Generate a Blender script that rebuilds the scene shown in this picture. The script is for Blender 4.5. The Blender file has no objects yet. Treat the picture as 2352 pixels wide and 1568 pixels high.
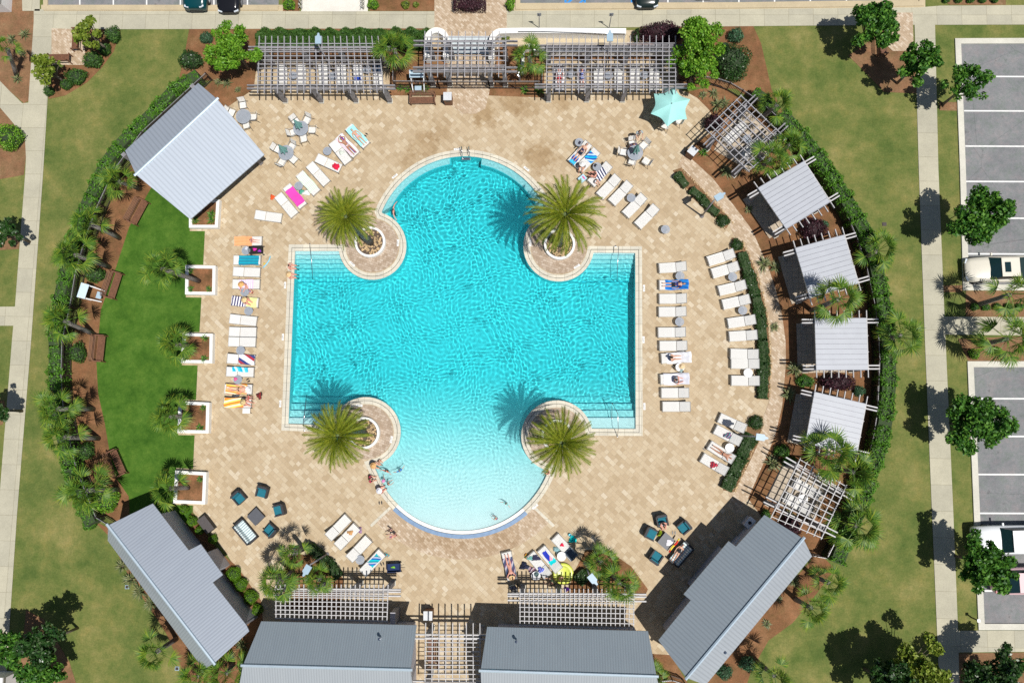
import bpy, math, random
import numpy as np
from mathutils import Vector, Matrix, Quaternion
from mathutils.geometry import tessellate_polygon
R = math.radians
random.seed(7); np.random.seed(7)
S = bpy.context.scene
COL = S.collection

# ------------------------------------------------------------------ camera, sky, sun, exposure
FD = 1828.0                       # focal length for a 2352 px wide frame
NX, NY = 1240.0, 975.0            # where the plumb line under the drone meets the frame
dn = Vector(((NX-1176)/FD, -(NY-784)/FD, -1)).normalized()
Q = dn.rotation_difference(Vector((0, 0, -1)))
axis = Q @ Vector((0, 0, -1))
H = (FD/31.36)*(-axis.z)
cam = bpy.data.cameras.new('camera'); camo = bpy.data.objects.new('camera', cam); COL.objects.link(camo)
camo.rotation_mode = 'QUATERNION'; camo.rotation_quaternion = Q; camo.location = (0, 0, H)
cam.sensor_width = 36; cam.lens = 36*FD/2352; cam.clip_end = 2000; cam.clip_start = .5
S.camera = camo
SUN = Vector((.315, -.240, 1.0))  # towards the sun
elev = math.atan2(1, math.hypot(SUN.x, SUN.y))
w = bpy.data.worlds.new("World"); S.world = w; w.use_nodes = True
nt = w.node_tree
sky = nt.nodes.new('ShaderNodeTexSky'); sky.sky_type = 'NISHITA'; sky.sun_disc = False
sky.sun_elevation = elev; sky.sun_rotation = R(127.3)
nt.links.new(sky.outputs[0], nt.nodes['Background'].inputs[0]); nt.nodes['Background'].inputs[1].default_value = .056
sl = bpy.data.lights.new('sun', 'SUN'); sl.energy = 4.6; sl.angle = R(.5); sl.color = (1, .965, .91)
sl.cycles.is_caustics_light = True
so = bpy.data.objects.new('sun', sl); COL.objects.link(so)
so.rotation_mode = 'QUATERNION'; so.rotation_quaternion = (-SUN).normalized().to_track_quat('-Z', 'Y')
S.view_settings.view_transform = 'Standard'; S.view_settings.look = 'None'
S.view_settings.exposure = 0; S.view_settings.gamma = 1; S.view_settings.use_curve_mapping = False
S.cycles.max_bounces = 6; S.cycles.diffuse_bounces = 3; S.cycles.transmission_bounces = 6
S.cycles.use_denoising = False

def P(x, y, z=0.0):
    """point of the place seen at frame position (x, y) at height z"""
    d = Q @ Vector(((x-1176)/FD, -(y-784)/FD, -1))
    t = (z-H)/d.z
    return Vector((d.x*t, d.y*t, z))
def T(c, r, x, y): return (588*c+x/4.0, 392*r+y/4.0)
def PT(c, r, x, y, z=0.0): return P(*T(c, r, x, y), z)
MPD = 1/31.36

# ------------------------------------------------------------------ materials
MATS = {}
def newmat(name):
    m = bpy.data.materials.new(name); m.use_nodes = True
    return m, m.node_tree, m.node_tree.nodes['Principled BSDF']
def N(nt, t, **k):
    n = nt.nodes.new(t)
    for a, v in k.items(): setattr(n, a, v)
    return n
def ramp(nt, stops, fac):
    r = nt.nodes.new('ShaderNodeValToRGB'); e = r.color_ramp.elements
    while len(e) < len(stops): e.new(.5)
    for i, (p, c) in enumerate(stops):
        e[i].position = p; e[i].color = (*c, 1)
    nt.links.new(fac, r.inputs[0]); return r.outputs[0]
def mix(nt, mode, fac, a, b):
    n = nt.nodes.new('ShaderNodeMix'); n.data_type = 'RGBA'; n.blend_type = mode
    for s, v in ((0, fac), (6, a), (7, b)):
        if isinstance(v, (int, float)): n.inputs[s].default_value = v
        elif isinstance(v, tuple): n.inputs[s].default_value = (*v, 1)
        else: nt.links.new(v, n.inputs[s])
    return n.outputs[2]
def noise(nt, scale, detail=4, rough=.6, co=None, dim='3D'):
    n = nt.nodes.new('ShaderNodeTexNoise'); n.inputs['Scale'].default_value = scale
    n.inputs['Detail'].default_value = detail; n.inputs['Roughness'].default_value = rough
    if co is None:
        g = nt.nodes.new('ShaderNodeTexCoord'); co = g.outputs['Object']
    nt.links.new(co, n.inputs['Vector']); return n.outputs['Fac']
def bump(nt, b, h, strength, dist):
    n = nt.nodes.new('ShaderNodeBump'); n.inputs['Strength'].default_value = strength; n.inputs['Distance'].default_value = dist
    nt.links.new(h, n.inputs['Height']); nt.links.new(n.outputs[0], b.inputs['Normal'])
def mk(name, col, rough=.6, metal=0.0, var=.12, scale=6, spec=.5, bmp=0.0):
    if name in MATS: return MATS[name]
    m, nt, b = newmat(name)
    lo = tuple(c*(1-var) for c in col); hi = tuple(min(1, c*(1+var)) for c in col)
    f = noise(nt, scale)
    nt.links.new(ramp(nt, [(.3, lo), (.7, hi)], f), b.inputs['Base Color'])
    b.inputs['Roughness'].default_value = rough; b.inputs['Metallic'].default_value = metal
    b.inputs['Specular IOR Level'].default_value = spec
    if bmp: bump(nt, b, noise(nt, scale*8), .5, bmp)
    MATS[name] = m; return m
def leafmat(name, cols, rough=.5, trans=.25, tips=None):
    """colour per leaf (random per island), optional yellow tips along the frond"""
    if name in MATS: return MATS[name]
    m, nt, b = newmat(name)
    g = N(nt, 'ShaderNodeNewGeometry')
    c = ramp(nt, [(i/(len(cols)-1), cc) for i, cc in enumerate(cols)], g.outputs['Random Per Island'])
    if tips:
        a = N(nt, 'ShaderNodeAttribute', attribute_name='tip')
        mr = N(nt, 'ShaderNodeMapRange'); nt.links.new(a.outputs['Fac'], mr.inputs[0])
        mr.inputs[1].default_value = .72; mr.inputs[2].default_value = 1.05
        c = mix(nt, 'MIX', mr.outputs[0], c, tips)
    nt.links.new(c, b.inputs['Base Color']); b.inputs['Roughness'].default_value = rough
    b.inputs['Specular IOR Level'].default_value = .35
    tr = N(nt, 'ShaderNodeBsdfTranslucent'); nt.links.new(c, tr.inputs[0])
    mx = N(nt, 'ShaderNodeMixShader'); mx.inputs[0].default_value = trans
    nt.links.new(b.outputs[0], mx.inputs[1]); nt.links.new(tr.outputs[0], mx.inputs[2])
    nt.links.new(mx.outputs[0], nt.nodes['Material Output'].inputs[0])
    MATS[name] = m; return m

def paver(name, bw, bh, angle, stops, mortar, stains=(), msize=.008, wet=(.30, .20, .11)):
    m, nt, b = newmat(name)
    tc = N(nt, 'ShaderNodeTexCoord'); mp = N(nt, 'ShaderNodeMapping'); mp.inputs['Rotation'].default_value = (0, 0, R(angle))
    nt.links.new(tc.outputs['Object'], mp.inputs[0])
    br = N(nt, 'ShaderNodeTexBrick'); br.offset = .37; br.squash = .66; br.squash_frequency = 3; br.offset_frequency = 2
    nt.links.new(mp.outputs[0], br.inputs['Vector'])
    for k, v in (('Scale', 1.0), ('Mortar Size', msize), ('Mortar Smooth', .2), ('Bias', -.05), ('Brick Width', bw), ('Row Height', bh)):
        br.inputs[k].default_value = v
    br.inputs['Color1'].default_value = (0, 0, 0, 1); br.inputs['Color2'].default_value = (1, 1, 1, 1); br.inputs['Mortar'].default_value = (.5, .5, .5, 1)
    c = ramp(nt, stops, br.outputs['Color'])
    big = noise(nt, .35, 5, .65, tc.outputs['Object'])
    c = mix(nt, 'MULTIPLY', .4, c, ramp(nt, [(.3, (.84, .80, .75)), (.62, (1.0, 1.0, 1.0))], big))
    c = mix(nt, 'MULTIPLY', .35, c, ramp(nt, [(.35, (.72, .70, .68)), (.65, (1, 1, 1))], noise(nt, 22, 3, .6, tc.outputs['Object'])))
    c = mix(nt, 'MIX', br.outputs['Fac'], c, mortar)
    ns = noise(nt, 1.6, 6, .7, tc.outputs['Object'])
    for (x, y, rad, k) in stains:
        p = P(x, y)
        d = N(nt, 'ShaderNodeVectorMath', operation='DISTANCE'); nt.links.new(tc.outputs['Object'], d.inputs[0]); d.inputs[1].default_value = p
        mr = N(nt, 'ShaderNodeMapRange'); nt.links.new(d.outputs['Value'], mr.inputs[0])
        mr.inputs[1].default_value = rad; mr.inputs[2].default_value = rad*.2; mr.inputs[3].default_value = 0; mr.inputs[4].default_value = .62
        ad = N(nt, 'ShaderNodeMath', operation='ADD'); nt.links.new(mr.outputs[0], ad.inputs[0]); nt.links.new(ns, ad.inputs[1])
        m2 = N(nt, 'ShaderNodeMapRange'); nt.links.new(ad.outputs[0], m2.inputs[0])
        m2.inputs[1].default_value = .82; m2.inputs[2].default_value = 1.05; m2.inputs[4].default_value = k*.8
        c = mix(nt, 'MULTIPLY', m2.outputs[0], c, wet if False else (.70, .60, .46))
    nt.links.new(c, b.inputs['Base Color']); b.inputs['Roughness'].default_value = .75
    iv = N(nt, 'ShaderNodeMath', operation='SUBTRACT'); iv.inputs[0].default_value = 1; nt.links.new(br.outputs['Fac'], iv.inputs[1])
    bump(nt, b, iv.outputs[0], .6, .01)
    MATS[name] = m; return m
TR_ = [(0, (.44, .335, .205)), (.3, (.50, .39, .25)), (.7, (.535, .43, .285)), (.9, (.585, .49, .345)), (1, (.66, .58, .455))]
deck_m = paver('travertine', .45, .30, 44, TR_, (.42, .325, .22),
    stains=[(1110, 262, 2.2, 1), (1180, 235, 2.0, .9), (975, 335, 2.4, .8), (940, 375, 1.8, .7), (1240, 365, 2.6, 1), (1290, 235, 1.6, .8), (905, 1160, 2.2, .7), (1010, 300, 2.0, .6), (1215, 250, 1.8, .6)])
herr_m = paver('herringbone pavers', .30, .15, 45, [(0, (.42, .31, .20)), (.5, (.52, .40, .28)), (1, (.64, .54, .42))], (.36, .27, .18),
    stains=[(985, 1232, 2.0, .6), (1040, 1250, 2.2, .65), (1110, 1250, 2.2, .6), (1165, 1236, 2.0, .65)], msize=.006)
isl_m = paver('island cobbles', .26, .17, 20, [(0, (.36, .27, .19)), (.5, (.45, .35, .26)), (1, (.55, .46, .37))], (.30, .22, .15), msize=.008)

def grass(name, stops, scale, fine, bd=.02):
    m, nt, b = newmat(name)
    tc = N(nt, 'ShaderNodeTexCoord')
    a = noise(nt, scale, 6, .7, tc.outputs['Object'])
    c = ramp(nt, stops, a)
    f = noise(nt, fine, 4, .8, tc.outputs['Object'])
    c = mix(nt, 'MULTIPLY', .8, c, ramp(nt, [(.3, (.62, .66, .58)), (.7, (1.25, 1.22, 1.15))], f))
    c = mix(nt, 'MULTIPLY', .7, c, ramp(nt, [(.36, (.80, .90, .78)), (.5, (1, 1, 1)), (.66, (1.22, 1.08, 1.05))], noise(nt, 1.1, 6, .72, tc.outputs['Object'])))
    f2 = noise(nt, fine*.18, 4, .7, tc.outputs['Object'])
    c = mix(nt, 'MULTIPLY', .6, c, ramp(nt, [(.3, (.78, .85, .75)), (.7, (1.15, 1.1, 1.05))], f2))
    nt.links.new(c, b.inputs['Base Color']); b.inputs['Roughness'].default_value = .9; b.inputs['Specular IOR Level'].default_value = .1
    bump(nt, b, noise(nt, fine*1.3, 3, .8, tc.outputs['Object']), .8, bd)
    MATS[name] = m; return m
lawn_m = grass('lawn grass', [(.32, (.085, .125, .034)), (.45, (.13, .16, .048)), (.55, (.175, .185, .062)), (.66, (.235, .22, .085)), (.8, (.31, .265, .125))], .33, 9)
turf_m = grass('artificial turf', [(.3, (.042, .105, .014)), (.5, (.065, .145, .02)), (.75, (.095, .185, .032))], .55, 14)
mulch_m = grass('pine straw mulch', [(.3, (.145, .075, .042)), (.5, (.215, .108, .058)), (.66, (.28, .15, .085)), (.85, (.38, .25, .16))], .5, 12)
dirt_m = grass('old mulch', [(.3, (.19, .10, .06)), (.6, (.26, .15, .09)), (.85, (.42, .30, .20))], .8, 10)
asph_m = grass('asphalt', [(.3, (.18, .182, .215)), (.5, (.225, .228, .262)), (.75, (.27, .272, .305))], .45, 25, .005)
nt_ = asph_m.node_tree; b_ = nt_.nodes['Principled BSDF']; l_ = b_.inputs['Base Color'].links[0].from_socket; tc_ = nt_.nodes.new('ShaderNodeTexCoord')
c_ = mix(nt_, 'MULTIPLY', .9, l_, ramp(nt_, [(.60, (1, 1, 1)), (.68, (.55, .54, .55))], noise(nt_, .9, 8, .72, tc_.outputs['Object'])))
vo_ = nt_.nodes.new('ShaderNodeTexVoronoi'); vo_.feature = 'DISTANCE_TO_EDGE'; vo_.inputs['Scale'].default_value = .16; nt_.links.new(tc_.outputs['Object'], vo_.inputs['Vector'])
c_ = mix(nt_, 'MULTIPLY', .6, c_, ramp(nt_, [(.0, (.55, .55, .55)), (.004, (1, 1, 1))], vo_.outputs['Distance'])); nt_.links.new(c_, b_.inputs['Base Color'])

def concrete(name, col, joint=None, ang=0):
    m, nt, b = newmat(name)
    tc = N(nt, 'ShaderNodeTexCoord')
    c = ramp(nt, [(.3, tuple(v*.86 for v in col)), (.7, tuple(v*1.08 for v in col))], noise(nt, .5, 6, .7, tc.outputs['Object']))
    c = mix(nt, 'MULTIPLY', .5, c, ramp(nt, [(.35, (.78, .78, .76)), (.6, (1.05, 1.05, 1.05))], noise(nt, 14, 4, .7, tc.outputs['Object'])))
    if joint:
        mp = N(nt, 'ShaderNodeMapping'); mp.inputs['Rotation'].default_value = (0, 0, R(ang)); nt.links.new(tc.outputs['Object'], mp.inputs[0])
        br = N(nt, 'ShaderNodeTexBrick'); br.offset = 0; nt.links.new(mp.outputs[0], br.inputs['Vector'])
        for k, v in (('Scale', 1.0), ('Mortar Size', .012), ('Brick Width', joint), ('Row Height', joint), ('Mortar Smooth', .3)): br.inputs[k].default_value = v
        br.inputs['Color1'].default_value = (.9, .9, .9, 1); br.inputs['Color2'].default_value = (1.04, 1.03, 1.0, 1); br.inputs['Mortar'].default_value = (.55, .52, .45, 1)
        c = mix(nt, 'MULTIPLY', 1.0, c, br.outputs['Color'])
    nt.links.new(c, b.inputs['Base Color']); b.inputs['Roughness'].default_value = .85
    bump(nt, b, noise(nt, 40, 3, .7, tc.outputs['Object']), .3, .005)
    MATS[name] = m; return m
walk_m = concrete('sidewalk concrete', (.47, .445, .345), 1.83, 1)
kerb_m = concrete('kerb concrete', (.52, .43, .28))
kerbw_m = concrete('pale kerb concrete', (.62, .60, .52))
cope_m = concrete('coping stone', (.66, .62, .52), .61)
shell_m = concrete('crushed shell', (.72, .69, .62))
plaster_m = mk('pool plaster', (.73, .82, .82), .7, var=.03, scale=1.5)
step_m = mk('step plaster', (.74, .84, .84), .7, var=.03, scale=2)
stepedge_m = mk('blue step edge tile', (.05, .24, .36), .4)
bluetile_m = mk('blue trench tile', (.17, .27, .42), .5, var=.15, scale=4)
white_m = mk('white stucco', (.80, .79, .75), .8, var=.05, scale=3)
whitep_m = mk('white painted metal', (.80, .81, .82), .45, var=.04)
lav_m = mk('lavender grey render', (.44, .43, .47), .85, var=.06, scale=2)
dark_m = mk('dark gap', (.03, .03, .03), .8)
black_m = mk('black metal', (.02, .02, .022), .4)
steel_m = mk('stainless steel', (.55, .57, .6), .25, metal=1.0, var=.05)
wood_m = mk('weathered grey wood', (.24, .235, .25), .8, var=.3, scale=3, bmp=.004)
woodp_m = mk('pale pergola slats', (.34, .335, .355), .75, var=.15, scale=3)
woodw_m = mk('white pergola slats', (.52, .51, .51), .7, var=.1, scale=3)
brown_m = mk('brown stained timber', (.17, .075, .04), .6, var=.3, scale=8)
dbrown_m = mk('dark bronze metal', (.045, .032, .028), .5, var=.2)
sling_m = mk('white sling fabric', (.74, .73, .70), .8, var=.03, scale=3)
frame_m = mk('champagne frame', (.30, .30, .29), .4, metal=.3, var=.1)
tabletop_m = mk('grey slatted tabletop', (.33, .365, .42), .55, var=.08)
teal_m = mk('teal cushion', (.008, .145, .20), .85, var=.12, scale=7)
wicker_m = mk('dark wicker', (.03, .03, .036), .7, var=.4, scale=30, bmp=.004)
aqua_m = mk('aqua canopy fabric', (.36, .72, .68), .85, var=.04, scale=2)
aquad_m = mk('folded teal canopy', (.17, .37, .35), .85, var=.2, scale=9)
bark_m = mk('bark', (.16, .13, .10), .9, var=.35, scale=10, bmp=.02)
pbark_m = mk('palm trunk', (.20, .18, .165), .9, var=.4, scale=12, bmp=.03)
rock_m = mk('river rock', (.50, .36, .20), .8, var=.35, scale=2.5)
line_m = mk('white line paint', (.74, .74, .72), .7, var=.1, scale=6)
bline_m = mk('blue line paint', (.03, .25, .62), .7, var=.15, scale=6)
lamp_m = mk('pale blue lamp housing', (.34, .46, .55), .4, var=.05)
glass_m = mk('car glass', (.01, .03, .035), .05, var=.1)
tyre_m = mk('tyre rubber', (.02, .02, .02), .8)

def roofmat(name, col, rot, pitch, metal=.15):
    m, nt, b = newmat(name)
    tc = N(nt, 'ShaderNodeTexCoord'); mp = N(nt, 'ShaderNodeMapping'); mp.inputs['Rotation'].default_value = (0, 0, R(rot))
    nt.links.new(tc.outputs['Object'], mp.inputs[0])
    wv = N(nt, 'ShaderNodeTexWave', wave_type='BANDS', bands_direction='X'); nt.links.new(mp.outputs[0], wv.inputs[0])
    wv.inputs['Scale'].default_value = .314/pitch
    c = ramp(nt, [(0, tuple(v*.86 for v in col)), (.35, col), (1, tuple(v*1.03 for v in col))], wv.outputs['Fac'])
    st = N(nt, 'ShaderNodeMapping'); st.inputs['Scale'].default_value = (1.5, .12, 1); nt.links.new(mp.outputs[0], st.inputs[0])
    c = mix(nt, 'MULTIPLY', .35, c, ramp(nt, [(.3, (.85, .86, .88)), (.7, (1.05, 1.05, 1.04))], noise(nt, 1.0, 5, .6, st.outputs[0])))
    nt.links.new(c, b.inputs['Base Color']); b.inputs['Roughness'].default_value = .5; b.inputs['Metallic'].default_value = metal
    bump(nt, b, wv.outputs['Fac'], .35, .006)
    c2 = noise(nt, .7, 6, .75, tc.outputs['Object'])
    MATS[name] = m; return m

# ------------------------------------------------------------------ mesh builder
class MB:
    def __init__(s): s.v = []; s.f = []
    def add(s, v, f):
        k = len(s.v); s.v += [tuple(p) for p in v]; s.f += [tuple(i+k for i in q) for q in f]; return s
    def box(s, c, sz, rz=0, rx=0, ry=0):
        hx, hy, hz = sz[0]/2, sz[1]/2, sz[2]/2
        M = Matrix.Rotation(rz, 3, 'Z') @ Matrix.Rotation(ry, 3, 'Y') @ Matrix.Rotation(rx, 3, 'X'); c = Vector(c)
        vs = [c + M @ Vector((x*hx, y*hy, z*hz)) for x, y, z in ((-1,-1,-1),(1,-1,-1),(1,1,-1),(-1,1,-1),(-1,-1,1),(1,-1,1),(1,1,1),(-1,1,1))]
        return s.add(vs, [(3,2,1,0),(4,5,6,7),(0,1,5,4),(1,2,6,5),(2,3,7,6),(3,0,4,7)])
    def beam(s, p, q, w, h):
        p, q = Vector(p), Vector(q); d = (q-p); L = d.length
        if L < 1e-6: return s
        d /= L; side = d.cross(Vector((0, 0, 1)))
        side = side.normalized() if side.length > 1e-4 else Vector((1, 0, 0)); up = side.cross(d)
        vs = []
        for e in (p, q):
            for a, b in ((-1,-1),(1,-1),(1,1),(-1,1)): vs.append(e+side*a*w/2+up*b*h/2)
        return s.add(vs, [(0,1,2,3),(7,6,5,4),(0,4,5,1),(1,5,6,2),(2,6,7,3),(3,7,4,0)])
    def tube(s, path, r, n=8, cap=True):
        path = [Vector(p) for p in path]; k0 = len(s.v); rs = r if isinstance(r, (list, tuple)) else [r]*len(path)
        px = None
        for i, p in enumerate(path):
            d = (path[min(i+1, len(path)-1)]-path[max(i-1, 0)]).normalized()
            if px is None:
                px = d.orthogonal().normalized()
            else:
                px = (px - d*px.dot(d)).normalized()
            py = d.cross(px)
            for j in range(n):
                a = 2*math.pi*j/n; s.v.append(tuple(p+(px*math.cos(a)+py*math.sin(a))*rs[i]))
        for i in range(len(path)-1):
            for j in range(n):
                a = k0+i*n+j; b = k0+i*n+(j+1) % n
                s.f.append((a, b, b+n, a+n))
        if cap:
            s.f.append(tuple(k0+j for j in range(n))[::-1]); s.f.append(tuple(k0+(len(path)-1)*n+j for j in range(n)))
        return s
    def lathe(s, prof, n=24, c=(0, 0, 0)):
        k0 = len(s.v)
        for (r, z) in prof:
            for j in range(n):
                a = 2*math.pi*j/n; s.v.append((c[0]+r*math.cos(a), c[1]+r*math.sin(a), c[2]+z))
        for i in range(len(prof)-1):
            for j in range(n):
                a = k0+i*n+j; b = k0+i*n+(j+1) % n; s.f.append((a, b, b+n, a+n))
        return s
    def sheet(s, loop, holes=(), z=None):
        loops = [[Vector((p[0], p[1], p[2] if z is None else z)) for p in L] for L in (loop, *holes)]
        flat = [p for L in loops for p in L]; k0 = len(s.v)
        s.v += [tuple(p) for p in flat]
        for t in tessellate_polygon(loops):
            a, b, c = (flat[i] for i in t)
            if (b-a).cross(c-a).z < 0: t = t[::-1]
            s.f.append(tuple(i+k0 for i in t))
        return s
    def prism(s, loop, z0, z1, top=True, bottom=True):
        n = len(loop); ar = sum(loop[i][0]*loop[(i+1) % n][1]-loop[(i+1) % n][0]*loop[i][1] for i in range(n))
        if ar < 0: loop = loop[::-1]
        k0 = len(s.v)
        for z in (z0, z1): s.v += [(p[0], p[1], z) for p in loop]
        for i in range(n):
            j = (i+1) % n; s.f.append((k0+i, k0+j, k0+n+j, k0+n+i))
        tt = tessellate_polygon([[Vector((p[0], p[1], 0)) for p in loop]])
        for t in tt:
            a, b, c = (Vector((*loop[i][:2], 0)) for i in t)
            if (b-a).cross(c-a).z < 0: t = t[::-1]
            if top: s.f.append(tuple(k0+n+i for i in t))
            if bottom: s.f.append(tuple(k0+i for i in t[::-1]))
        return s
    def build(s, name, mat, parent=None, origin=None, smooth=False, attr=None):
        me = bpy.data.meshes.new(name)
        if origin is not None:
            o = Vector(origin); vv = [(p[0]-o.x, p[1]-o.y, p[2]-o.z) for p in s.v]
        else: vv = s.v
        me.from_pydata(vv, [], s.f); me.update()
        if smooth: me.polygons.foreach_set('use_smooth', [True]*len(me.polygons))
        if attr is not None:
            a = me.attributes.new('tip', 'FLOAT', 'POINT'); a.data.foreach_set('value', attr)
        me.materials.append(mat)
        ob = bpy.data.objects.new(name, me); COL.objects.link(ob)
        if parent is not None: ob.parent = parent
        return ob

def tag(o, label, cat, group=None):
    o['label'] = label; o['category'] = cat
    if group: o['group'] = group
    return o
def thing(name, label, cat, loc=(0, 0, 0), rz=0, group=None):
    o = bpy.data.objects.new(name, None); COL.objects.link(o); o.empty_display_size = .2
    o.location = loc; o.rotation_euler = (0, 0, rz); return tag(o, label, cat, group)
def dup(root, loc, rz, label=None, group=None, sc=None, cat=None):
    r = root.copy(); COL.objects.link(r); r.location = loc; r.rotation_euler = (0, 0, rz)
    if sc: r.scale = sc if isinstance(sc, tuple) else (sc, sc, sc)
    if label: r['label'] = label
    if group: r['group'] = group
    def cp(src, dst):
        for ch in list(src.children):
            c = ch.copy(); COL.objects.link(c); c.parent = dst; cp(ch, c)
    cp(root, r); return r
def struct(name, mb, mat, label=None):
    o = mb.build(name, mat); o['kind'] = 'structure'
    if label: o['label'] = label
    return o
class Proto:
    """builds the first of a kind on its first use, then copies it with its parts"""
    def __init__(s, fn): s.fn = fn; s.o = None
    def __call__(s, loc, rz, label, group=None, sc=None):
        if s.o is None:
            s.o = s.fn(); s.o.location = loc; s.o.rotation_euler = (0, 0, rz); s.o['label'] = label
            if sc: s.o.scale = sc if isinstance(sc, tuple) else (sc, sc, sc)
            if group: s.o['group'] = group
            s.base = s.o; return s.o
        r = dup(s.o, loc, rz, label, group)
        r.scale = sc if isinstance(sc, tuple) else ((sc, sc, sc) if sc else (1, 1, 1)); return r
ORD = ['first', 'second', 'third', 'fourth', 'fifth', 'sixth', 'seventh', 'eighth', 'ninth', 'tenth', 'eleventh', 'twelfth']

# ------------------------------------------------------------------ pool outline
def arc(cx, cy, r, a0, a1, n):
    return [(cx+r*math.cos(R(a0+(a1-a0)*i/n)), cy+r*math.sin(R(a0+(a1-a0)*i/n))) for i in range(n+1)]
TLc, TRc, BLc, BRc = (855.5, 564.5, 78), (1283.5, 565, 81.5), (840.5, 991.5, 80), (1279, 1001, 82)
TOPc, BOTc = (1067, 565, 206), (1062, 1008, 210.5)
outl = [(678, 576.5)]
outl += arc(*TLc, 171, -73, 26)
outl += arc(*TOPc, -157.5, -22.5, 36)
outl += arc(*TRc, 253, 11, 26)
outl += [(1459, 581), (1460, 984.5)]
outl += arc(*BRc, 348, 104, 26)
outl += arc(*BOTc, 21.5, 158.5, 40)
outl += arc(*BLc, 77, -169, 26)
outl += [(662.5, 973)]
W = [P(*p) for p in outl]
def offset(loop, d):
    n = len(loop); out = []
    ar = sum(loop[i][0]*loop[(i+1) % n][1]-loop[(i+1) % n][0]*loop[i][1] for i in range(n)); sg = 1 if ar > 0 else -1
    for i in range(n):
        a, b, c = Vector(loop[i-1][:2]), Vector(loop[i][:2]), Vector(loop[(i+1) % n][:2])
        d1 = (b-a).normalized(); d2 = (c-b).normalized()
        n1 = Vector((d1.y, -d1.x))*sg; n2 = Vector((d2.y, -d2.x))*sg
        m = (n1+n2); m = m.normalized() if m.length > .05 else n1
        k = d/max(.5, m.dot(n1)); out.append(Vector((b.x+m.x*k, b.y+m.y*k, 0)))
    return out
def ring(mb, A, B, z, idx=None):
    n = len(A); k = len(mb.v)
    mb.v += [(p[0], p[1], z) for p in A]+[(p[0], p[1], z) for p in B]
    for i in (idx if idx is not None else range(n)):
        j = (i+1) % n; q = (k+i, k+j, k+n+j, k+n+i)
        a, b, c = Vector(mb.v[q[0]]), Vector(mb.v[q[1]]), Vector(mb.v[q[2]])
        if (b-a).cross(c-a).z < 0: q = q[::-1]
        mb.f.append(q)
i0 = 1+27+37+27+2+27                      # first index of the beach arc
beach = [i for i in range(i0, i0+40) if 47 < 21.5+(i-i0)*137/40 < 133]
rest = [i for i in range(len(W)) if i not in beach]
W1, W2, W3 = offset(W, .235), offset(W, .265), offset(W, .50)

# ------------------------------------------------------------------ ground sheets
big = 400
hole = [P(*p) for p in arc(1080, 800, 1, 0, 350, 35)]
hole = [P(1080+560*math.cos(a), 800+480*math.sin(a)) for a in [2*math.pi*i/40 for i in range(40)]]
struct('ground', MB().sheet([(-big, -big, 0), (big, -big, 0), (big, big, 0), (-big, big, 0)], [hole], 0), lawn_m, 'mown lawn round the whole pool terrace')
def poly(pts, z=0): return [P(*p) for p in pts]
def sheet(name, pts, z, mat, label=None, holes=()):
    return struct(name, MB().sheet(poly(pts), holes, z), mat, label)
deckp = [(444, 1176), (444, 1071), (454, 841), (467, 612), (471, 520), (420, 440), (500, 262), (583, 205), (590, 142), (896, 142), (896, 70), (1560, 70),
         (1560, 205), (1577, 212), (1602, 226), (1640, 262), (1670, 300), (1712, 380), (1750, 470), (1790, 600), (1812, 760), (1806, 900), (1770, 1030), (1765, 1180), (1640, 1380), (1560, 1480), (1530, 1600),
         (560, 1600), (588, 1380), (520, 1270)]
sheet('pool_deck', deckp, .012, deck_m, 'sand coloured travertine deck laid on the diagonal', holes=[W3])
# mulch beds ---------------------------------------------------------------
FR = [(1648, 180), (1678, 190), (1707, 207), (1746, 233), (1794, 275), (1833, 320), (1898, 407), (1916, 434), (1944, 487), (1971, 552), (1991, 612), (2011, 704), (2019, 782), (2021, 824), (2016, 944), (2006, 1004), (1989, 1071), (1971, 1124), (1954, 1174), (1900, 1282), (1866, 1276)]
FL = [(472, 168), (325, 303), (262, 390), (225, 469), (197, 542), (172, 629), (160, 704), (142, 784), (140, 859), (145, 934), (162, 1021), (175, 1076), (220, 1188), (246, 1204)]
FZ = 1.35
def down(p, z): q = P(*p, z); return (q.x, q.y, 0)
def toD(v):
    c = Q.inverted() @ (Vector(v)-Vector((0, 0, H))); return (1176+FD*c.x/-c.z, 784-FD*c.y/-c.z)
FRg = [toD(down(p, FZ)) for p in FR]; FLg = [toD(down(p, FZ)) for p in FL]
pathout = [(1577, 212), (1602, 226), (1628, 252), (1648, 285), (1640, 300), (1571, 349), (1638, 411), (1708, 502), (1728, 530), (1764, 612), (1780, 660), (1796, 722), (1804, 782), (1805, 834), (1796, 934), (1780, 1000), (1751, 1069), (1718, 1144), (1760, 1200)]
sheet('mulch_bed', FRg[:-1]+[(1880, 1300)]+pathout[::-1], .020, mulch_m, 'rust brown pine straw bed inside the curved fence on the right')
sheet('mulch_bed', [(1545, 60), (1730, 60), (1748, 100), (1772, 205), (1800, 262), (1746, 240), (1690, 205), (1600, 200), (1560, 200)], .016, mulch_m, 'rust brown mulch bed round the tall bright tree')
turfp = [(349, 429), (297, 522), (266, 617), (232, 712), (222, 834), (226, 904), (241, 971), (252, 1036), (265, 1094), (296, 1139), (300, 1200), (440, 1200), (444, 1071), (454, 841), (467, 612), (471, 531), (436, 530), (437, 440)]
sheet('mulch_bed', FLg+[(290, 1230), (300, 1145)]+turfp[:10][::-1]+[(340, 380), (500, 262), (583, 205), (590, 150), (588, 66), (435, 66), (427, 110), (412, 180), (440, 185)], .020, mulch_m, 'rust brown mulch strip between the left fence and the turf')
sheet('turf', turfp, .028, turf_m, 'vivid green artificial turf lawn on the left')
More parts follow.
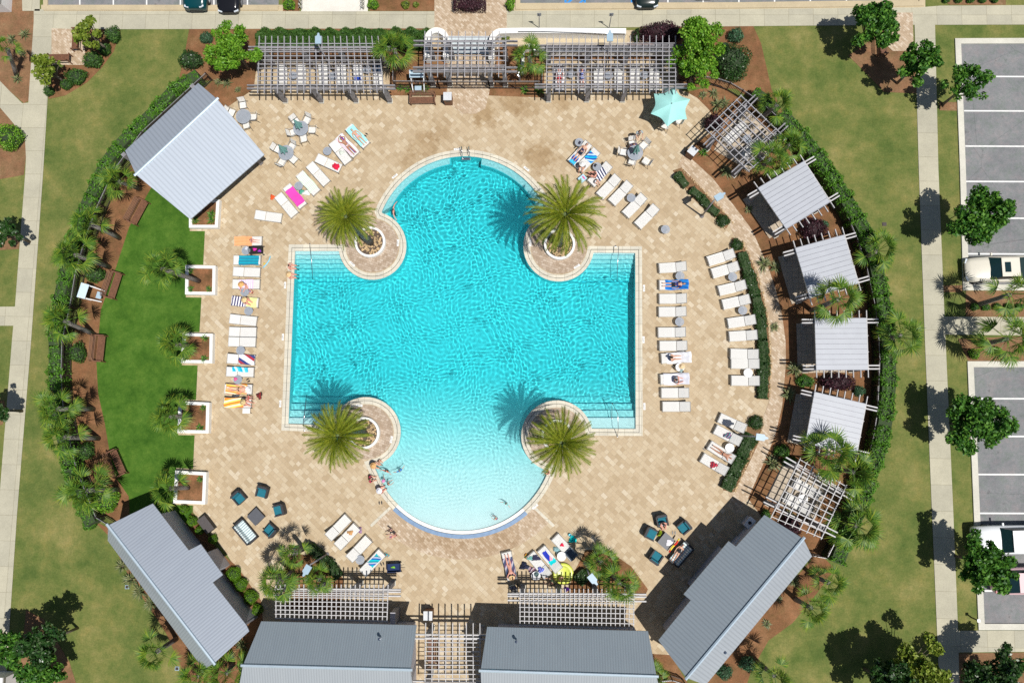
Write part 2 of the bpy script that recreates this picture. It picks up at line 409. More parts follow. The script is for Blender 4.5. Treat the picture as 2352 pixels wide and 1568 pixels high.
sheet('mulch_bed', [(270, 70), (277, 70), (262, 118), (235, 155), (200, 190), (150, 220), (112, 228), (110, 180), (150, 150), (190, 150), (200, 66)], .016, mulch_m, 'curved mulch bed by the corner plaza at top left')
sheet('mulch_bed', [(895, 112), (1028, 112), (1028, 193), (1025, 220), (895, 220)], .020, mulch_m, 'mulch bed left of the gate')
sheet('mulch_bed', [(1122, 100), (1250, 100), (1250, 225), (1178, 222), (1122, 220)], .020, mulch_m, 'mulch bed right of the gate')
sheet('mulch_bed', [(588, 66), (985, 66), (985, 140), (588, 140)], .016, mulch_m, 'mulch bed behind the top left pergola')
sheet('mulch_bed', [(1250, 100), (1560, 100), (1560, 140), (1250, 140)], .024, mulch_m, 'mulch strip behind the top right pergola')
sheet('mulch_bed', [(425, 1160), (441, 1176), (500, 1262), (545, 1300), (600, 1378), (575, 1420), (420, 1230)], .022, mulch_m, 'mulch strip with clipped balls along the left bathhouse')
sheet('mulch_bed', [(652, 1290), (690, 1250), (720, 1245), (755, 1290), (790, 1330), (780, 1400), (650, 1400)], .022, mulch_m, 'corner mulch bed with palms at the lower left pergola')
sheet('mulch_bed', [(1345, 1262), (1395, 1262), (1450, 1300), (1488, 1352), (1484, 1362), (1455, 1370), (1300, 1370), (1320, 1310)], .022, mulch_m, 'corner mulch bed with palms at the lower right pergola')
sheet('mulch_bed', [(1488, 1500), (1540, 1503), (1600, 1600), (1488, 1600)], .022, mulch_m, 'mulch patch between two bathhouse roofs')
sheet('mulch_bed', [(1880, 1268), (1918, 1305), (1870, 1370), (1820, 1430), (1765, 1470), (1725, 1540), (1700, 1620), (1560, 1620)], .016, mulch_m, 'mulch bed outside the right bathhouse')
sheet('mulch_bed', [(215, 1195), (250, 1230), (300, 1330), (380, 1450), (430, 1560), (620, 1600), (600, 1380)], .014, mulch_m, 'mulch bed behind the left bathhouse')
sheet('mulch_bed', [(-60, -60), (52, -60), (80, 26), (80, 60), (74, 170), (66, 232), (55, 238), (0, 190), (-60, 180)], .014, dirt_m, 'worn mulch bed at the top left corner')
sheet('mulch_bed', [(-60, 238), (0, 244), (30, 282), (58, 318), (60, 360), (55, 402), (0, 412), (-60, 412)], .014, dirt_m, 'mulch bed at the left edge under a round shrub')
sheet('mulch_bed', [(-20, 545), (38, 535), (46, 550), (44, 572), (-20, 576)], .014, dirt_m, 'mulch ring under the left edge tree')
sheet('mulch_bed', [(-20, 915), (10, 920), (14, 950), (6, 975), (-20, 980)], .014, dirt_m, 'mulch ring under the lower left edge tree')
sheet('mulch_bed', [(1948, 128), (1990, 100), (2010, 60), (2050, 60), (2105, 130), (2105, 215), (2030, 212), (2000, 180)], .014, dirt_m, 'mulch bed by the corner plaza at top right')
sheet('mulch_bed', [(2158, 235), (2205, 235), (2202, 255), (2158, 254)], .014, dirt_m, 'mulch patch under a kerbside tree')
sheet('mulch_bed', [(2165, 655), (2210, 655), (2210, 671), (2165, 671)], .014, dirt_m, 'mulch patch under the middle kerbside tree')
sheet('mulch_bed', [(2218, 668), (2420, 668), (2420, 728), (2218, 728)], .020, dirt_m, 'mulch island with palms above the crosswalk')
sheet('mulch_bed', [(2200, 778), (2420, 770), (2420, 836), (2226, 834)], .020, dirt_m, 'mulch island with palms below the crosswalk')
sheet('mulch_bed', [(2160, 1500), (2420, 1496), (2420, 1640), (2170, 1640)], .014, dirt_m, 'mulch bed at the bottom right corner')
sheet('mulch_bed', [(1978, -40), (2002, -20), (2165, 0), (2180, 12), (2310, 12), (2310, -40)], .018, dirt_m, 'mulch bed with small shrubs above the walk')
sheet('mulch_bed', [(850, -40), (998, -40), (998, 26), (850, 26)], .018, mulch_m, 'mulch bed beside the entry path')
sheet('mulch_bed', [(648, -40), (690, -40), (688, 28), (650, 28)], .018, mulch_m, 'narrow mulch bed left of the shell path')
sheet('mulch_bed', [(60, 1400), (100, 1420), (160, 1520), (185, 1600), (40, 1600)], .014, dirt_m, 'mulch bed under the lower left trees')
# pavements ----------------------------------------------------------------
sheet('sidewalk', [(78, 26), (998, 27), (1164, 26), (2110, 18), (2160, 14), (2500, 12), (2500, 57), (2146, 58), (2105, 58), (1830, 60), (1164, 66), (998, 66), (300, 68), (78, 68)], .030, walk_m, 'pale concrete walk along the top')
sheet('sidewalk', [(80, 22), (100, 22), (121, 66), (118, 150), (110, 225), (100, 392), (72, 784), (40, 1176), (25, 1400), (12, 1600), (-40, 1600), (-22, 1400), (0, 1131), (28, 784), (35, 704), (59, 392), (66, 232)], .034, walk_m, 'pale concrete walk down the left side')
sheet('sidewalk', [(-60, 180), (0, 186), (25, 212), (52, 238), (70, 236), (66, 330), (62, 392), (58, 318), (30, 282), (0, 247), (-60, 240)], .038, walk_m, 'curving concrete walk joining from the left')
sheet('sidewalk', [(-60, 705), (36, 704), (33, 748), (-60, 748)], .038, walk_m, 'short concrete walk from the left edge')
sheet('sidewalk', [(50, -40), (92, -40), (92, 26), (52, 26)], .034, walk_m, 'walk stub at the top left')
sheet('sidewalk', [(2100, 50), (2147, 50), (2155, 392), (2169, 727), (2189, 1174), (2200, 1447), (2204, 1600), (2158, 1600), (2154, 1501), (2140, 1174), (2124, 782), (2110, 392), (2105, 215)], .034, walk_m, 'pale concrete walk down the right side')
sheet('sidewalk', [(2165, 727), (2500, 729), (2500, 772), (2165, 768)], .038, walk_m, 'crosswalk slab to the right edge')
sheet('sidewalk', [(2195, 1447), (2500, 1447), (2500, 1494), (2195, 1497)], .038, walk_m, 'bottom right cross walk')
sheet('plaza', [(119, 66), (180, 68), (196, 80), (196, 150), (150, 150), (119, 150)], .038, herr_m, 'small brick plaza at the top left corner')
sheet('plaza', [(2045, 30), (2096, 30), (2098, 118), (2050, 118), (2020, 90)], .038, herr_m, 'small brick plaza at the top right corner')
sheet('paver_path', [(998, -60), (1164, -60), (1164, 84), (1150, 84), (1122, 222), (1115, 250), (1092, 262), (1062, 262), (1035, 240), (1028, 222), (1028, 84), (998, 84)], .036, herr_m, 'herringbone entry path through the gate')
sheet('shell_path', [(692, -60), (845, -60), (845, 27), (692, 27)], .034, shell_m, 'white crushed shell path at the top')
# herringbone ring path on the right
inn = [(1556, 385), (1600, 425), (1660, 480), (1685, 540), (1712, 570), (1745, 650), (1770, 740), (1772, 830), (1768, 915), (1745, 985), (1705, 1060), (1672, 1130)]
sheet('paver_path', pathout[5:-1]+[(1690, 1180)]+inn[::-1], .026, herr_m, 'curved herringbone path along the cabanas')
fan = arc(1062, 1008, 276, 43, 137, 30)+arc(1062, 1008, 226, 137, 43, 30)
sheet('paver_path', fan, .018, herr_m, 'fan of worn herringbone pavers below the beach entry')
# side wings of the fan: pale strips
for a in (43.5, 136.5):
    c = R(a); d = Vector((math.cos(c), math.sin(c))); n = Vector((-d.y, d.x))*3.2
    q = [(1062+d.x*r+n.x*s_, 1008+d.y*r+n.y*s_) for r, s_ in ((228, -1), (290, -1), (290, 1), (228, 1))]
    sheet('edging_strip', q, .024, cope_m, 'pale stone strip bounding the paver fan')
for (cx, cy, r) in (TLc, TRc, BLc, BRc):
    sheet('island_paving', arc(cx, cy, r-17.5, 0, 350, 35), .020, isl_m, 'cobbled paving of a palm island')
sheet('kerb_apron', [(95, 12), (650, 12), (650, 30), (95, 30)], .026, kerb_m, 'tan concrete strip behind the top left kerb')
sheet('kerb_apron', [(1180, 8), (1700, 6), (2125, 0), (2125, 22), (1700, 26), (1180, 30)], .026, kerb_m, 'tan concrete strip behind the top right kerb')
# parking
sheet('parking_lot', [(111, -200), (640, -200), (640, 15), (111, 15)], .010, asph_m, 'grey asphalt bays at the top left')
sheet('parking_lot', [(1195, -200), (2110, -200), (2110, 5), (1700, 10), (1195, 13)], .010, asph_m, 'grey asphalt bays at the top right')
sheet('parking_lot', [(2206, 102), (2600, 100), (2600, 654), (2224, 654), (2217, 392)], .010, asph_m, 'grey asphalt bays on the right, upper block')
sheet('parking_lot', [(2235, 843), (2600, 843), (2600, 1431), (2260, 1431)], .010, asph_m, 'grey asphalt bays on the right, lower block')
def kerb(pts, w, mat, label, h=.10, z0=.0):
    """raised kerb following a line; pts frame positions of its inner line, w width in metres to the outside"""
    g = [P(*p) for p in pts]; mb = MB(); o = []
    for i, p in enumerate(g):
        ns = []
        for a, b in ((g[i-1], p) if i else (None, None), (p, g[i+1]) if i < len(g)-1 else (None, None)):
            if a is not None: d = (b-a).normalized(); ns.append(Vector((-d.y, d.x, 0)))
        m = sum(ns, Vector()).normalized(); o.append(p+m*w/m.dot(ns[0]))
    mb.prism([(p.x, p.y) for p in g+o[::-1]], z0, h)
    return struct('kerb', mb, mat, label)
kerb([(640, 15), (111, 15), (111, -60)], .36, kerb_m, 'tan kerb of the top left bays')
kerb([(2110, -40), (2110, 5), (1700, 10), (1195, 13), (1195, -40)], .36, kerb_m, 'tan kerb of the top right bays')
kerb([(2500, 101), (2206, 102), (2217, 392), (2224, 654), (2500, 654)], -.42, kerbw_m, 'pale kerb of the upper right bays')
kerb([(2500, 843), (2235, 843), (2260, 1431), (2500, 1431)], -.42, kerbw_m, 'pale kerb of the lower right bays')
def stripe(a, b, mat=line_m, w=.11):
    a, b = P(*a), P(*b); d = (b-a).normalized(); n = Vector((-d.y, d.x, 0))*w/2
    struct('parking_line', MB().sheet([a-n, b-n, b+n, a+n], (), .016), mat)
for x in (184, 261, 337.5, 415, 492, 569): stripe((x, -120), (x-.5, 15))
for x, y in ((1534, 11), (1615, 10), (1697, 9), (1779, 7), (1861, 6), (1944, 5), (2028, 4)): stripe((x, -120), (x, y))
for a, b in (((1298, -80), (1299, 12)), ((1344, -80), (1343, 12)), ((1299, 12), (1316, -3)), ((1327, 12), (1344, -3)), ((1451, -80), (1451, 12))): stripe(a, b, bline_m, .16)
for y, x in ((176, 2210), (255, 2214), (336, 2217), (417, 2219), (501, 2221), (583, 2223)): stripe((x, y), (2600, y+1.5))
for y, x in ((915, 2239), (1001.5, 2242), (1089, 2246), (1178, 2250), (1356, 2258)): stripe((x, y), (2600, y+1))

# ------------------------------------------------------------------ pool: coping, basin, steps, water
mb = MB(); ring(mb, W, W1, .02, rest); struct('pool_coping', mb, cope_m, 'inner band of pale coping stone')
mb = MB(); ring(mb, W1, W2, .010); struct('gutter_slot', mb, dark_m, 'thin dark slot in the coping')
mb = MB(); ring(mb, W2, W3, .02, rest); struct('pool_coping', mb, cope_m, 'outer band of pale coping stone')
mb = MB(); ring(mb, W, W1, .020, beach); struct('beach_edge', mb, white_m, 'white edge band of the beach entry')
W4 = offset(W, .55)
mb = MB(); ring(mb, W2, W4, .021, beach); struct('trench_drain', mb, bluetile_m, 'blue grey trench along the beach entry')
WC = [toD(p) for p in W]
def inside(px, py, loop=WC):
    c = False; n = len(loop); j = n-1
    for i in range(n):
        xi, yi = loop[i]; xj, yj = loop[j]
        if (yi > py) != (yj > py) and px < (xj-xi)*(py-yi)/(yj-yi)+xi: c = not c
        j = i
    return c
def pdepth(x, y):                         # frame position -> depth in metres
    return float(np.interp(y, (860, 930, 1000, 1080, 1150, 1210), (1.40, .95, .54, .29, .18, .04)))
lev = [(576.5, 585, .17), (585, 594.5, .34), (594.5, 604, .50), (604, 614, .66), (614, 623.5, .82), (623.5, 633, .98), (633, 643, 1.14)]
bot = [(959, 990, .17), (942, 959, .42), (926, 942, .70), (910, 926, .98)]
xs = np.arange(-30, 30, .2); 
g0, g1 = P(640, 1240), P(1480, 340)
gx = np.arange(g0.x-.6, g1.x+.6, .2); gy = np.arange(g0.y-.6, g1.y+.6, .2)
mb = MB()
for yy in gy:
    for xx in gx:
        fx, fy = toD((xx, yy, 0)); mb.v.append((xx, yy, -.06-pdepth(fx, fy)))
nx = len(gx)
for j in range(len(gy)-1):
    for i in range(nx-1): a = j*nx+i; mb.f.append((a, a+1, a+nx+1, a+nx))
fl = mb.build('pool_basin', plaster_m, smooth=True); fl['kind'] = 'structure'; fl['label'] = 'pale plaster floor of the pool'
# walls
mb = MB(); n = len(W)
mb.v += [(p.x, p.y, .02) for p in W]+[(p.x, p.y, -1.6) for p in W]
for i in range(n): j = (i+1) % n; mb.f += [(i, j, n+j, n+i)]
wl = mb.build('pool_wall', plaster_m, fl)
# bench inside the upper bay
bench = arc(1067, 565, 206.5, -157, -99, 16)+arc(1067, 565, 191, -99, -150, 14)
bench2 = arc(1067, 565, 206.5, -79, -23, 16)+arc(1067, 565, 191, -30, -79, 14)
for b_ in (bench, bench2):
    MB().prism(poly(b_), -1.5, -.34).build('bench_ledge', mk('mosaic ledge', (.55, .72, .74), .6, var=.25, scale=18), fl)
def stepset(rows, x0, x1, up):
    for (ya, yb, d) in rows:
        pts = [(x0, ya), (x1, ya), (x1, yb), (x0, yb)]
        MB().prism(poly(pts), -1.55, -.06-d).build('step', step_m, fl)
        ye = yb if up else ya
        MB().prism(poly([(x0, ye-.9), (x1, ye-.9), (x1, ye+.2), (x0, ye+.2)]), -.06-d+.0, -.06-d+.004).build('step_edge', stepedge_m, fl)
stepset(lev, 674, 870, True); stepset(lev, 1262, 1462, True); stepset(bot, 660, 870, False); stepset(bot, 1270, 1463, False)
for o in fl.children: o.cycles.is_caustics_receiver = True
fl.cycles.is_caustics_receiver = True
# water surface: real ripples that focus the sun on the floor
st = .033
ax = np.arange(g0.x-.3, g1.x+.3, st); ay = np.arange(g0.y-.3, g1.y+.3, st)
X, Y = np.meshgrid(ax, ay)
rng = np.random.RandomState(3)
Z = np.zeros_like(X)
wx = X+.25*np.sin(Y*.9+.5)+.15*np.sin(X*1.7+Y*.6); wy = Y+.25*np.sin(X*.8+1.1)+.12*np.sin(Y*2.1-X*.7)
for i in range(60):
    a = rng.uniform(0, 2*math.pi); k = rng.uniform(11, 28); ph = rng.uniform(0, 6.28)
    Z += np.sin((wx*math.cos(a)+wy*math.sin(a))*k+ph)*.0098/k
amp = 1.0+.16*np.sin(X*.35+1)*np.sin(Y*.3)+.12*np.sin(X*1.1+Y*.7)
c1, c2 = P(1060, 480), P(1075, 1090)      # where jets churn the surface
for c, rr, k in ((c1, 3.5, .22), (c2, 3.0, .5)):
    dd = np.hypot(X-c.x, Y-c.y); amp += k*np.exp(-(dd/rr)**2)
Z = Z*amp-.06
vid = -np.ones(X.shape, int)
Wn = np.array([(p.x, p.y) for p in offset(W, .03)])
def pip(px, py, L):
    c = np.zeros(px.shape, bool); j = len(L)-1
    for i in range(len(L)):
        xi, yi = L[i]; xj, yj = L[j]
        if yi != yj:
            c ^= ((yi > py) != (yj > py)) & (px < (xj-xi)*(py-yi)/(yj-yi)+xi)
        j = i
    return c
inn_ = pip(X, Y, Wn)
q = inn_[:-1, :-1] & inn_[1:, :-1] & inn_[:-1, 1:] & inn_[1:, 1:]
use = np.zeros(X.shape, bool); use[:-1, :-1] |= q; use[1:, :-1] |= q; use[:-1, 1:] |= q; use[1:, 1:] |= q
vid[use] = np.arange(use.sum())
co = np.stack([X[use], Y[use], Z[use]], 1).astype(np.float32)
jj, ii = np.nonzero(q)
fc = np.stack([vid[jj, ii], vid[jj, ii+1], vid[jj+1, ii+1], vid[jj+1, ii]], 1).astype(np.int32)
def npmesh(name, co, fc, smooth=False):
    me = bpy.data.meshes.new(name); nv, nf, k = len(co), len(fc), fc.shape[1]
    me.vertices.add(nv); me.vertices.foreach_set('co', co.astype(np.float32).ravel())
    me.loops.add(nf*k); me.loops.foreach_set('vertex_index', fc.astype(np.int32).ravel())
    me.polygons.add(nf); me.polygons.foreach_set('loop_start', np.arange(0, nf*k, k, dtype=np.int32))
    try: me.polygons.foreach_set('loop_total', np.full(nf, k, np.int32))
    except Exception: pass
    if smooth: me.polygons.foreach_set('use_smooth', np.ones(nf, bool))
    me.update(calc_edges=True); me.validate(); return me
wm = bpy.data.materials.new('pool water'); wm.use_nodes = True; wt = wm.node_tree; wb = wt.nodes['Principled BSDF']
wb.inputs['Base Color'].default_value = (1, 1, 1, 1); wb.inputs['Roughness'].default_value = 0; wb.inputs['IOR'].default_value = 1.33; wb.inputs['Transmission Weight'].default_value = 1
# colour of the water column: absorption over the real depth of the basin below each point
da = wt.nodes.new('ShaderNodeAttribute'); da.attribute_name = 'column'
wt.links.new(da.outputs['Color'], wb.inputs['Base Color'])
me = npmesh('water', co, fc, True); me.materials.append(wm)
qi = np.array(Q.inverted().to_matrix())
cc = (qi @ (co-np.array([0, 0, H])).T).T
ux = 1176+FD*cc[:, 0]/-cc[:, 2]; uy = 784-FD*cc[:, 1]/-cc[:, 2]
dep = np.interp(uy, (860, 930, 1000, 1080, 1150, 1215), (1.40, .95, .54, .29, .18, .09))
for rows, x0, x1, x2, x3 in ((lev, 674, 870, 1262, 1462), (bot, 660, 870, 1270, 1463)):
    for (ya, yb, d) in rows:
        k = (uy > ya) & (uy < yb) & (((ux > x0) & (ux < x1)) | ((ux > x2) & (ux < x3)))
        dep[k] = d
dr = np.hypot(ux-1067, uy-565); k = (dr > 191) & (uy < 500) & ((ux < 1034) | (ux > 1106)); dep[k] = .28
colr = np.stack([np.exp(-s_*dep) for s_ in (2.15, .20, .115)]+[np.ones(len(dep))], 1).astype(np.float32)
at = me.attributes.new('column', 'FLOAT_COLOR', 'POINT'); at.data.foreach_set('color', colr.ravel())
wo = bpy.data.objects.new('water', me); COL.objects.link(wo); wo['kind'] = 'structure'; wo['label'] = 'rippled turquoise pool water'
wo.cycles.is_caustics_caster = True

# ================================================================== vegetation
def leafcloud(pts, nrm, size, flat=.5, rnd=.5, seed=0, asp=.5):
    """one rhombic leaf per point; nrm = outward direction, size in metres"""
    r = np.random.RandomState(seed); n = len(pts)
    d = nrm*flat+r.normal(0, rnd, (n, 3)); d /= np.linalg.norm(d, axis=1)[:, None]+1e-9
    t = np.cross(d, r.normal(0, 1, (n, 3))); t /= np.linalg.norm(t, axis=1)[:, None]+1e-9
    b = np.cross(d, t); s = (size*r.uniform(.7, 1.3, n))[:, None]
    v = np.stack([pts-t*s, pts+b*s*asp+d*s*.15, pts+t*s, pts-b*s*asp+d*s*.15], 1).reshape(-1, 3)
    return v, np.arange(n*4).reshape(-1, 4)
def blobpts(c, rad, n, r, low=-.35):
    d = r.normal(0, 1, (int(n*1.6), 3)); d /= np.linalg.norm(d, axis=1)[:, None]
    d = d[d[:, 2] > low][:n]
    k = (r.uniform(.72, 1.06, len(d)) if low > -.65 else r.uniform(.45, 1.22, len(d)))[:, None]
    return np.array(c)+d*np.array(rad)*k, d
def npobj(name, v, f, mat, parent=None, origin=None, smooth=False, attr=None):
    if origin is not None: v = v-np.array(origin)
    me = npmesh(name, v, f, smooth); me.materials.append(mat)
    if attr is not None:
        a = me.attributes.new('tip', 'FLOAT', 'POINT'); a.data.foreach_set('value', np.asarray(attr, np.float32))
    o = bpy.data.objects.new(name, me); COL.objects.link(o)
    if parent is not None: o.parent = parent
    return o
G_bright = leafmat('bright green leaves', [(.07, .20, .012), (.12, .30, .018), (.18, .38, .028), (.27, .46, .045)])
G_mid = leafmat('mid green leaves', [(.025, .095, .014), (.05, .16, .020), (.085, .23, .026), (.16, .34, .04)])
G_dark = leafmat('dark glossy leaves', [(.015, .05, .012), (.028, .085, .018), (.045, .12, .022), (.14, .20, .10)], rough=.3)
G_yel = leafmat('yellow green leaves', [(.10, .17, .015), (.17, .25, .025), (.25, .33, .04), (.33, .38, .07)])
G_pur = leafmat('purple leaves', [(.022, .010, .014), (.045, .016, .024), (.07, .022, .032), (.10, .035, .05)], trans=.15)
G_hedge = leafmat('hedge leaves', [(.06, .17, .014), (.085, .23, .018), (.115, .29, .024), (.16, .36, .035)])
G_jun = leafmat('juniper foliage', [(.03, .09, .02), (.05, .13, .022), (.08, .18, .03), (.11, .22, .04)])
G_box = leafmat('clipped box leaves', [(.06, .16, .008), (.10, .24, .010), (.15, .32, .014), (.20, .38, .02)])
G_blue = leafmat('blue green blades', [(.04, .11, .05), (.06, .16, .075), (.09, .20, .10)])
G_palm = leafmat('palmetto fans', [(.045, .12, .015), (.085, .19, .022), (.15, .27, .03), (.28, .36, .035)], tips=(.45, .40, .06), trans=.28)
G_date = leafmat('date palm fronds', [(.10, .155, .012), (.17, .225, .016), (.25, .29, .022), (.34, .35, .03)], tips=(.58, .38, .03), trans=.25)
G_agave = leafmat('spiky blades', [(.09, .14, .06), (.14, .18, .07), (.22, .24, .10), (.30, .30, .14)])

def tree(x, y, rD, z, mat, label, kind='shade_tree', sq=1.0, gaps=.35, seed=1, ls=.13, sparse=1.0, group='shade trees round the terrace'):
    """crown centre seen at (x, y), crown radius rD in frame units, crown centre height z"""
    r = np.random.RandomState(seed); c = P(x, y, z); rad = rD/31.4; b = Vector((c.x, c.y, 0))
    root = thing(kind, label, 'tree', b, 0, group)
    V = []; F = []; k = 0; cl = []
    nc = int(46*max(1, rad/1.5))
    for i in range(nc):
        d = r.normal(0, 1, 3); d /= np.linalg.norm(d)
        if d[2] < -.5: d[2] *= -1
        rr = r.uniform(.25, 1.0)**.7; lob = 1+.16*math.sin(3*math.atan2(d[1], d[0])+seed)+.10*math.sin(5*math.atan2(d[1], d[0])+seed*2); rr *= lob; p = np.array([d[0]*rad*rr, d[1]*rad*rr*sq, z+d[2]*rad*.75*rr])
        s = rad*r.uniform(.11, .25); cl.append((p, s))
        n = int(250*(s/.45)**2*sparse*(.12/ls)**1.2); pts, nr = blobpts(p, (s, s, s*.75), n, r, -.7)
        v, f = leafcloud(pts, nr, ls, .5, .55, seed*97+i, .55); V.append(v); F.append(f+k); k += len(v)
    npobj('crown', np.concatenate(V), np.concatenate(F), mat, root)
    mb = MB(); mb.tube([(0, 0, 0), (.03, .02, z*.3), (0, 0, z*.6)], [.11, .09, .07], 8)
    for p, s in cl[::2]: mb.tube([(0, 0, z*.45), tuple((p+np.array([0, 0, z*.5]))*np.array([.5, .5, .5])), tuple(p)], [.05, .03, .012], 5, False)
    mb.build('trunk', bark_m, root, smooth=True); return root
def shrub(x, y, rx, ry, h, mat, label, cat='shrub', kind='garden_shrub', seed=1, ls=.06, rot=0, dens=1.0, group=None, box=False):
    r = np.random.RandomState(seed); c = P(x, y, h*.6); ax_, ay_ = rx/31.4, ry/31.4
    n = int(1100*dens*ax_*ay_/.25*(.06/ls)**2*.55)+120
    if box:
        p = r.uniform(-1, 1, (n, 3)); s = r.randint(0, 5, n)
        for i in range(n):
            if s[i] < 2: p[i, 2] = 1
            elif s[i] == 2: p[i, 0] = r.choice([-1, 1])
            elif s[i] == 3: p[i, 1] = r.choice([-1, 1])
            else: p[i, 2] = .9
        nr = p/np.linalg.norm(p, axis=1)[:, None]; pts = p*np.array([ax_, ay_, h*.5])*r.uniform(.92, 1.05, (n, 1))+np.array([0, 0, h*.5])
    else:
        pts, nr = blobpts((0, 0, h*.45), (ax_, ay_, h*.55), n, r, -.6)
        ang = np.arctan2(pts[:, 1], pts[:, 0]); wob = 1+.10*np.sin(ang*3+seed)+.07*np.sin(ang*5+seed*2)
        pts[:, :2] *= wob[:, None]; pts[:, 2] *= 1+.12*np.sin(pts[:, 0]*6+seed)*np.sin(pts[:, 1]*5)
    v, f = leafcloud(pts, nr, ls, .7, .5, seed)
    root = thing(kind, label, cat, (c.x, c.y, 0), rot, group)
    npobj('foliage', v, f, mat, root)
    MB().lathe([(.01, 0), (ax_*.75, .02), (ax_*.80, h*.45), (ax_*.45, h*.85), (.01, h*.9)], 14).build('stems', mk('twigs '+mat.name, tuple(c_*.8 for c_ in ((.03, .05, .02) if mat != G_pur else (.03, .012, .016))), .9), root).scale = (1, ay_/ax_, 1)
    return root
def hedge(pts, wid, h, mat, label, seed=1, ls=.072, dens=1.0, z=None, group=None, kind='clipped_hedge'):
    """pts frame positions of the hedge top's centre line"""
    r = np.random.RandomState(seed); g = [P(*p, h*.85 if z is None else z) for p in pts]; g = [Vector((p.x, p.y, 0)) for p in g]
    V = []; Nn = []; seg = [(b-a).length for a, b in zip(g, g[1:])]
    base = g[len(g)//2]
    mb = MB()
    for (a, b, L) in zip(g, g[1:], seg):
        d = (b-a)/L; s = Vector((-d.y, d.x, 0)); n = int(L*wid*330*dens*(.09/ls)**2)
        t = r.uniform(-.04, 1.04, n); th = r.uniform(-.35, math.pi+.35, n)
        wob = 1+.13*np.sin((t*L+a.x+a.y)*2.3+seed)+.10*np.sin((t*L+a.x)*5.1+seed*3)+.07*np.sin((t*L+a.y)*11+1); k = r.uniform(.82, 1.05, n)*wob
        cx_ = np.sign(np.cos(th))*np.abs(np.cos(th))**.6; cz = np.abs(np.sin(th))**.6*np.sign(np.sin(th))
        off = cx_*wid/2*k; zz = h*.45+cz*h*.5*k
        P0 = np.array(a)[None]+np.array(d)[None]*(t*L)[:, None]+np.array(s)[None]*off[:, None]; P0[:, 2] = np.maximum(zz, .03)
        V.append(P0); Nn.append(np.array(s)[None]*np.cos(th)[:, None]+np.array([0, 0, 1])[None]*np.sin(th)[:, None])
        mb.prism([a-d*.1-s*wid*.40-base, b+d*.1-s*wid*.40-base, b+d*.1+s*wid*.40-base, a-d*.1+s*wid*.40-base], .005, h*.82)
    pts_ = np.concatenate(V); v, f = leafcloud(pts_, np.concatenate(Nn), ls, .6, .55, seed)
    root = thing(kind, label, 'hedge', base, 0, group)
    npobj('foliage', v, f, mat, root, base); mb.build('stems', mk('hedge wood', (.035, .06, .02), .9), root); return root

def palm_fans(seed, nf=26, rad=1.45, young=False):
    r = np.random.RandomState(seed); V = []; F = []; A = []; k = 0
    for i in range(nf):
        az = i*2.39996+r.uniform(-.25, .25); el = r.uniform(-.35, 1.15) if i > 5 else r.uniform(1.0, 1.4)
        L = rad*r.uniform(.45, .70); d = np.array([math.cos(az)*math.cos(el), math.sin(az)*math.cos(el), math.sin(el)])
        side = np.array([-math.sin(az), math.cos(az), 0]); up = np.cross(d, side)*-1
        up = up if up[2] > 0 else -up
        p0 = d*.10; hub = d*L+np.array([0, 0, -.10*L])
        # petiole
        q = [p0-side*.018, p0+side*.018, hub+side*.012, hub-side*.012]
        V += q; A += [.3]*4; F.append((k, k+1, k+2, k+3)); k += 4
        nb = 19; fr = rad*r.uniform(.42, .60); td = d*math.cos(.5)-np.array([0, 0, 1])*math.sin(.5)*.5
        for j in range(nb):
            a = (j/(nb-1)-.5)*3.0+r.uniform(-.05, .05); l = fr*(1-.25*abs(a)/1.75)*r.uniform(.9, 1.1)
            bd = td*math.cos(a)+side*math.sin(a); bd /= np.linalg.norm(bd); wv = np.cross(bd, up); wv /= np.linalg.norm(wv)+1e-9
            fold = up*(.03 if j % 2 else -.01)
            m = hub+bd*l*.5+fold; t = hub+bd*l+np.array([0, 0, -.22*l*r.uniform(.5, 1.4)])
            w1 = .024+.010*r.rand()
            V += [hub-wv*.006, hub+wv*.006, m+wv*w1, m-wv*w1, t]; A += [.2, .2, .55, .55, r.uniform(.7, 1.02)]
            F.append((k, k+1, k+2, k+3)); F.append((k+3, k+2, k+4, k+4)); k += 5
    V = np.array(V); F4 = [f for f in F]
    me = bpy.data.meshes.new('crown'); me.from_pydata([tuple(p) for p in V], [], [f if f[2] != f[3] else f[:3] for f in F4]); me.update()
    a = me.attributes.new('tip', 'FLOAT', 'POINT'); a.data.foreach_set('value', np.array(A, np.float32)); me.materials.append(G_palm); return me
FAN = [palm_fans(11, 17), palm_fans(12, 14), palm_fans(13, 20)]
GP = 'cabbage palms'
def sabal(x, y, bx, by, z, label, sc=1.0, v=0, rz=0, group=GP):
    """crown seen at (x, y) at height z, trunk base seen at (bx, by)"""
    c = P(x, y, z); b = P(bx, by); root = thing('cabbage_palm', label, 'palm tree', b, 0, group)
    me = FAN[v % 3]; o = bpy.data.objects.new('crown', me); COL.objects.link(o); o.parent = root
    o.location = c-b; o.rotation_euler = (0, 0, rz+x); o.scale = (sc, sc, sc)
    d = c-b
    MB().tube([(0, 0, 0), d*.33+Vector((.02, 0, 0)), d*.7, d*.97], [.19, .16, .15, .17], 10).build('trunk', pbark_m, root, smooth=True); return root

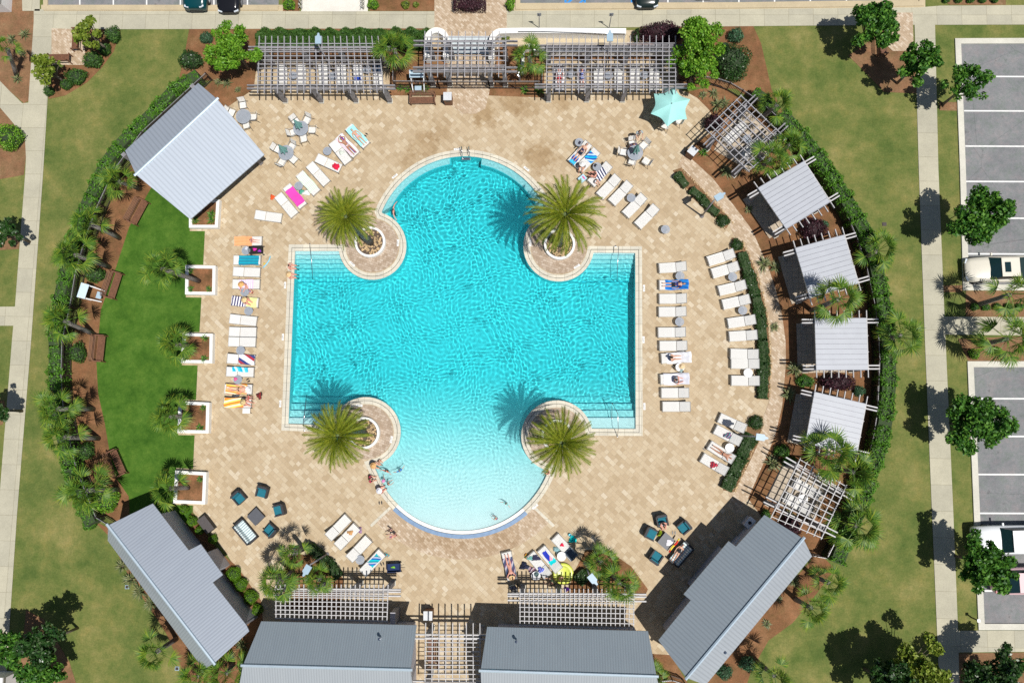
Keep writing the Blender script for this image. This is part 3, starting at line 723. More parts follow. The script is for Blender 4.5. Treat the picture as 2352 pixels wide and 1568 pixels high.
def date_crown(seed, nf=66, rad=2.95):
    r = np.random.RandomState(seed); V = []; F = []; A = []; k = 0
    for i in range(nf):
        az = i*2.39996+r.uniform(-.12, .12); u = (i+.5)/nf; el = 1.35-1.55*u**.8+r.uniform(-.08, .08)
        L = rad*(.72+.38*u)*r.uniform(.93, 1.05); h = np.array([math.cos(az), math.sin(az), 0]); side = np.array([-math.sin(az), math.cos(az), 0]); zv = np.array([0, 0, 1.])
        ns = 12; pts = []; p = h*.12; e = el; dl = L/ns
        for s in range(ns+1):
            pts.append(p.copy()); p = p+(h*math.cos(e)+zv*math.sin(e))*dl; e -= (.10+.045*u)*(1+s*.08)
        pts = np.array(pts)
        for s in range(ns):
            w = .036*(1-s/ns)+.008; q = [pts[s]-side*w, pts[s]+side*w, pts[s+1]+side*w*.9, pts[s+1]-side*w*.9]
            V += q; A += [s/ns*.5]*4; F.append((k, k+1, k+2, k+3)); k += 4
        nl = 34
        for j in range(nl):
            t = .14+.86*j/nl; s = min(ns-1, int(t*ns)); fr = t*ns-s; c = pts[s]*(1-fr)+pts[s+1]*fr; tan = pts[s+1]-pts[s]; tan /= np.linalg.norm(tan)
            ll = .40*math.sin(math.pi*min(1, t*.75+.2))**.7*r.uniform(.85, 1.1)
            for sd in (-1, 1):
                up = np.cross(tan, side*sd)*sd; up = up if up[2] > 0 else -up
                d = tan*(.95+.5*t)+side*sd*(.72-.25*t)+up*r.uniform(.1, .5); d /= np.linalg.norm(d)
                wv = tan*.021; tip = c+d*ll-zv*ll*.10
                V += [c-wv, c+wv, c+d*ll*.5+wv*.9, tip]; a0 = t*.62+.25*u*r.uniform(.2, 1); A += [a0, a0, a0+.10, a0+.28]; F.append((k, k+1, k+2, k+3)); k += 4
    return np.array(V), np.array(F), A
DC = [date_crown(5, 84), date_crown(9, 76)]
def datepalm(x, y, bx, by, z, label, sc, rz, i, first={}):
    c = P(x, y, z-.2); b = P(bx, by); root = thing('date_palm', label, 'palm tree', b, 0, 'big date palms on the pool islands')
    i = i % 2
    if i not in first:
        dv, df, da_ = DC[i]; first[i] = npmesh('crown', dv, df); first[i].materials.append(G_date); a = first[i].attributes.new('tip', 'FLOAT', 'POINT'); a.data.foreach_set('value', np.asarray(da_, np.float32))
    o = bpy.data.objects.new('crown', first[i]); COL.objects.link(o); o.parent = root; o.location = c-b; o.rotation_euler = (R(4)*math.sin(rz), R(4)*math.cos(rz), rz); o.scale = (sc, sc, sc)
    d = c-b; MB().tube([(0, 0, 0), d*.5, d*.88, d*.96], [.30, .24, .26, .10], 12).build('trunk', pbark_m, root, smooth=True)
    MB().lathe([(.02, -.25), (.16, -.3), (.30, -.5), (.30, -.65), (.25, -.95)], 10, tuple(d)).build('crown_boot', mk('leaf bases', (.12, .16, .06), .8, var=.4), root)
ISL = [(852, 558, 794, 497, 7.6, 'upper left'), (1285, 563, 1299, 491, 9.0, 'upper right'), (838, 994, 775, 1001, 8.0, 'lower left'), (1280, 1000, 1290, 1017, 8.0, 'lower right')]
for i, (bx, by, x, y, z, nm) in enumerate(ISL):
    datepalm(x, y, bx, by, z, 'feathery date palm with yellow frond tips on the %s pool island' % nm, (.93, 1.16, 1.0, 1.02)[i], i*1.3, i)
    c = P(bx, by)
    ro = thing('round_planter', 'white curved planter wall filled with river rock, %s pool island' % nm, 'planter', c, 0, 'white round planters')
    MB().lathe([(1.15, 0), (1.15, .42), (.98, .42), (.98, .15)], 48).build('wall', white_m, ro, smooth=False)
    rk = MB(); rr = random.Random(i)
    for k in range(150):
        a = rr.uniform(0, 6.28); q = math.sqrt(rr.uniform(.08, 1))*.93; sz = rr.uniform(.05, .10)
        rk.lathe([(.005, sz*.9), (sz*.75, sz*.6), (sz, .0), (sz*.6, -sz*.4)], 6, (q*math.cos(a), q*math.sin(a), .24+rr.uniform(-.02, .03)))
    o = rk.build('rock_fill', rock_m, ro); o['kind'] = 'stuff'
    MB().lathe([(.97, .2), (.01, .2)], 32).build('soil', mk('soil', (.10, .07, .05), .9), ro)

SAB = [(272, 417, 322, 434, 3.0, 1.0, 'left bed, just below the corner of the pale shelter roof'), (207, 514, 275, 547, 3.8, 1.1, 'left bed, beside the second timber bench corner'),
 (170, 584, 252, 614, 4.5, 1.15, 'left bed, above the round green shrub'), (370, 617, 462, 647, 6.1, 1.05, 'leaning out of the topmost whole white square planter'),
 (147, 737, 215, 767, 3.7, 1.2, 'left bed, beside the white framed stand'), (405, 791, 437, 796, 3.0, 1.0, 'in the white square planter level with the pool middle'),
 (130, 939, 215, 939, 4.5, 1.1, 'left bed, upper of the close pair near the lower fence'), (147, 1004, 227, 1006, 4.2, 1.2, 'left bed, lower of the close pair near the lower fence'),
 (390, 956, 442, 956, 3.6, 1.05, 'in the white square planter below the pool middle'), (200, 1126, 272, 1124, 4.0, 1.3, 'left bed, above the lower left bathhouse'),
 (390, 1121, 437, 1119, 3.3, 1.1, 'in the lowest white square planter'), (905, 112, 920, 162, 3.4, 1.15, 'between the left and middle pergolas at the top'),
 (1216, 130, 1220, 165, 3.0, 1.0, 'between the middle and right pergolas at the top'), (1785, 240, 1750, 270, 3.2, 1.0, 'against the hedge above the slatted pergola'),
 (1814, 333, 1790, 352, 2.8, .9, 'small, at the upper corner of the first white cabana'), (1770, 365, 1748, 386, 3.0, 1.1, 'in the gap between slatted pergola and first white cabana'),
 (2014, 577, 1975, 597, 3.0, 1.2, 'outside the hedge beside the second white cabana'), (1926, 687, 1863, 713, 5.4, 1.15, 'between the second and third white cabanas'),
 (2071, 770, 2020, 782, 3.6, 1.2, 'outside the hedge beside the third white cabana'), (2321, 676, 2245, 700, 4.2, 1.25, 'upper palm of the parking island by the beige car'),
 (2314, 778, 2250, 792, 3.9, 1.3, 'lower palm of the parking island under the crosswalk'), (1904, 1041, 1865, 1040, 3.4, 1.35, 'yellow tipped, below the fourth white cabana'),
 (1961, 1084, 1925, 1078, 3.4, 1.2, 'green, over the fence below the fourth white cabana'), (1969, 1208, 1935, 1197, 3.0, 1.3, 'at the lower right end of the curved hedge'),
 (1904, 1338, 1868, 1322, 3.0, .95, 'upper of two on the lawn behind the right bathhouse'), (1864, 1396, 1828, 1376, 3.2, 1.05, 'lower of two on the lawn behind the right bathhouse'),
 (1381, 1290, 1372, 1282, 3.2, .85, 'upper palm in the bed by the lower right pergola'), (1424, 1340, 1405, 1318, 3.6, 1.0, 'lower palm in the bed by the lower right pergola'),
 (675, 1271, 698, 1259, 3.2, .85, 'upper palm in the bed by the lower left pergola'), (638, 1338, 672, 1312, 3.8, 1.0, 'wide, left palm in the bed by the lower left pergola'),
 (732, 1330, 738, 1322, 3.4, .8, 'right palm in the bed by the lower left pergola'), (360, 1496, 405, 1466, 4.0, 1.15, 'on the lawn behind the left bathhouse'),
 (455, 1552, 480, 1530, 3.0, 1.1, 'at the foot of the left bathhouse roof'), (520, 1545, 535, 1525, 3.0, 1.2, 'in the gap between left bathhouse and lower roofs'),
 (1779, 1551, 1740, 1520, 3.0, 1.0, 'at the bottom edge below the right bathhouse'), (1405, 1543, 1420, 1530, .9, .45, 'tiny')]
for i, (x, y, bx, by, z, sc, nm) in enumerate(SAB[:-1]):
    sabal(x, y, bx, by, z, 'cabbage palm with fan leaves, '+nm, sc, i)
sabal(17, 112, 38, 172, 3.0, 'blue green palm with leaning trunk at the left edge, top bed', .75, 1); sabal(1500, 1555, 1503, 1560, 1.2, 'small palm tucked behind the lower right roof end', .8, 2)

tree(533, 112, 56, 3.4, G_bright, 'bright green round tree left of the top left pergola', seed=2, ls=.10, gaps=.2)
tree(1605, 85, 48, 3.6, G_bright, 'tall lime green tree, upper crown right of the top right pergola', seed=3, ls=.10)
tree(1600, 150, 50, 3.0, G_bright, 'lime green tree beside the right pergola end, lower and nearer the deck', seed=31, ls=.10)
tree(2012, 58, 54, 3.4, G_mid, 'bright green tree over the top right bench plaza', seed=4)
tree(2111, 143, 46, 3.5, G_mid, 'green tree beside the right walk below the plaza tree', seed=5)
tree(2222, 195, 46, 3.4, G_mid, 'sparse light tree leaning over the first parking bay', seed=6, sparse=.55)
tree(2246, 499, 62, 3.9, G_mid, 'dense dark green tree over the upper parking bays', seed=7)
tree(2248, 972, 62, 3.6, G_mid, 'dense green tree over the lower parking bays', seed=8)
tree(2258, 1296, 58, 3.5, G_mid, 'green tree hiding the side of the white pickup', seed=9)
tree(2112, 1545, 60, 3.0, G_yel, 'yellow green tree at the bottom edge by the right walk', seed=10)
tree(2040, 1575, 55, 3.8, G_dark, 'dark tree at the bottom edge left of the yellow green one', seed=12)
tree(2285, 1560, 62, 3.4, G_dark, 'dark tree in the bottom right corner bed', seed=11)
tree(20, 1490, 46, 3.0, G_mid, 'green tree at the left edge near the bottom corner', seed=13)
tree(92, 1555, 48, 3.0, G_mid, 'bright tree at the bottom edge in the left corner', seed=14)
tree(95, 1478, 42, 4.2, G_dark, 'dark tree between the two bright corner trees', seed=24)
tree(8, 534, 34, 3.0, G_dark, 'dark tree at the left edge beside the walk', seed=15)
tree(-16, 942, 30, 3.2, G_dark, 'dark tree barely entering at the left edge', seed=16)
tree(203, 78, 34, 2.8, G_yel, 'yellow green small tree over the corner bench, top left', seed=17, sparse=.8)
tree(103, 157, 34, 2.6, G_yel, 'yellow green small tree by the left walk below the plaza', seed=18, sparse=.7)

hedge([(452, 172), (400, 205), (358, 252), (307, 300), (270, 337), (240, 378), (228, 407), (208, 450), (186, 495), (165, 560), (147, 640), (135, 692), (124, 742), (126, 796), (126, 859), (128, 934), (142, 996), (160, 1071), (172, 1121), (190, 1165), (208, 1200)], 1.0, 1.7, G_hedge, 'long curved green hedge outside the left fence', 3, z=1.3)
hedge([(1796, 262), (1836, 306), (1874, 352), (1905, 395), (1921, 420), (1944, 458), (1970, 500), (1990, 535), (2012, 605), (2026, 679), (2037, 742), (2042, 809), (2042, 884), (2035, 959), (2024, 1021), (2002, 1079), (1987, 1134), (1972, 1174), (1942, 1240), (1924, 1290)], 1.15, 1.9, G_hedge, 'long curved green hedge outside the right fence', 4, z=1.5)
hedge([(1735, 209), (1762, 228), (1785, 250)], .8, 1.3, G_hedge, 'short piece of hedge at the upper end of the right fence', 5, z=1.1)
hedge([(1556, 399), (1576, 424)], .62, .6, G_dark, 'first short piece of the low clipped hedge beside the slatted pergola path', 6, ls=.05, kind='low_hedge')
hedge([(1590, 435), (1612, 452), (1630, 474), (1648, 488)], .62, .6, G_dark, 'low clipped hedge piece under the street lamp', 7, ls=.05, kind='low_hedge')
shrub(1661, 506, 15, 15, .6, G_dark, 'round clipped shrub ending the hedge under the street lamp', seed=8, ls=.05)
shrub(1693.5, 562, 14, 14, .6, G_dark, 'round clipped shrub above the long low hedge', seed=9, ls=.05)
hedge([(1706, 582), (1722, 632), (1738, 680), (1748, 725), (1753, 780), (1756, 834), (1753, 912)], .78, .6, G_dark, 'long low clipped hedge behind the outer lounger row', 10, ls=.05, kind='low_hedge')
shrub(1737, 970, 17, 16, .6, G_dark, 'round clipped shrub beside the lamp on the right path', seed=11, ls=.05)
hedge([(1727, 1000), (1703, 1050), (1686, 1090), (1670, 1122)], .95, .65, G_dark, 'low clipped hedge behind the four slanted loungers', 12, ls=.05, kind='low_hedge')
hedge([(708, 1255), (735, 1278), (758, 1300), (776, 1325)], .7, .7, G_dark, 'low hedge along the corner bed by the lower left pergola', 13, ls=.05, kind='low_hedge')
hedge([(1330, 1318), (1345, 1335)], 1.0, .7, G_dark, 'clump of low hedge in the corner bed by the lower right pergola', 14, ls=.05, kind='low_hedge')
for i, (x, y, r_) in enumerate([(422, 1170, 10), (440, 1197, 12), (457, 1218, 9), (488, 1238, 10), (536, 1318, 16), (552, 1342, 15), (575, 1371, 16), (590, 1400, 12)]):
    shrub(x, y, r_, r_, .75, G_box, 'clipped lime green ball, %s from the turf end along the left bathhouse' % ORD[i], kind='clipped_ball', seed=20+i, ls=.035, dens=1.3, group='clipped balls')
SH = [(435, 135, 28, 22, 1.3, G_dark, 'dark glossy mounded shrub on the lawn edge, top left'), (211, 136, 23, 20, .9, G_jun, 'green feathery shrub below the yellow tree'), (257, 78, 18, 20, .9, G_jun, 'green feathery shrub right of the yellow tree, by the top walk'),
 (238, 112, 15, 15, .8, G_jun, 'small feathery shrub between two others right of the yellow tree'), (172, 175, 26, 20, .8, G_jun, 'wide feathery shrub below the corner bench'), (150, 193, 14, 12, .7, G_jun, 'small feathery shrub joined to the wide one below the bench'),
 (110, 208, 12, 12, .7, G_jun, 'small feathery shrub at the corner of the left walk'), (473, 86, 16, 14, .6, G_blue, 'blue green tuft between lawn and bright tree'),
 (1691, 80, 18, 17, .8, G_blue, 'round blue green tuft right of the lime green tree'), (1663, 108, 14, 12, .6, G_blue, 'small blue green tuft above the dark glossy shrub'), (1684, 140, 42, 44, 1.7, G_dark, 'big dark glossy shrub right of the lime green tree'),
 (17, 312, 30, 32, 1.5, G_bright, 'big round bright shrub at the left edge'), (217, 630, 23, 18, 1.0, G_jun, 'round green shrub in the left bed near the fence'), (176, 1000, 0, 0, 0, None, ''),
 (176, 810, 18, 24, 1.0, G_jun, 'green shrub by the fence left of a timber bench'), (195, 1035, 18, 20, 1.0, G_jun, 'green shrub behind the lower palm pair'), (240, 1150, 30, 26, 1.1, G_bright, 'bright shrub at the lower end of the left bed'), (204, 1203, 16, 14, .9, G_hedge, 'hedge like shrub by the left bathhouse corner'),
 (1869, 524, 30, 26, 1.1, G_pur, 'dark purple shrub between the first and second cabanas'), (1925, 877, 40, 20, 1.2, G_pur, 'dark purple shrub between the third and fourth cabanas'),
 (1641, 280, 22, 19, 1.2, G_pur, 'dark purple round shrub left of the slatted pergola'), (1521, 72, 58, 24, 1.4, G_pur, 'long dark purple shrub behind the top right pergola'), (1820, 1210, 22, 26, 1.2, G_pur, 'dark purple shrub between the lower pergola and right bathhouse'),
 (1463, 80, 7, 16, 1.0, G_dark, 'narrow dark green shrub left of the long purple one'), (1975, 898, 13, 12, .6, G_blue, 'blue green tuft between purple shrub and fence'), (1895, 515, 9, 9, .5, G_blue, 'small tuft right of the purple shrub by the second cabana'),
 (663, 8, 14, 13, .8, G_bright, 'round green shrub at the top edge left of the shell path'), (857, 8, 13, 11, .8, G_bright, 'round green shrub at the top edge right of the shell path'), (1172, 9, 10, 14, .8, G_bright, 'round green shrub at the top edge right of the entry path'), (931, 10, 10, 10, .5, G_yel, 'yellow green small shrub at the top edge'), (955, 10, 7, 6, .4, G_yel, 'tiny yellow green shrub at the top edge'),
 (1161, 85, 10, 8, .5, G_yel, 'yellow shrub inside the curved white wall'), (1850, 875, 20, 14, .7, G_mid, 'green shrub on the path side between third and fourth cabanas'), (1797, 1035, 18, 14, .7, G_mid, 'green shrub at the top of the lower slatted pergola'), (1815, 1060, 16, 12, .7, G_mid, 'second green shrub at the top of the lower slatted pergola'),
 (2240, 812, 12, 12, .6, G_bright, 'green ball shrub in the palm island below the crosswalk'), (2290, 805, 10, 10, .5, G_bright, 'second green ball shrub below the crosswalk'), (2330, 1535, 16, 14, .8, G_mid, 'dark round shrub in the bottom right bed'),
 (1760, 1182, 10, 12, .6, G_mid, 'low green plant beside the ground box by the right bathhouse'), (2030, 1508, 0, 0, 0, None, ''), (1718, 1525, 18, 16, .8, G_blue, 'green tuft behind the right bathhouse near the bottom'), (1665, 1545, 18, 15, .7, G_blue, 'green tuft at the bottom edge behind the right bathhouse')]
for i, (x, y, a, b_, h, m_, lb) in enumerate(SH):
    if m_: shrub(x, y, a, b_, h, m_, lb, seed=40+i, ls=.07 if h > .7 else .05)
s_ = shrub(1079, 10, 37, 15, .9, G_pur, 'clipped rectangular purple hedge in the entry path', seed=77, ls=.05, box=True, dens=1.4, kind='clipped_hedge')
for i in range(5): shrub(2240+26*i, 704.5, 9.5, 9, .45, G_mid, '%s ball shrub from the left above the crosswalk' % ORD[i], seed=90+i, ls=.04, kind='ball_shrub', group='ball shrubs above the crosswalk')
for i in range(5): shrub(2175+28*i, 0, 8, 6, .45, G_mid, '%s ball shrub from the left along the top right edge' % ORD[i], seed=96+i, ls=.04, kind='ball_shrub', group='ball shrubs along the top edge')
# juniper ground cover
r = np.random.RandomState(5); Aq = [P(588, 67, .3), P(984, 66, .3), P(984, 112, .3), P(588, 112, .3)]
n_ = 26000; u = r.rand(n_, 1); vv_ = r.rand(n_, 1)
pp = (np.array(Aq[0])*(1-u)*(1-vv_)+np.array(Aq[1])*u*(1-vv_)+np.array(Aq[2])*u*vv_+np.array(Aq[3])*(1-u)*vv_); pp[:, 2] = .1+.35*np.abs(np.sin(pp[:, 0]*3.1+np.sin(pp[:, 1]*4))*np.cos(pp[:, 1]*3.7+pp[:, 0]))+r.rand(n_)*.1
pp[:, 1] += .1*np.sin(pp[:, 0]*5)
v, f = leafcloud(pp, np.tile([[0, .5, .9]], (n_, 1)), .09, .6, .4, 6, .3)
jg = npobj('juniper_ground_cover', v, f, G_jun); jg['kind'] = 'stuff'; tag(jg, 'low feathery juniper behind the top left pergola', 'ground cover')

def spiky_mesh(seed, n=34, L=.42, mat=G_agave):
    r = np.random.RandomState(seed); V = []; F = []
    for i in range(n):
        az = i*2.4+r.uniform(-.3, .3); el = r.uniform(.15, 1.25); l = L*r.uniform(.7, 1.15); h = np.array([math.cos(az), math.sin(az), 0]); s = np.array([-math.sin(az), math.cos(az), 0])
        d = h*math.cos(el)+np.array([0, 0, math.sin(el)]); m = d*l*.55; t = d*l+h*l*.15-np.array([0, 0, .2*l]); k = len(V); w_ = .028
        V += [h*.03-s*.01, h*.03+s*.01, m+s*w_, m-s*w_, t]; F += [(k, k+1, k+2, k+3), (k+3, k+2, k+4)]
    me = bpy.data.meshes.new('blades'); me.from_pydata([tuple(p) for p in V], [], F); me.update(); me.materials.append(mat); return me
SPK = [spiky_mesh(1), spiky_mesh(2, 46, .55), spiky_mesh(3, 26, .35), spiky_mesh(4, 30, .4, G_mid)]
def spiky(x, y, k, sc, label):
    p = P(x, y, .2); root = thing('spiky_plant', label, 'plant', (p.x, p.y, .02), x, 'small plants in the beds')
    o = bpy.data.objects.new('blades', SPK[k]); COL.objects.link(o); o.parent = root; o.scale = (sc, sc, sc)
    o2 = MB().lathe([(.06, 0), (.05, .10), (.01, .14)], 8).build('stem', bark_m, root); return root
SP = [(1755, 605, 1, 1.3, 'beside the second white cabana'), (1781, 613, 1, 1.1, 'right of another by the second cabana'), (1778, 470, 1, 1.2, 'on the path corner by the first cabana'), (1720, 480, 2, 1.2, 'left of the first cabana shade'), (1780, 750, 2, 1.3, 'on the path corner by the third cabana'),
 (1826, 848, 1, 1.4, 'below the third cabana deck'), (1812, 905, 1, 1.3, 'on the path corner by the fourth cabana'), (1775, 1063, 1, 1.4, 'left of the lower slatted pergola'), (1668, 394, 1, 1.2, 'below the upper slatted pergola'), (1695, 395, 2, 1.0, 'second below the upper slatted pergola'),
 (1640, 214, 0, 1.2, 'silvery, by the deck edge above the slatted pergola'), (1648, 240, 1, 1.2, 'right of the deck edge above the slatted pergola'), (1664, 236, 0, 1.3, 'near the upper corner of the slatted pergola'), (1616, 217, 2, 1.2, 'near the lime green tree'), (1615, 350, 3, 1.2, 'beside the ground box left of the slatted pergola'),
 (500, 187, 2, 1.2, 'below the bright round tree, left'), (520, 190, 0, 1.2, 'below the bright round tree'), (545, 205, 2, 1.0, 'by the top left pergola corner'), (918, 202, 3, 1.0, 'first in the bed left of the gate'), (935, 203, 3, 1.0, 'second in the bed left of the gate'), (960, 205, 3, 1.3, 'third in the bed left of the gate'), (978, 203, 3, 1.2, 'fourth in the bed left of the gate'),
 (1205, 204, 3, 1.2, 'first in the bed right of the gate'), (1237, 204, 3, 1.4, 'second in the bed right of the gate'), (55, 78, 0, 1.3, 'upper in the worn top left bed'), (50, 122, 2, 1.2, 'middle in the worn top left bed'), (25, 90, 1, 1.0, 'left in the worn top left bed'), (38, 180, 0, 1.2, 'lower in the worn top left bed'),
 (484, 492, 3, 1.1, 'upper in the planter under the shelter corner'), (485, 507, 3, 1.2, 'lower right in the planter under the shelter corner'), (447, 508, 3, 1.1, 'lower left in the planter under the shelter corner'), (438, 621, 3, .9, 'upper left corner of the topmost square planter'), (438, 663, 3, .9, 'lower left corner of the topmost square planter'), (479, 665, 3, .9, 'lower right corner of the topmost square planter'),
 (470, 774, 3, 1.0, 'upper right corner of the second square planter'), (425, 822, 3, 1.0, 'lower left corner of the second square planter'), (469, 823, 3, 1.0, 'lower right corner of the second square planter'), (466, 937, 3, .9, 'upper right corner of the third square planter'), (458, 981, 3, 1.0, 'lower right corner of the third square planter'), (458, 1100, 3, .8, 'upper right corner of the lowest square planter'),
 (280, 1300, 1, 1.2, 'first along the lawn side of the left bathhouse'), (300, 1330, 1, 1.4, 'second along the lawn side of the left bathhouse'), (320, 1358, 1, 1.4, 'third along the lawn side of the left bathhouse'), (345, 1385, 1, 1.3, 'fourth along the lawn side of the left bathhouse'), (553, 1480, 0, 1.4, 'in the gap right of the left bathhouse'),
 (1825, 1335, 1, 1.0, 'first along the lawn side of the right bathhouse'), (1790, 1375, 2, 1.0, 'second along the lawn side of the right bathhouse'), (1762, 1432, 2, 1.2, 'third along the lawn side of the right bathhouse'), (1815, 1185, 1, 1.0, 'in the corner of the lower slatted pergola')]
for (x, y, k, sc, lb) in SP:
    o = spiky(x, y, k, sc, 'small spiky plant, '+lb)
    if 'planter' in lb: q_ = P(x, y, .5); o.location = (q_.x, q_.y, .385)

# ================================================================== pergolas
def lerp(a, b, t): return a+(b-a)*t
def pergola(label, quad, nr, beams, npur, posts, mat, z=2.75, ov=.06, purl=(.14, .86), rw=.05, kind='pergola', slab=None, slabn=9, group='pergolas', stub=None):
    """quad: frame positions of the rafter ends (start-first, start-last, end-last, end-first) at height z;
    rafters run start->end, beams cross them at the fractions given"""
    A, B, C, D_ = [P(*p, z) for p in quad]; c = (A+B+C+D_)/4; base = Vector((c.x, c.y, 0))
    root = thing(kind, label, kind.replace('_', ' '), base, 0, group)
    u = (B-A).normalized()
    mb = MB()
    for i in range(nr):
        t = i/(nr-1); mb.beam(lerp(A, B, t), lerp(D_, C, t), rw, .14)
    mb.build('rafters', mat, root, base)
    for fb in beams:
        a, b = lerp(A, D_, fb), lerp(B, C, fb)
        MB().beam(a-u*.85-Vector((0, 0, .19)), b+u*.85-Vector((0, 0, .19)), .085, .22).build('beam', wood_m if mat is woodp_m else mat, root, base)
    mb = MB()
    for i in range(npur):
        fb = lerp(purl[0], purl[1], i/(npur-1)); a, b = lerp(A, D_, fb), lerp(B, C, fb)
        mb.beam(a-u*.05+Vector((0, 0, .10)), b+u*.05+Vector((0, 0, .10)), .05, .05)
    mb.build('purlins', mat, root, base)
    for (s, fb) in posts:
        p = lerp(lerp(A, B, s), lerp(D_, C, s), fb); mb = MB()
        mb.box((p.x, p.y, (z-.28)/2), (.30, .30, z-.28), math.atan2(u.y, u.x))
        po = mb.build('post', wood_m, root, base)
        MB().box((p.x, p.y, .06), (.38, .38, .12), math.atan2(u.y, u.x)).build('footing', kerbw_m, po, base)
    if slab:
        q = [P(*p, z+.16) for p in slab]; mb = MB(); ups = [(v.x, v.y) for v in q]
        mb.prism(ups, z+.135, z+.165)
        a0, a1, a2, a3 = [P(*p, z+.17) for p in slab]
        pan = mb.build('roof_panel', mk('pale corrugated panel', (.40, .42, .46), .45, var=.05, scale=1.2), root, base)
        mb = MB()
        for i in range(slabn):
            t = i/(slabn-1); mb.beam(lerp(a0, a3, t)+Vector((0, 0, .012)), lerp(a1, a2, t)+Vector((0, 0, .012)), .035, .035)
        mb.build('panel_rib', mk('panel rib', (.30, .31, .35), .5), pan, base)
    return root
fr4 = lambda n, f: [(i/(n-1), f) for i in range(n)]
pergola('weathered grey pergola above lounge chairs, top left', [(596, 84), (868.5, 84), (882, 215), (592, 215)], 20, (.17, .225, .845, .90), 11, [(.02, .2), (.35, .2), (.66, .2), (.99, .2), (.13, .875), (.43, .875), (.72, .875), (1.0, .875)], woodp_m)
pergola('weathered grey entrance pergola over the steps, top middle', [(976, 72.5), (1162, 72.5), (1161, 177.5), (974, 177.5)], 13, (.19, .28, .77, .86), 8, [(.05, .23), (.30, .23), (.80, .23), (.98, .23), (.05, .82), (.27, .82), (.80, .82), (.98, .82)], woodp_m, z=2.8)
pergola('weathered grey pergola above lounge chairs, top right', [(1256.5, 83), (1551.5, 83), (1551.5, 215), (1255, 215)], 21, (.15, .20, .83, .88), 11, [(.02, .18), (.33, .18), (.64, .18), (.95, .18), (.02, .855), (.33, .855), (.62, .855), (.94, .855)], woodp_m)
pergola('open slatted grey pergola turned forty five degrees, upper right', [(1620, 296.5), (1699.7, 219), (1807, 321), (1721, 395)], 9, (.16, .22, .80, .86), 10, [(.04, .19), (.96, .19), (.04, .83), (.96, .83)], woodp_m, purl=(.02, .98))
pergola('open slatted white pergola over two loungers, lower right', [(1839, 1051), (1944.5, 1113), (1885, 1238), (1769.5, 1190)], 8, (.10, .17, .76, .84), 10, [(.04, .14), (.96, .14), (.04, .80), (.96, .80)], woodw_m, purl=(.03, .97))
CAB = [('first white roofed cabana below the upper slatted pergola', [(1741, 432), (1847, 370.5), (1906.5, 464), (1806, 526)]),
       ('second white roofed cabana counting down the right side', [(1826.5, 570), (1939, 539.5), (1971.5, 650.5), (1860, 684)]),
       ('third white roofed cabana, the squarely set one on the right', [(1871.5, 731), (1990, 730.5), (1993.5, 849), (1875, 849.5)]),
       ('fourth white roofed cabana counting down the right side', [(1871, 900), (1989, 927.5), (1967, 1043), (1850, 1017)])]
for lb, q in CAB:
    c0 = Vector((sum(p[0] for p in q)/4, sum(p[1] for p in q)/4)); v = [Vector(p) for p in q]
    dy = (v[3]-v[0])*.15; dx = (v[1]-v[0])*.0
    quad = [tuple(v[0]-dy), tuple(v[1]-dy), tuple(v[2]+dy), tuple(v[3]+dy)]
    pergola(lb, quad, 8, (.13, .18, .82, .87), 4, [(.03, .15), (.97, .15), (.03, .85), (.97, .85)], woodw_m, slab=q, slabn=11, kind='cabana', group='white roofed cabanas', rw=.05)
    f = [P(c0.x+(p[0]-c0.x)*.98+(-26), c0.y+(p[1]-c0.y)*.98+0) for p in q]
    gq = [down(p, 2.9) for p in q]; cx_ = sum(p[0] for p in gq)/4; cy_ = sum(p[1] for p in gq)/4
    struct('cabana_floor', MB().sheet([(p[0]-.35, p[1], 0) for p in gq], (), .045), concrete('cabana floor stone', (.50, .42, .33), .41) if 'cabana floor stone' not in MATS else MATS['cabana floor stone'], 'paved floor under a cabana')
sheet('cabana_floor', [(1662, 300), (1718, 253), (1790, 330), (1715, 395), (1690, 375), (1640, 345)], .045, MATS['cabana floor stone'], 'paved floor under the upper slatted pergola')
sheet('cabana_floor', [(1800, 1060), (1905, 1120), (1870, 1195), (1760, 1140)], .045, MATS['cabana floor stone'], 'paved floor under the lower slatted pergola')
pergola('white slatted pergola in front of the lower left roof', [(634, 1341), (891.8, 1341.5), (889, 1428), (634.5, 1421)], 25, (.15, .21, .32), 8, [(.35, .17), (.68, .17), (.98, .17), (.02, .17)], woodw_m, purl=(.12, .96))
pergola('white slatted pergola in front of the lower right roof', [(1194.5, 1351), (1456, 1351), (1455, 1446), (1194.5, 1438)], 26, (.15, .21, .32), 8, [(.02, .17), (.35, .17), (.68, .17), (.98, .17)], woodw_m, purl=(.12, .96))
pergola('white slatted pergola over the bottom middle walkway', [(978, 1429), (1102.5, 1430), (1103, 1600), (976, 1600)], 9, (.17, .225, .80, .86), 14, [(.02, .2), (.98, .2), (.02, .83), (.98, .83)], woodw_m, purl=(.20, .99))

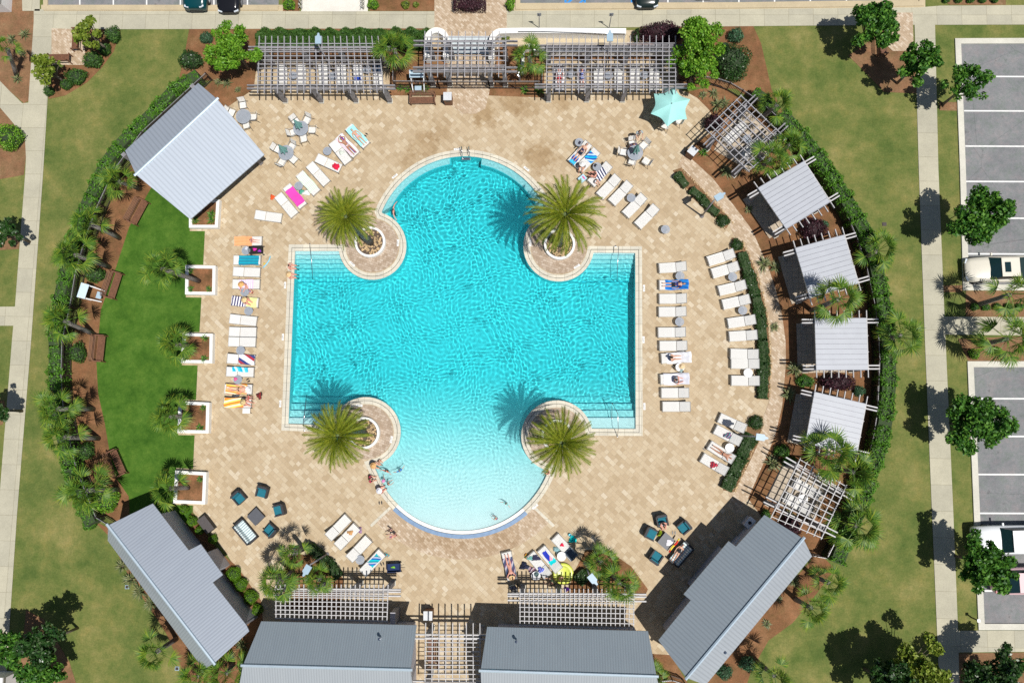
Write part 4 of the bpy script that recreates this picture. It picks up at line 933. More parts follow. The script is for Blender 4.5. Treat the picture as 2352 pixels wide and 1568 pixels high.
# ================================================================== buildings
def building(label, eave_pts, ridge, back, ze, zr, mroof, kind='bathhouse', walls=True, cat='building', rib=None, wallin=.6, posts=()):
    """eave_pts: front slope outline from ridge start to ridge end along the eave (frame positions at ze); ridge: two points at zr; back: two lower back corners at ze"""
    r0, r1 = P(*ridge[0], zr), P(*ridge[1], zr); E_ = [P(*p, ze) for p in eave_pts]; Bk = [P(*p, ze) for p in back]
    c = (r0+r1)/2; base = Vector((c.x, c.y, 0)); root = thing(kind, label, cat, base, 0, 'buildings of the pool terrace')
    th = Vector((0, 0, -.09)); ax_ = (r1-r0).normalized()
    nrm = Vector((-ax_.y, ax_.x, 0)); 
    if nrm.dot(E_[0]-r0) < 0: nrm = -nrm
    run = max((e-r0).dot(nrm) for e in E_)
    def onplane(e):
        k = (Vector((e.x, e.y, 0))-Vector((r0.x, r0.y, 0))).dot(nrm)/run; return Vector((e.x, e.y, zr+(ze-zr)*k))
    F_ = [r0, *[onplane(e) for e in E_], r1]
    def slab(L, nm, mat, par=None):
        mb = MB(); mb.sheet([(p.x, p.y, p.z) for p in L]); n = len(L); k = len(mb.v); mb.v += [(p.x, p.y, p.z) for p in L]+[tuple(p+th) for p in L]
        for i in range(n): j = (i+1) % n; mb.f.append((k+i, k+j, k+n+j, k+n+i))
        lo = MB(); lo.sheet([tuple(p+th) for p in L]); kk = len(mb.v); mb.v += lo.v; mb.f += [tuple(a+kk for a in f_[::-1]) for f_ in lo.f]
        return mb.build(nm, mat, par or root, base)
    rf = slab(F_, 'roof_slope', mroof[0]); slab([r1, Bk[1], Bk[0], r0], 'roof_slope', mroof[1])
    MB().tube([r0-ax_*.12+Vector((0, 0, .02)), r1+ax_*.12+Vector((0, 0, .02))], .10, 6).build('ridge_cap', mk('ridge metal', (.50, .60, .68), .35, metal=.3, var=.05), rf, base)
    if walls:
        cen = sum(F_, Vector())/len(F_)
        L = [onplane(e) for e in E_]+[Bk[1], Bk[0]]
        pl = [Vector((p.x, p.y, 0)) for p in L]; pl = offset([(p.x, p.y) for p in pl], -wallin)
        mb = MB(); n = len(pl); hz = [ze-.02]*n
        mb.prism([(p.x, p.y) for p in pl], 0, ze-.11)
        wl_ = mb.build('wall', lav_m, root, base)
        for (e0, e1) in ((pl[0], pl[1]), (pl[-1], pl[-2])):
            pass
        # gables
        mb = MB()
        for rr, a, b in ((r0, pl[0], pl[-1]), (r1, pl[n-3], pl[n-2])):
            k = len(mb.v); mb.v += [(a.x, a.y, ze-.12), (b.x, b.y, ze-.12), (rr.x+(c-rr).normalized().x*wallin, rr.y+(c-rr).normalized().y*wallin, zr-.12)]; mb.f.append((k, k+1, k+2))
        mb.build('gable', lav_m, wl_, base)
    for p in posts:
        g = P(*p); MB().box((g.x, g.y, ze/2), (.3, .3, ze-.1), math.atan2(ax_.y, ax_.x)).build('post', wood_m, root, base)
    return root
def ang(a, b): a, b = P(*a), P(*b); return math.degrees(math.atan2(b.y-a.y, b.x-a.x))
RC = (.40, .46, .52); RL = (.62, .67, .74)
def rm(nm, a, b, col, pitch=.22): return roofmat('ribbed metal '+nm, col, -ang(a, b), pitch)  # one metal in lighter and darker tones: the slopes' sun and shade put into colour
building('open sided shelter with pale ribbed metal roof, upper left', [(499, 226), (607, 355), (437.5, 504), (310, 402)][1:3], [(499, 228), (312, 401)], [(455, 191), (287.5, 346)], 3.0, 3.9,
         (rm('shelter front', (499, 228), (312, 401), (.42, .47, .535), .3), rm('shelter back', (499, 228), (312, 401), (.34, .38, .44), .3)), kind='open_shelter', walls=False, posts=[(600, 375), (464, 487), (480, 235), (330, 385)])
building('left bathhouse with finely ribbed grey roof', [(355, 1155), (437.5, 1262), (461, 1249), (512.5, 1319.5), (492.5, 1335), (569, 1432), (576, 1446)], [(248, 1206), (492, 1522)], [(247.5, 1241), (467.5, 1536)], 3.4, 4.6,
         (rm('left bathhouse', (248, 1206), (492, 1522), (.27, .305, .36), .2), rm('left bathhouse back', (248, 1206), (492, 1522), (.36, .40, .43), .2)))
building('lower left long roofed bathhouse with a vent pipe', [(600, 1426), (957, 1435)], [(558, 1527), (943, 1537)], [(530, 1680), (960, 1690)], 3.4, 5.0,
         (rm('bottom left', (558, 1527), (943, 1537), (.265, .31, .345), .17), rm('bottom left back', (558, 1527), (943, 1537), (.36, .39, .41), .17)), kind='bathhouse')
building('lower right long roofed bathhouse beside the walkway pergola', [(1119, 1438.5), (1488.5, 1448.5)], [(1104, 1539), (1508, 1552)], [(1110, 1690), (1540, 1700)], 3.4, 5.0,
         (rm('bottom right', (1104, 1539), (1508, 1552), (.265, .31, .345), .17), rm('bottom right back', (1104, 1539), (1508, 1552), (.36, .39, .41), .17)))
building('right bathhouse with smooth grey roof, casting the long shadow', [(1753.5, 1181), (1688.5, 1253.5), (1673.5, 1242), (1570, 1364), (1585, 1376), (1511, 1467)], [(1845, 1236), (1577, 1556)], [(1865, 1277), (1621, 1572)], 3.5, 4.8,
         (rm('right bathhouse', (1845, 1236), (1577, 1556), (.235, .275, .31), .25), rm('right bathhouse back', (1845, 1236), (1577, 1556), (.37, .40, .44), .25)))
def vent(x, y, z, lb):
    p = P(x, y, z); ro = thing('vent_pipe', lb, 'vent pipe', (p.x, p.y, z-.35), 0, 'roof vent pipes')
    MB().tube([(0, 0, 0), (0, 0, .42)], .06, 10).build('pipe', steel_m, ro); MB().lathe([(.01, .50), (.10, .46), (.10, .42)], 12).build('cap', steel_m, ro)
vent(872, 1466, 4.3, 'short metal vent pipe on the lower left roof'); vent(1186, 1472, 4.3, 'short metal vent pipe on the lower right roof'); vent(1988-0, 1820/1.0, 1, 'x') if False else None
p = P(766, 1572, 4.5); ro = thing('roof_hatch', 'long white raised skylight strip on the back slope, lower left roof', 'skylight', (p.x, p.y, 4.30)); MB().box((0, 0, .1), (5.0, .95, .22)).build('frame', whitep_m, ro); MB().box((0, 0, .225), (4.8, .8, .03)).build('pane', lamp_m, ro)
vent(1665, 1497, 3.9, 'small vent pipe on the lawn side slope of the right bathhouse')
# a/c box and shower panels by the right bathhouse
for x, y, lb in ((1697, 1247, 'white wall mounted fountain at the corner of the right bathhouse'), (1722, 1200, 'white sink cabinet under the upper eave of the right bathhouse')):
    p = P(x, y, .9); ro = thing('wash_cabinet', lb, 'cabinet', (p.x, p.y, 0), R(50)); MB().box((0, 0, .45), (.7, .45, .9)).build('body', lav_m, ro); MB().box((0, 0, .915), (.78, .52, .03)).build('top', whitep_m, ro); MB().lathe([(.12, 0), (.12, .03), (.01, .03)], 14, (0, 0, .93)).build('basin', black_m, ro)
# chimney like grill block between the lower pergola and walkway
p = P(904, 1418, 1.5); ro = thing('service_box', 'tall grey box standing at the right end of the lower left pergola', 'cabinet', (p.x, p.y, 0)); MB().box((0, 0, .9), (.32, .8, 1.8)).build('body', wood_m, ro); MB().box((0, 0, 1.83), (.36, .86, .05)).build('lid', lav_m, ro)

# ================================================================== fences
def fence(pts, label, z=FZ, gap=.11):
    g = [Vector((*down(p, z)[:2], 0)) for p in pts]; base = g[0].copy(); root = thing('metal_fence', label, 'fence', base, 0, 'dark picket fences')
    top = MB(); pk = MB(); done = []
    for a, b in zip(g, g[1:]):
        for h, m_ in ((z, top), (.2, pk), (z-.18, pk)): m_.beam(a+Vector((0, 0, h)), b+Vector((0, 0, h)), .045, .035)
        L = (b-a).length; n = int(L/gap)
        for i in range(1, n): p = a+(b-a)*i/n; pk.beam(p+Vector((0, 0, .08)), p+Vector((0, 0, z+.06)), .02, .02)
        n2 = max(1, round(L/2.2))
        for i in range(n2+1):
            p = a+(b-a)*i/n2
            if any((p-q_).length < .3 for q_ in done): continue
            done.append(p); MB().box((p.x, p.y, (z+.1)/2), (.07, .07, z+.1)).build('post', dbrown_m, root, base)
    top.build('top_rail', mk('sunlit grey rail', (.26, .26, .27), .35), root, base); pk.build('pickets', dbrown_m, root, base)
fence([(1560, 168)]+FR, 'dark picket fence curving down the right side inside the hedge')
fence(FL, 'dark picket fence curving down the left side inside the hedge')
fence([(902, 160), (902, 186), (1005, 187)], 'dark picket fence left of the entrance gate'); fence([(1122, 187), (1245, 187), (1246, 150), (1556, 150)], 'dark picket fence right of the entrance gate')
fence([(1005, 187), (1122, 187)], 'dark entrance gate with hoop pickets across the path'); fence([(588, 142), (896, 142)], 'dark picket fence behind the top left pergola')
fence([(1508, 1566), (1545, 1562), (1575, 1572)], 'dark fence between the two lower right roofs')

# ================================================================== walls, planters, entrance
def wall_path(pts, w, h, mat, name, label, cat='wall', z0=0, group=None):
    g = [P(*p, h) for p in pts]; g = [Vector((p.x, p.y, 0)) for p in g]; base = g[0].copy(); n = len(g); L = []; Rr = []
    for i in range(n):
        d = (g[min(i+1, n-1)]-g[max(i-1, 0)]).normalized(); s = Vector((-d.y, d.x, 0)); L.append(g[i]+s*w/2); Rr.append(g[i]-s*w/2)
    root = thing(name, label, cat, base, 0, group); mb = MB(); k = 0
    mb.prism([(p.x-base.x, p.y-base.y) for p in L+Rr[::-1]], z0, h); mb.build('wall_body', mat, root)
    mb = MB(); mb.prism([((p.x-base.x)*1.0+0, (p.y-base.y)) for p in [a+(a-b).normalized()*.03 for a, b in zip(L, Rr)]+[b+(b-a).normalized()*.03 for a, b in zip(L, Rr)][::-1]], h+.002, h+.05); mb.build('coping', white_m, root); return root
wall_path([(982, 134)]+arc(1003, 92, 22, 180, 360, 12)+[(1024, 134)], .36, .9, white_m, 'curved_wall', 'white horseshoe shaped wall at the left of the entrance steps')
wall_path([(1128, 136), (1130, 110)]+arc(1152, 94, 22, 190, 268, 8)+[(1200, 71), (1320, 71.5), (1438, 72)], .36, .9, white_m, 'curved_wall', 'long white wall curling round the right of the entrance steps')
wall_path([(1226, 113), (1400, 113), (1560, 113)], .30, .9, white_m, 'ramp_wall', 'white ramp wall under the top right pergola')
wall_path([(1200, 160), (1202, 108), (1226, 102)], .2, .9, white_m, 'ramp_wall', 'short white wall at the turn of the ramp')
sheet('ramp', [(1160, 78), (1440, 79), (1440, 108), (1160, 108)], .05, concrete('tan ramp concrete', (.56, .47, .32)), 'tan ramp between the white walls')
for i, (y0, y1, z) in enumerate(((86, 100, .16), (100, 112, .12), (112, 126, .08))):
    o = MB().prism(poly([(1028, y0), (1126, y0), (1126, y1), (1028, y1)]), .0, z+.04).build('entrance_step', mk('pale blue step paint', (.52, .58, .60), .7)); o['kind'] = 'structure'
def rail(pts, label, kind='handrail', r=.022, mat=steel_m, group='metal handrails'):
    g = [P(*p[:2], p[2]) for p in pts]; base = Vector((g[0].x, g[0].y, 0)); root = thing(kind, label, 'handrail', base, 0, group)
    MB().tube([p-base for p in g], r, 8).build('rail', mat, root, smooth=True)
    for p in (g[0], g[-1]): MB().lathe([(.05, -.01), (.05, .02), (.01, .03)], 10, tuple(Vector((p.x, p.y, p.z))-base)).build('base_plate', mat, root)
rail([(1190, 78, .5), (1190, 73, 1.1), (1260, 73, 1.1), (1390, 77, 1.1), (1436, 78, .9)], 'long steel handrail on the white wall by the ramp')
rail([(1130, 122, .1), (1128, 104, 1.0), (1136, 92, 1.0), (1150, 84, 1.0)], 'curved handrail at the right side of the entrance steps'); rail([(1023, 122, .1), (1028, 104, 1.0), (1026, 92, 1.0), (1016, 82, 1.0)], 'curved handrail at the left side of the entrance steps')
def sqplanter(q, label):
    v = [P(*p, .5) for p in q]; v = [Vector((p.x, p.y)) for p in v]; c = sum(v, Vector((0, 0)))/4; inn_ = [c+(p-c)*.80 for p in v]
    root = thing('square_planter', label, 'planter', (c.x, c.y, 0), 0, 'white square planters along the turf'); mb = MB()
    O = [p-c for p in v]; I = [p-c for p in inn_]
    for i in range(4):
        j = (i+1) % 4; mb.prism([(O[i].x, O[i].y), (O[j].x, O[j].y), (I[j].x, I[j].y), (I[i].x, I[i].y)], 0, .5)
    mb.build('wall', white_m, root); o = MB().prism([(p.x, p.y) for p in I], 0, .38).build('mulch', mulch_m, root)
    struct('planter_apron', MB().sheet([Vector((c.x+p.x*1.13, c.y+p.y*1.13, 0)) for p in O], (), .034), deck_m, 'travertine apron round a square planter')
sqplanter([(434, 458), (504, 458), (500, 523), (434, 523)], 'white square planter partly under the shelter roof'); sqplanter([(426, 609), (495, 610), (494, 677), (425, 676)], 'topmost whole white square planter along the turf')
sqplanter([(419, 765), (488.5, 766), (487.5, 834), (416, 833)], 'white square planter level with the middle of the pool'); sqplanter([(410, 921), (481, 924), (479, 995), (407.5, 994)], 'white square planter below the middle of the pool')
sqplanter([(402.5, 1080), (474, 1084), (471, 1158), (397.5, 1155)], 'lowest white square planter, nearest the left bathhouse')
# stones edging the low hedges
rr = random.Random(4); rk = MB()
for (pts, off) in (([(1556, 397), (1600, 440), (1648, 488), (1676, 520)], 12), ([(1690, 560), (1712, 600), (1735, 665), (1750, 740), (1756, 834), (1751, 912)], 15), ([(1737, 970), (1703, 1050), (1671, 1125)], 17)):
    for a, b in zip(pts, pts[1:]):
        L = math.hypot(b[0]-a[0], b[1]-a[1]); nx_, ny_ = -(b[1]-a[1])/L, (b[0]-a[0])/L
        for k in range(int(L/4.2)):
            for s in (-1, 1):
                t = (k+rr.random())/(L/4.2); q = P(a[0]+(b[0]-a[0])*t+nx_*(off*s+rr.uniform(-2, 2)), a[1]+(b[1]-a[1])*t+ny_*(off*s+rr.uniform(-2, 2))); sz = rr.uniform(.05, .09)
                rk.lathe([(.005, sz*.9), (sz*.75, sz*.6), (sz, 0), (sz*.6, -sz*.3)], 6, (q.x, q.y, .04))
o = rk.build('edging_stones', rock_m); o['kind'] = 'stuff'; tag(o, 'tan stones edging the low clipped hedges', 'stones')
bs = [(1545, 392), (1566, 385), (1600, 420), (1640, 465), (1680, 505), (1668, 525), (1640, 500), (1590, 455)]
sheet('planting_strip', bs, .030, dirt_m, 'soil strip under the upper low hedge'); sheet('planting_strip', [(1680, 545), (1706, 560), (1730, 610), (1752, 680), (1764, 740), (1770, 834), (1766, 918), (1738, 916), (1738, 830), (1732, 740), (1715, 670), (1690, 600)], .030, dirt_m, 'soil strip under the long low hedge')
sheet('planting_strip', [(1722, 955), (1752, 955), (1745, 1010), (1715, 1075), (1685, 1130), (1660, 1125), (1675, 1080), (1710, 1010)], .030, dirt_m, 'soil strip under the lower low hedge')

# ================================================================== street furniture
def mk_bench():
    t = thing('timber_bench', '', 'bench', group='brown slatted benches'); mb = MB()
    for i in range(7): mb.box((0, -.05-.075*i+.12, .44), (1.75, .06, .03))
    mb.build('seat', brown_m, t); mb = MB()
    for i in range(5): mb.box((0, .24+.035*i, .55+.10*i), (1.75, .03, .075), rx=R(15))
    mb.build('backrest', brown_m, t)
    for s in (-1, 1):
        MB().box((s*.92, -.36, .32), (.07, .07, .64)).build('leg', brown_m, t); MB().box((s*.92, .30, .50), (.07, .07, 1.0)).build('leg', brown_m, t); MB().box((s*.92, -.05, .66), (.09, .72, .05)).build('armrest', brown_m, t)
    return t
bench_p = Proto(mk_bench)
for x, y, a, lb, sc in ((316, 486, 154, 'brown slatted bench nearest the pale shelter, on the turf edge', 1.04), (260, 655, 165, 'brown slatted bench beside the white framed stand, on the turf edge', 1.06), (227, 800, 177, 'brown slatted bench at the middle of the turf edge', 1.04), (267, 1064, 207, 'brown slatted bench in palm shade at the lower turf edge', 1.04), (971, 226, 90, 'brown slatted bench below the mulch bed by the gate', 1.0),
                         (2026, 100, 180, 'brown bench under the bright tree at the top right plaza', .9), (136, 135, -90, 'dark bench facing up on the top left corner plaza', .9), (176, 90, 0, 'dark bench partly under the yellow tree on the corner plaza', .9), (997, 1497, 0, 'brown slatted bench under the bottom middle pergola', 1.0)):
    p = P(x, y, .45); bench_p((p.x, p.y, .03), R(a-90), lb, sc=sc)
def mk_lamp():
    t = thing('street_lamp', '', 'street lamp', group='street lamps with pale flat heads'); MB().tube([(0, 0, 0), (0, 0, 4.3)], [.07, .045], 10).build('pole', wood_m, t, smooth=True); MB().lathe([(.16, 0), (.16, .05), (.07, .25)], 12).build('base', wood_m, t)
    h = MB().prism([(-.22, .05), (.22, .05), (.22, .58), (.10, .66), (.05, .85), (-.05, .85), (-.10, .66), (-.22, .58)], 4.3, 4.40).build('lamp_head', lamp_m, t); MB().box((0, .38, 4.285), (.4, .45, .03)).build('lens', mk('lamp lens', (.7, .7, .65), .2), h); return t
lamp_p = Proto(mk_lamp)
for x, y, a, lb in ((731, 90, 0, 'street lamp over the junipers behind the top left pergola'), (1401, 84, 0, 'street lamp over the white ramp wall at the top right'), (1653, 451, -58, 'street lamp over the upper low hedge on the right path'), (1749, 1004, -98, 'street lamp beside the right path above the slanted loungers'), (704, 1309, 150, 'street lamp among the palms by the lower left pergola'), (1362, 1330, -140, 'street lamp among the palms by the lower right pergola')):
    p = P(x, y, 4.4); a_ = R(a); lamp_p((p.x+math.sin(a_)*.4, p.y-math.cos(a_)*.4, .02), a_, lb)
def mk_sign():
    t = thing('parking_sign', '', 'sign', group='small parking signs'); MB().tube([(0, 0, 0), (0, 0, 2.15)], .03, 8).build('pole', wood_m, t); MB().box((0, .035, 1.95), (.30, .02, .42)).build('sign_plate', mk('sign back', (.30, .32, .34), .5), t); return t
sg = Proto(mk_sign)
for x, lb in ((1238.5, 'left of the two small signs on poles at the top walk'), (1399, 'right of the two small signs on poles at the top walk')): p = P(x, 65.5); sg((p.x, p.y, .03), 0, lb)
def mk_bin():
    t = thing('litter_bin', '', 'litter bin', group='square timber bins'); MB().box((0, 0, .5), (.58, .58, 1.0)).build('body', brown_m, t); MB().box((0, 0, 1.03), (.62, .62, .06)).build('lid', mk('pale bin lid', (.58, .60, .62), .5), t); MB().box((0, -.296, .75), (.3, .012, .2)).build('opening', black_m, t); return t
bn = Proto(mk_bin)
for x, y, a, lb in ((1028, 222, 0, 'brown timber bin with pale lid beside the top bench'), (1591, 347, 50, 'brown timber bin with white lid in the bed left of the slatted pergola'), (1737, 1220, 45, 'bin with white lid beside the lower slatted pergola'), (983, 1413, 0, 'brown timber bin with two white lids by the bottom walkway')):
    p = P(x, y, 1.0); bn((p.x, p.y, .02), R(a), lb)
def mk_stand():
    t = thing('framed_stand', '', 'stand', group='white framed stands with sloping panels')
    for s in (-1, 1): MB().beam((s*.5, .45, 0), (s*.5, .45, 1.5), .09, .09).beam((s*.5, .45, 1.35), (s*.42, -.55, .3), .07, .07).build('frame', whitep_m, t)
    MB().box((0, .38, 1.42), (1.1, .55, .05), rx=R(22)).build('panel', lamp_m, t); MB().box((0, -.42, .62), (.5, .36, .12), rx=R(10)).build('tray', lamp_m, t); return t
st_ = Proto(mk_stand)
for x, y, a, lb in ((206, 672, 75, 'white framed stand with grey sloping panel in the left bed'), (958, 184, 0, 'white framed stand with grey sloping panel in the bed left of the gate')):
    p = P(x, y, 1.2); st_((p.x, p.y, .02), R(a), lb)
p = P(700, 1256); ro = thing('outdoor_shower', 'steel outdoor shower post on a small round pad, lower left', 'shower', p); MB().tube([(0, 0, .03), (0, 0, 2.1), (-.05, .12, 2.25), (-.1, .3, 2.2)], .03, 8).build('pipe', steel_m, ro); MB().lathe([(.01, .04), (.11, .0), (.01, -.01)], 14, (-.1, .3, 2.18)).build('shower_head', steel_m, ro); MB().lathe([(.55, 0), (.55, .03), (.01, .03)], 24).build('pad', kerb_m, ro)
p = P(1194, 186); ro = thing('outdoor_shower', 'steel outdoor shower post at the corner right of the gate', 'shower', p); MB().box((0, 0, 1.1), (.12, .12, 2.2)).build('post', wood_m, ro); MB().tube([(0, -.06, 2.0), (0, -.3, 2.15), (-.1, -.45, 2.1)], .025, 8).build('pipe', steel_m, ro); MB().lathe([(.01, .04), (.11, .0), (.01, -.01)], 14, (-.1, -.45, 2.06)).build('shower_head', steel_m, ro)
p = P(2233, 1415); ro = thing('bollard_light', 'tiny post light standing on the grass strip, bottom right', 'light', P(2231, 1417)); MB().tube([(0, 0, 0), (0, 0, .9)], .05, 8).build('post', dbrown_m, ro); MB().box((0, 0, .93), (.2, .2, .06)).build('cap', whitep_m, ro)
for x, y, lb, m_ in ((2031, 515, 'dark square drain cover in the right lawn', dbrown_m), (292.5, 1347, 'pale green valve cover in the left lawn', lamp_m), (407, 1534, 'green valve cover at the bottom of the left lawn', lamp_m)):
    p = P(x, y); ro = thing('ground_cover_plate', lb, 'drain cover', (p.x, p.y, .0)); MB().box((0, 0, .02), (.3, .27, .035)).build('plate', m_, ro); MB().box((0, 0, .045), (.22, .19, .012)).build('grate', dbrown_m, ro)
p = P(2, 985/1.276); ro = thing('storage_box', 'long dark wicker box beside the left bathhouse balls', 'storage box', (*P(474, 1203.5, .5).xy, .02), R(-50)); MB().box((0, 0, .3), (1.15, .62, .6)).build('body', wicker_m, ro); MB().box((0, 0, .625), (1.2, .66, .05)).build('lid', mk('box lid', (.075, .065, .065), .6), ro)
p = P(15, 20, 1.0); ro = thing('garden_shed', 'small pale green roofed hut cut by the top left corner', 'hut', (*P(12, 12).xy, 0)); MB().box((0, 0, .9), (1.1, 1.2, 1.8)).build('wall', whitep_m, ro); MB().beam((0, -.75, 2.0), (0, .75, 2.0), .1, .1).box((-.36, 0, 1.93), (.8, 1.5, .05), ry=R(-16)).box((.36, 0, 1.93), (.8, 1.5, .05), ry=R(16)).build('roof', mk('pale green roof', (.50, .60, .56), .4), ro)
p = P(12, 1548, 2.0); ro = thing('garden_shed', 'small white roofed hut cut by the bottom left corner', 'hut', (*P(8, 1560).xy, 0)); MB().box((0, 0, .9), (2.2, 1.2, 1.8)).build('wall', whitep_m, ro); MB().box((0, 0, 1.93), (2.5, 1.5, .12)).build('roof', whitep_m, ro)
# pool rails and ladder
rail([(712, 560, .03), (712, 566, .9), (716, 600, .9), (718, 636, .3), (719, 640, -.3)], 'steel handrail over the upper left pool steps'); rail([(1414, 565, .03), (1421, 566, .9), (1419, 600, .9), (1417, 641, .3), (1417, 645, -.3)], 'steel handrail over the upper right pool steps')
rail([(699, 989, .03), (697, 975, .9), (701, 940, .9), (704, 915, .3), (705, 911, -.3)], 'steel handrail over the lower left pool steps'); rail([(1418, 1002, .03), (1420, 985, .9), (1419, 950, .9), (1406, 925, .9), (1405, 960, .2)], 'steel handrail over the lower right pool steps')
ro = thing('pool_ladder', 'steel pool ladder at the top of the round bay', 'ladder', P(1069, 352))
b0 = P(1069, 352)
for x in (1061, 1078): MB().tube([P(x, 352, .02)-b0, P(x-2, 338, .6)-b0, P(x-1, 336, .7)-b0, P(x, 350, .65)-b0, P(x+1, 362, .2)-b0, P(x+1, 366, -.5)-b0], .025, 8).build('side_rail', steel_m, ro, smooth=True)
MB().beam(P(1060, 365, -.02)-b0, P(1080, 365, -.02)-b0, .2, .03).build('tread', steel_m, ro)
# depth markers on the deck
def marker(x, y, a, txt, lb):
    p = P(x, y); ro = thing('depth_marker', lb, 'depth marker', (p.x, p.y, .022), R(a), 'white depth marker tiles round the pool'); MB().box((0, 0, .002), (.5, .16, .004)).build('tile', line_m, ro)
    cu = bpy.data.curves.new('lettering', 'FONT'); cu.body = txt; cu.size = .15; cu.align_x = 'CENTER'; cu.align_y = 'CENTER'; tmp = bpy.data.objects.new('tmp', cu); COL.objects.link(tmp)
    bpy.context.view_layer.update(); me = bpy.data.meshes.new_from_object(tmp.evaluated_get(bpy.context.evaluated_depsgraph_get())); bpy.data.objects.remove(tmp); me.materials.append(black_m)
    o = bpy.data.objects.new('lettering', me); COL.objects.link(o); o.parent = ro; o.location = (0, 0, .006)
for x, y, a, t_, lb in ((1050, 343, 3, '5 FT', 'at the ladder'), (907, 405, 40, '4 FT', 'upper left of the round bay'), (655, 655, 90, '3 FT', 'by the two women on the left edge'), (650, 774, 90, '4 FT', 'middle of the left edge'), (644, 927, 90, '3 FT', 'lower left edge'), (914, 558, 90, '4 FT', 'right side of the upper left island'), (809, 606, -40, '3 FT', 'lower side of the upper left island'),
                         (1218, 558, 90, '4 FT', 'left side of the upper right island'), (1325, 612, 35, '3 FT', 'lower side of the upper right island'), (1479, 662, 90, '3 FT', 'upper right edge'), (1478, 780, 90, '4 FT', 'middle of the right edge'), (1480, 933, 90, '3 FT', 'lower right edge'), (825, 931, -3, '3 FT', 'upper side of the lower left island'), (899, 1009, 80, '3 FT', 'right side of the lower left island'), (1209, 388, -40, '4 FT', 'upper right of the round bay'), (1229, 1163, 40, '1 FT', 'right of the beach entry')):
    marker(x, y, a, t_, 'small white depth tile, '+lb)

# ================================================================== loungers, chairs, tables
def mk_lounger(angle, L=2.02, Wd=.70):
    def fn():
        t = thing('sun_lounger', '', 'sun lounger', group='white sun loungers'); hz = .34; yb = .22   # hinge
        bl = L/2-yb; ca, sa = math.cos(R(angle)), math.sin(R(angle)); hd = Vector((0, yb+bl*ca, hz+bl*sa))
        mb = MB()
        for s in (-1, 1): mb.tube([(s*Wd/2, -L/2, hz-.02), (s*Wd/2, yb, hz), ], .022, 6)
        for s in (-1, 1): mb.tube([(s*Wd/2, yb, hz-.02), (s*Wd/2, L/2-.25, hz-.02)], .018, 6)
        mb.tube([(-Wd/2, -L/2, hz-.02), (Wd/2, -L/2, hz-.02)], .022, 6); fr = mb.build('frame', frame_m, t)
        m = mk('strapped sling', (.74, .73, .70), .8, var=.02, scale=3)
        mb = MB(); n = 16
        for i in range(n): y = -L/2+.04+(yb+L/2-.05)*(i+.5)/n; mb.box((0, y, hz+.012), (Wd-.03, (yb+L/2-.05)/n*.86, .012))
        mb.build('seat_sling', m, t)
        mb = MB(); nb = 10
        for i in range(nb): k = (i+.5)/nb; mb.box((0, yb+.02+bl*ca*k, hz+.012+bl*sa*k), (Wd-.03, bl/nb*.9, .012), rx=R(angle))
        bk = mb.build('backrest', m, t)
        mb = MB()
        for s in (-1, 1): mb.tube([(s*Wd/2, yb, hz), (s*Wd/2, hd.y, hd.z)], .020, 6)
        mb.tube([(-Wd/2, hd.y, hd.z), (Wd/2, hd.y, hd.z)], .02, 6).build('back_frame', frame_m, bk)
        for s in (-1, 1):
            for y, dy in ((-L/2+.12, -.08), (L/2-.45, .1)): MB().tube([(s*Wd/2, y, hz-.02), (s*(Wd/2+.02), y+dy, .02)], .02, 6).build('leg', black_m, t)
        MB().tube([(-Wd/2+.03, hd.y-.28, hz), (0, hd.y-.25, hz+bl*sa*.55), (Wd/2-.03, hd.y-.28, hz)], .015, 6).build('back_strut', black_m, t)
        return t
    return fn
LU, LL = Proto(mk_lounger(27)), Proto(mk_lounger(9))
LOUNG = {}
def lounge(key, x, y, a, lb, up=True, group=None, z=.35):
    p = P(x, y, z+.05); o = (LU if up else LL)((p.x, p.y, .015), R(a-90), lb, group); LOUNG[key] = (Vector((p.x, p.y, .015)), R(a-90), 27 if up else 9); return o
g_ = 'loungers left of the pool'
for i, (x, y, a, up, d) in enumerate([(571, 553.5, 180, 0, 'topmost, under an orange towel'), (568, 597.5, 180, 0, 'second from the top, under a blue striped towel'), (567, 624.5, 178, 0, 'bare, between the blue striped towel and the pink towel'), (566, 652.5, 180, 0, 'under a pink and white towel'), (563, 693, 176, 0, 'under a navy striped towel'),
    (559, 735, 174, 0, 'bare and tilted, below the navy striped one'), (558, 762, 179, 0, 'bare, middle of three neighbouring empty ones'), (556.6, 785, 179, 0, 'bare, lowest of three neighbouring empty ones'), (554, 825, 177, 1, 'with a red white and blue towel at its foot'), (552, 854, 179, 1, 'with a crumpled aqua towel'), (548, 893.5, 179, 0, 'under an orange sunburst towel and a sunbather'), (546, 924.5, 180, 1, 'lowest, under an orange and yellow rayed towel')]):
    lounge('L%d' % (i+1), x, y, a, 'white lounger left of the pool, '+d, bool(up), g_)
g_ = 'loungers slanting above the upper left island'
for k, x, y, a, up, d in [('A', 821.5, 313, 134, 0, 'with a woman on an aqua towel'), ('B', 798, 334.5, 134, 0, 'with a woman on a purple bordered towel'), ('C', 782, 350, 128, 0, 'with a small clear bag on the seat'), ('D', 755, 375, 155, 0, 'with a red towel at its foot'), ('E', 731, 400, 132, 0, 'bare, between red and green striped towels'), ('F', 708, 421, 132, 0, 'under a green striped towel'),
    ('G', 677.5, 451, 130, 0, 'under a hot pink towel'), ('H', 658, 471.5, 130, 0, 'bare, beside a red cap on the ground'), ('I', 616.8, 497, 172, 0, 'bare, the lowest, lying nearly level')]:
    lounge(k, x, y, a, 'white lounger above the upper left island, '+d, bool(up), g_)
g_ = 'loungers slanting above the upper right island'
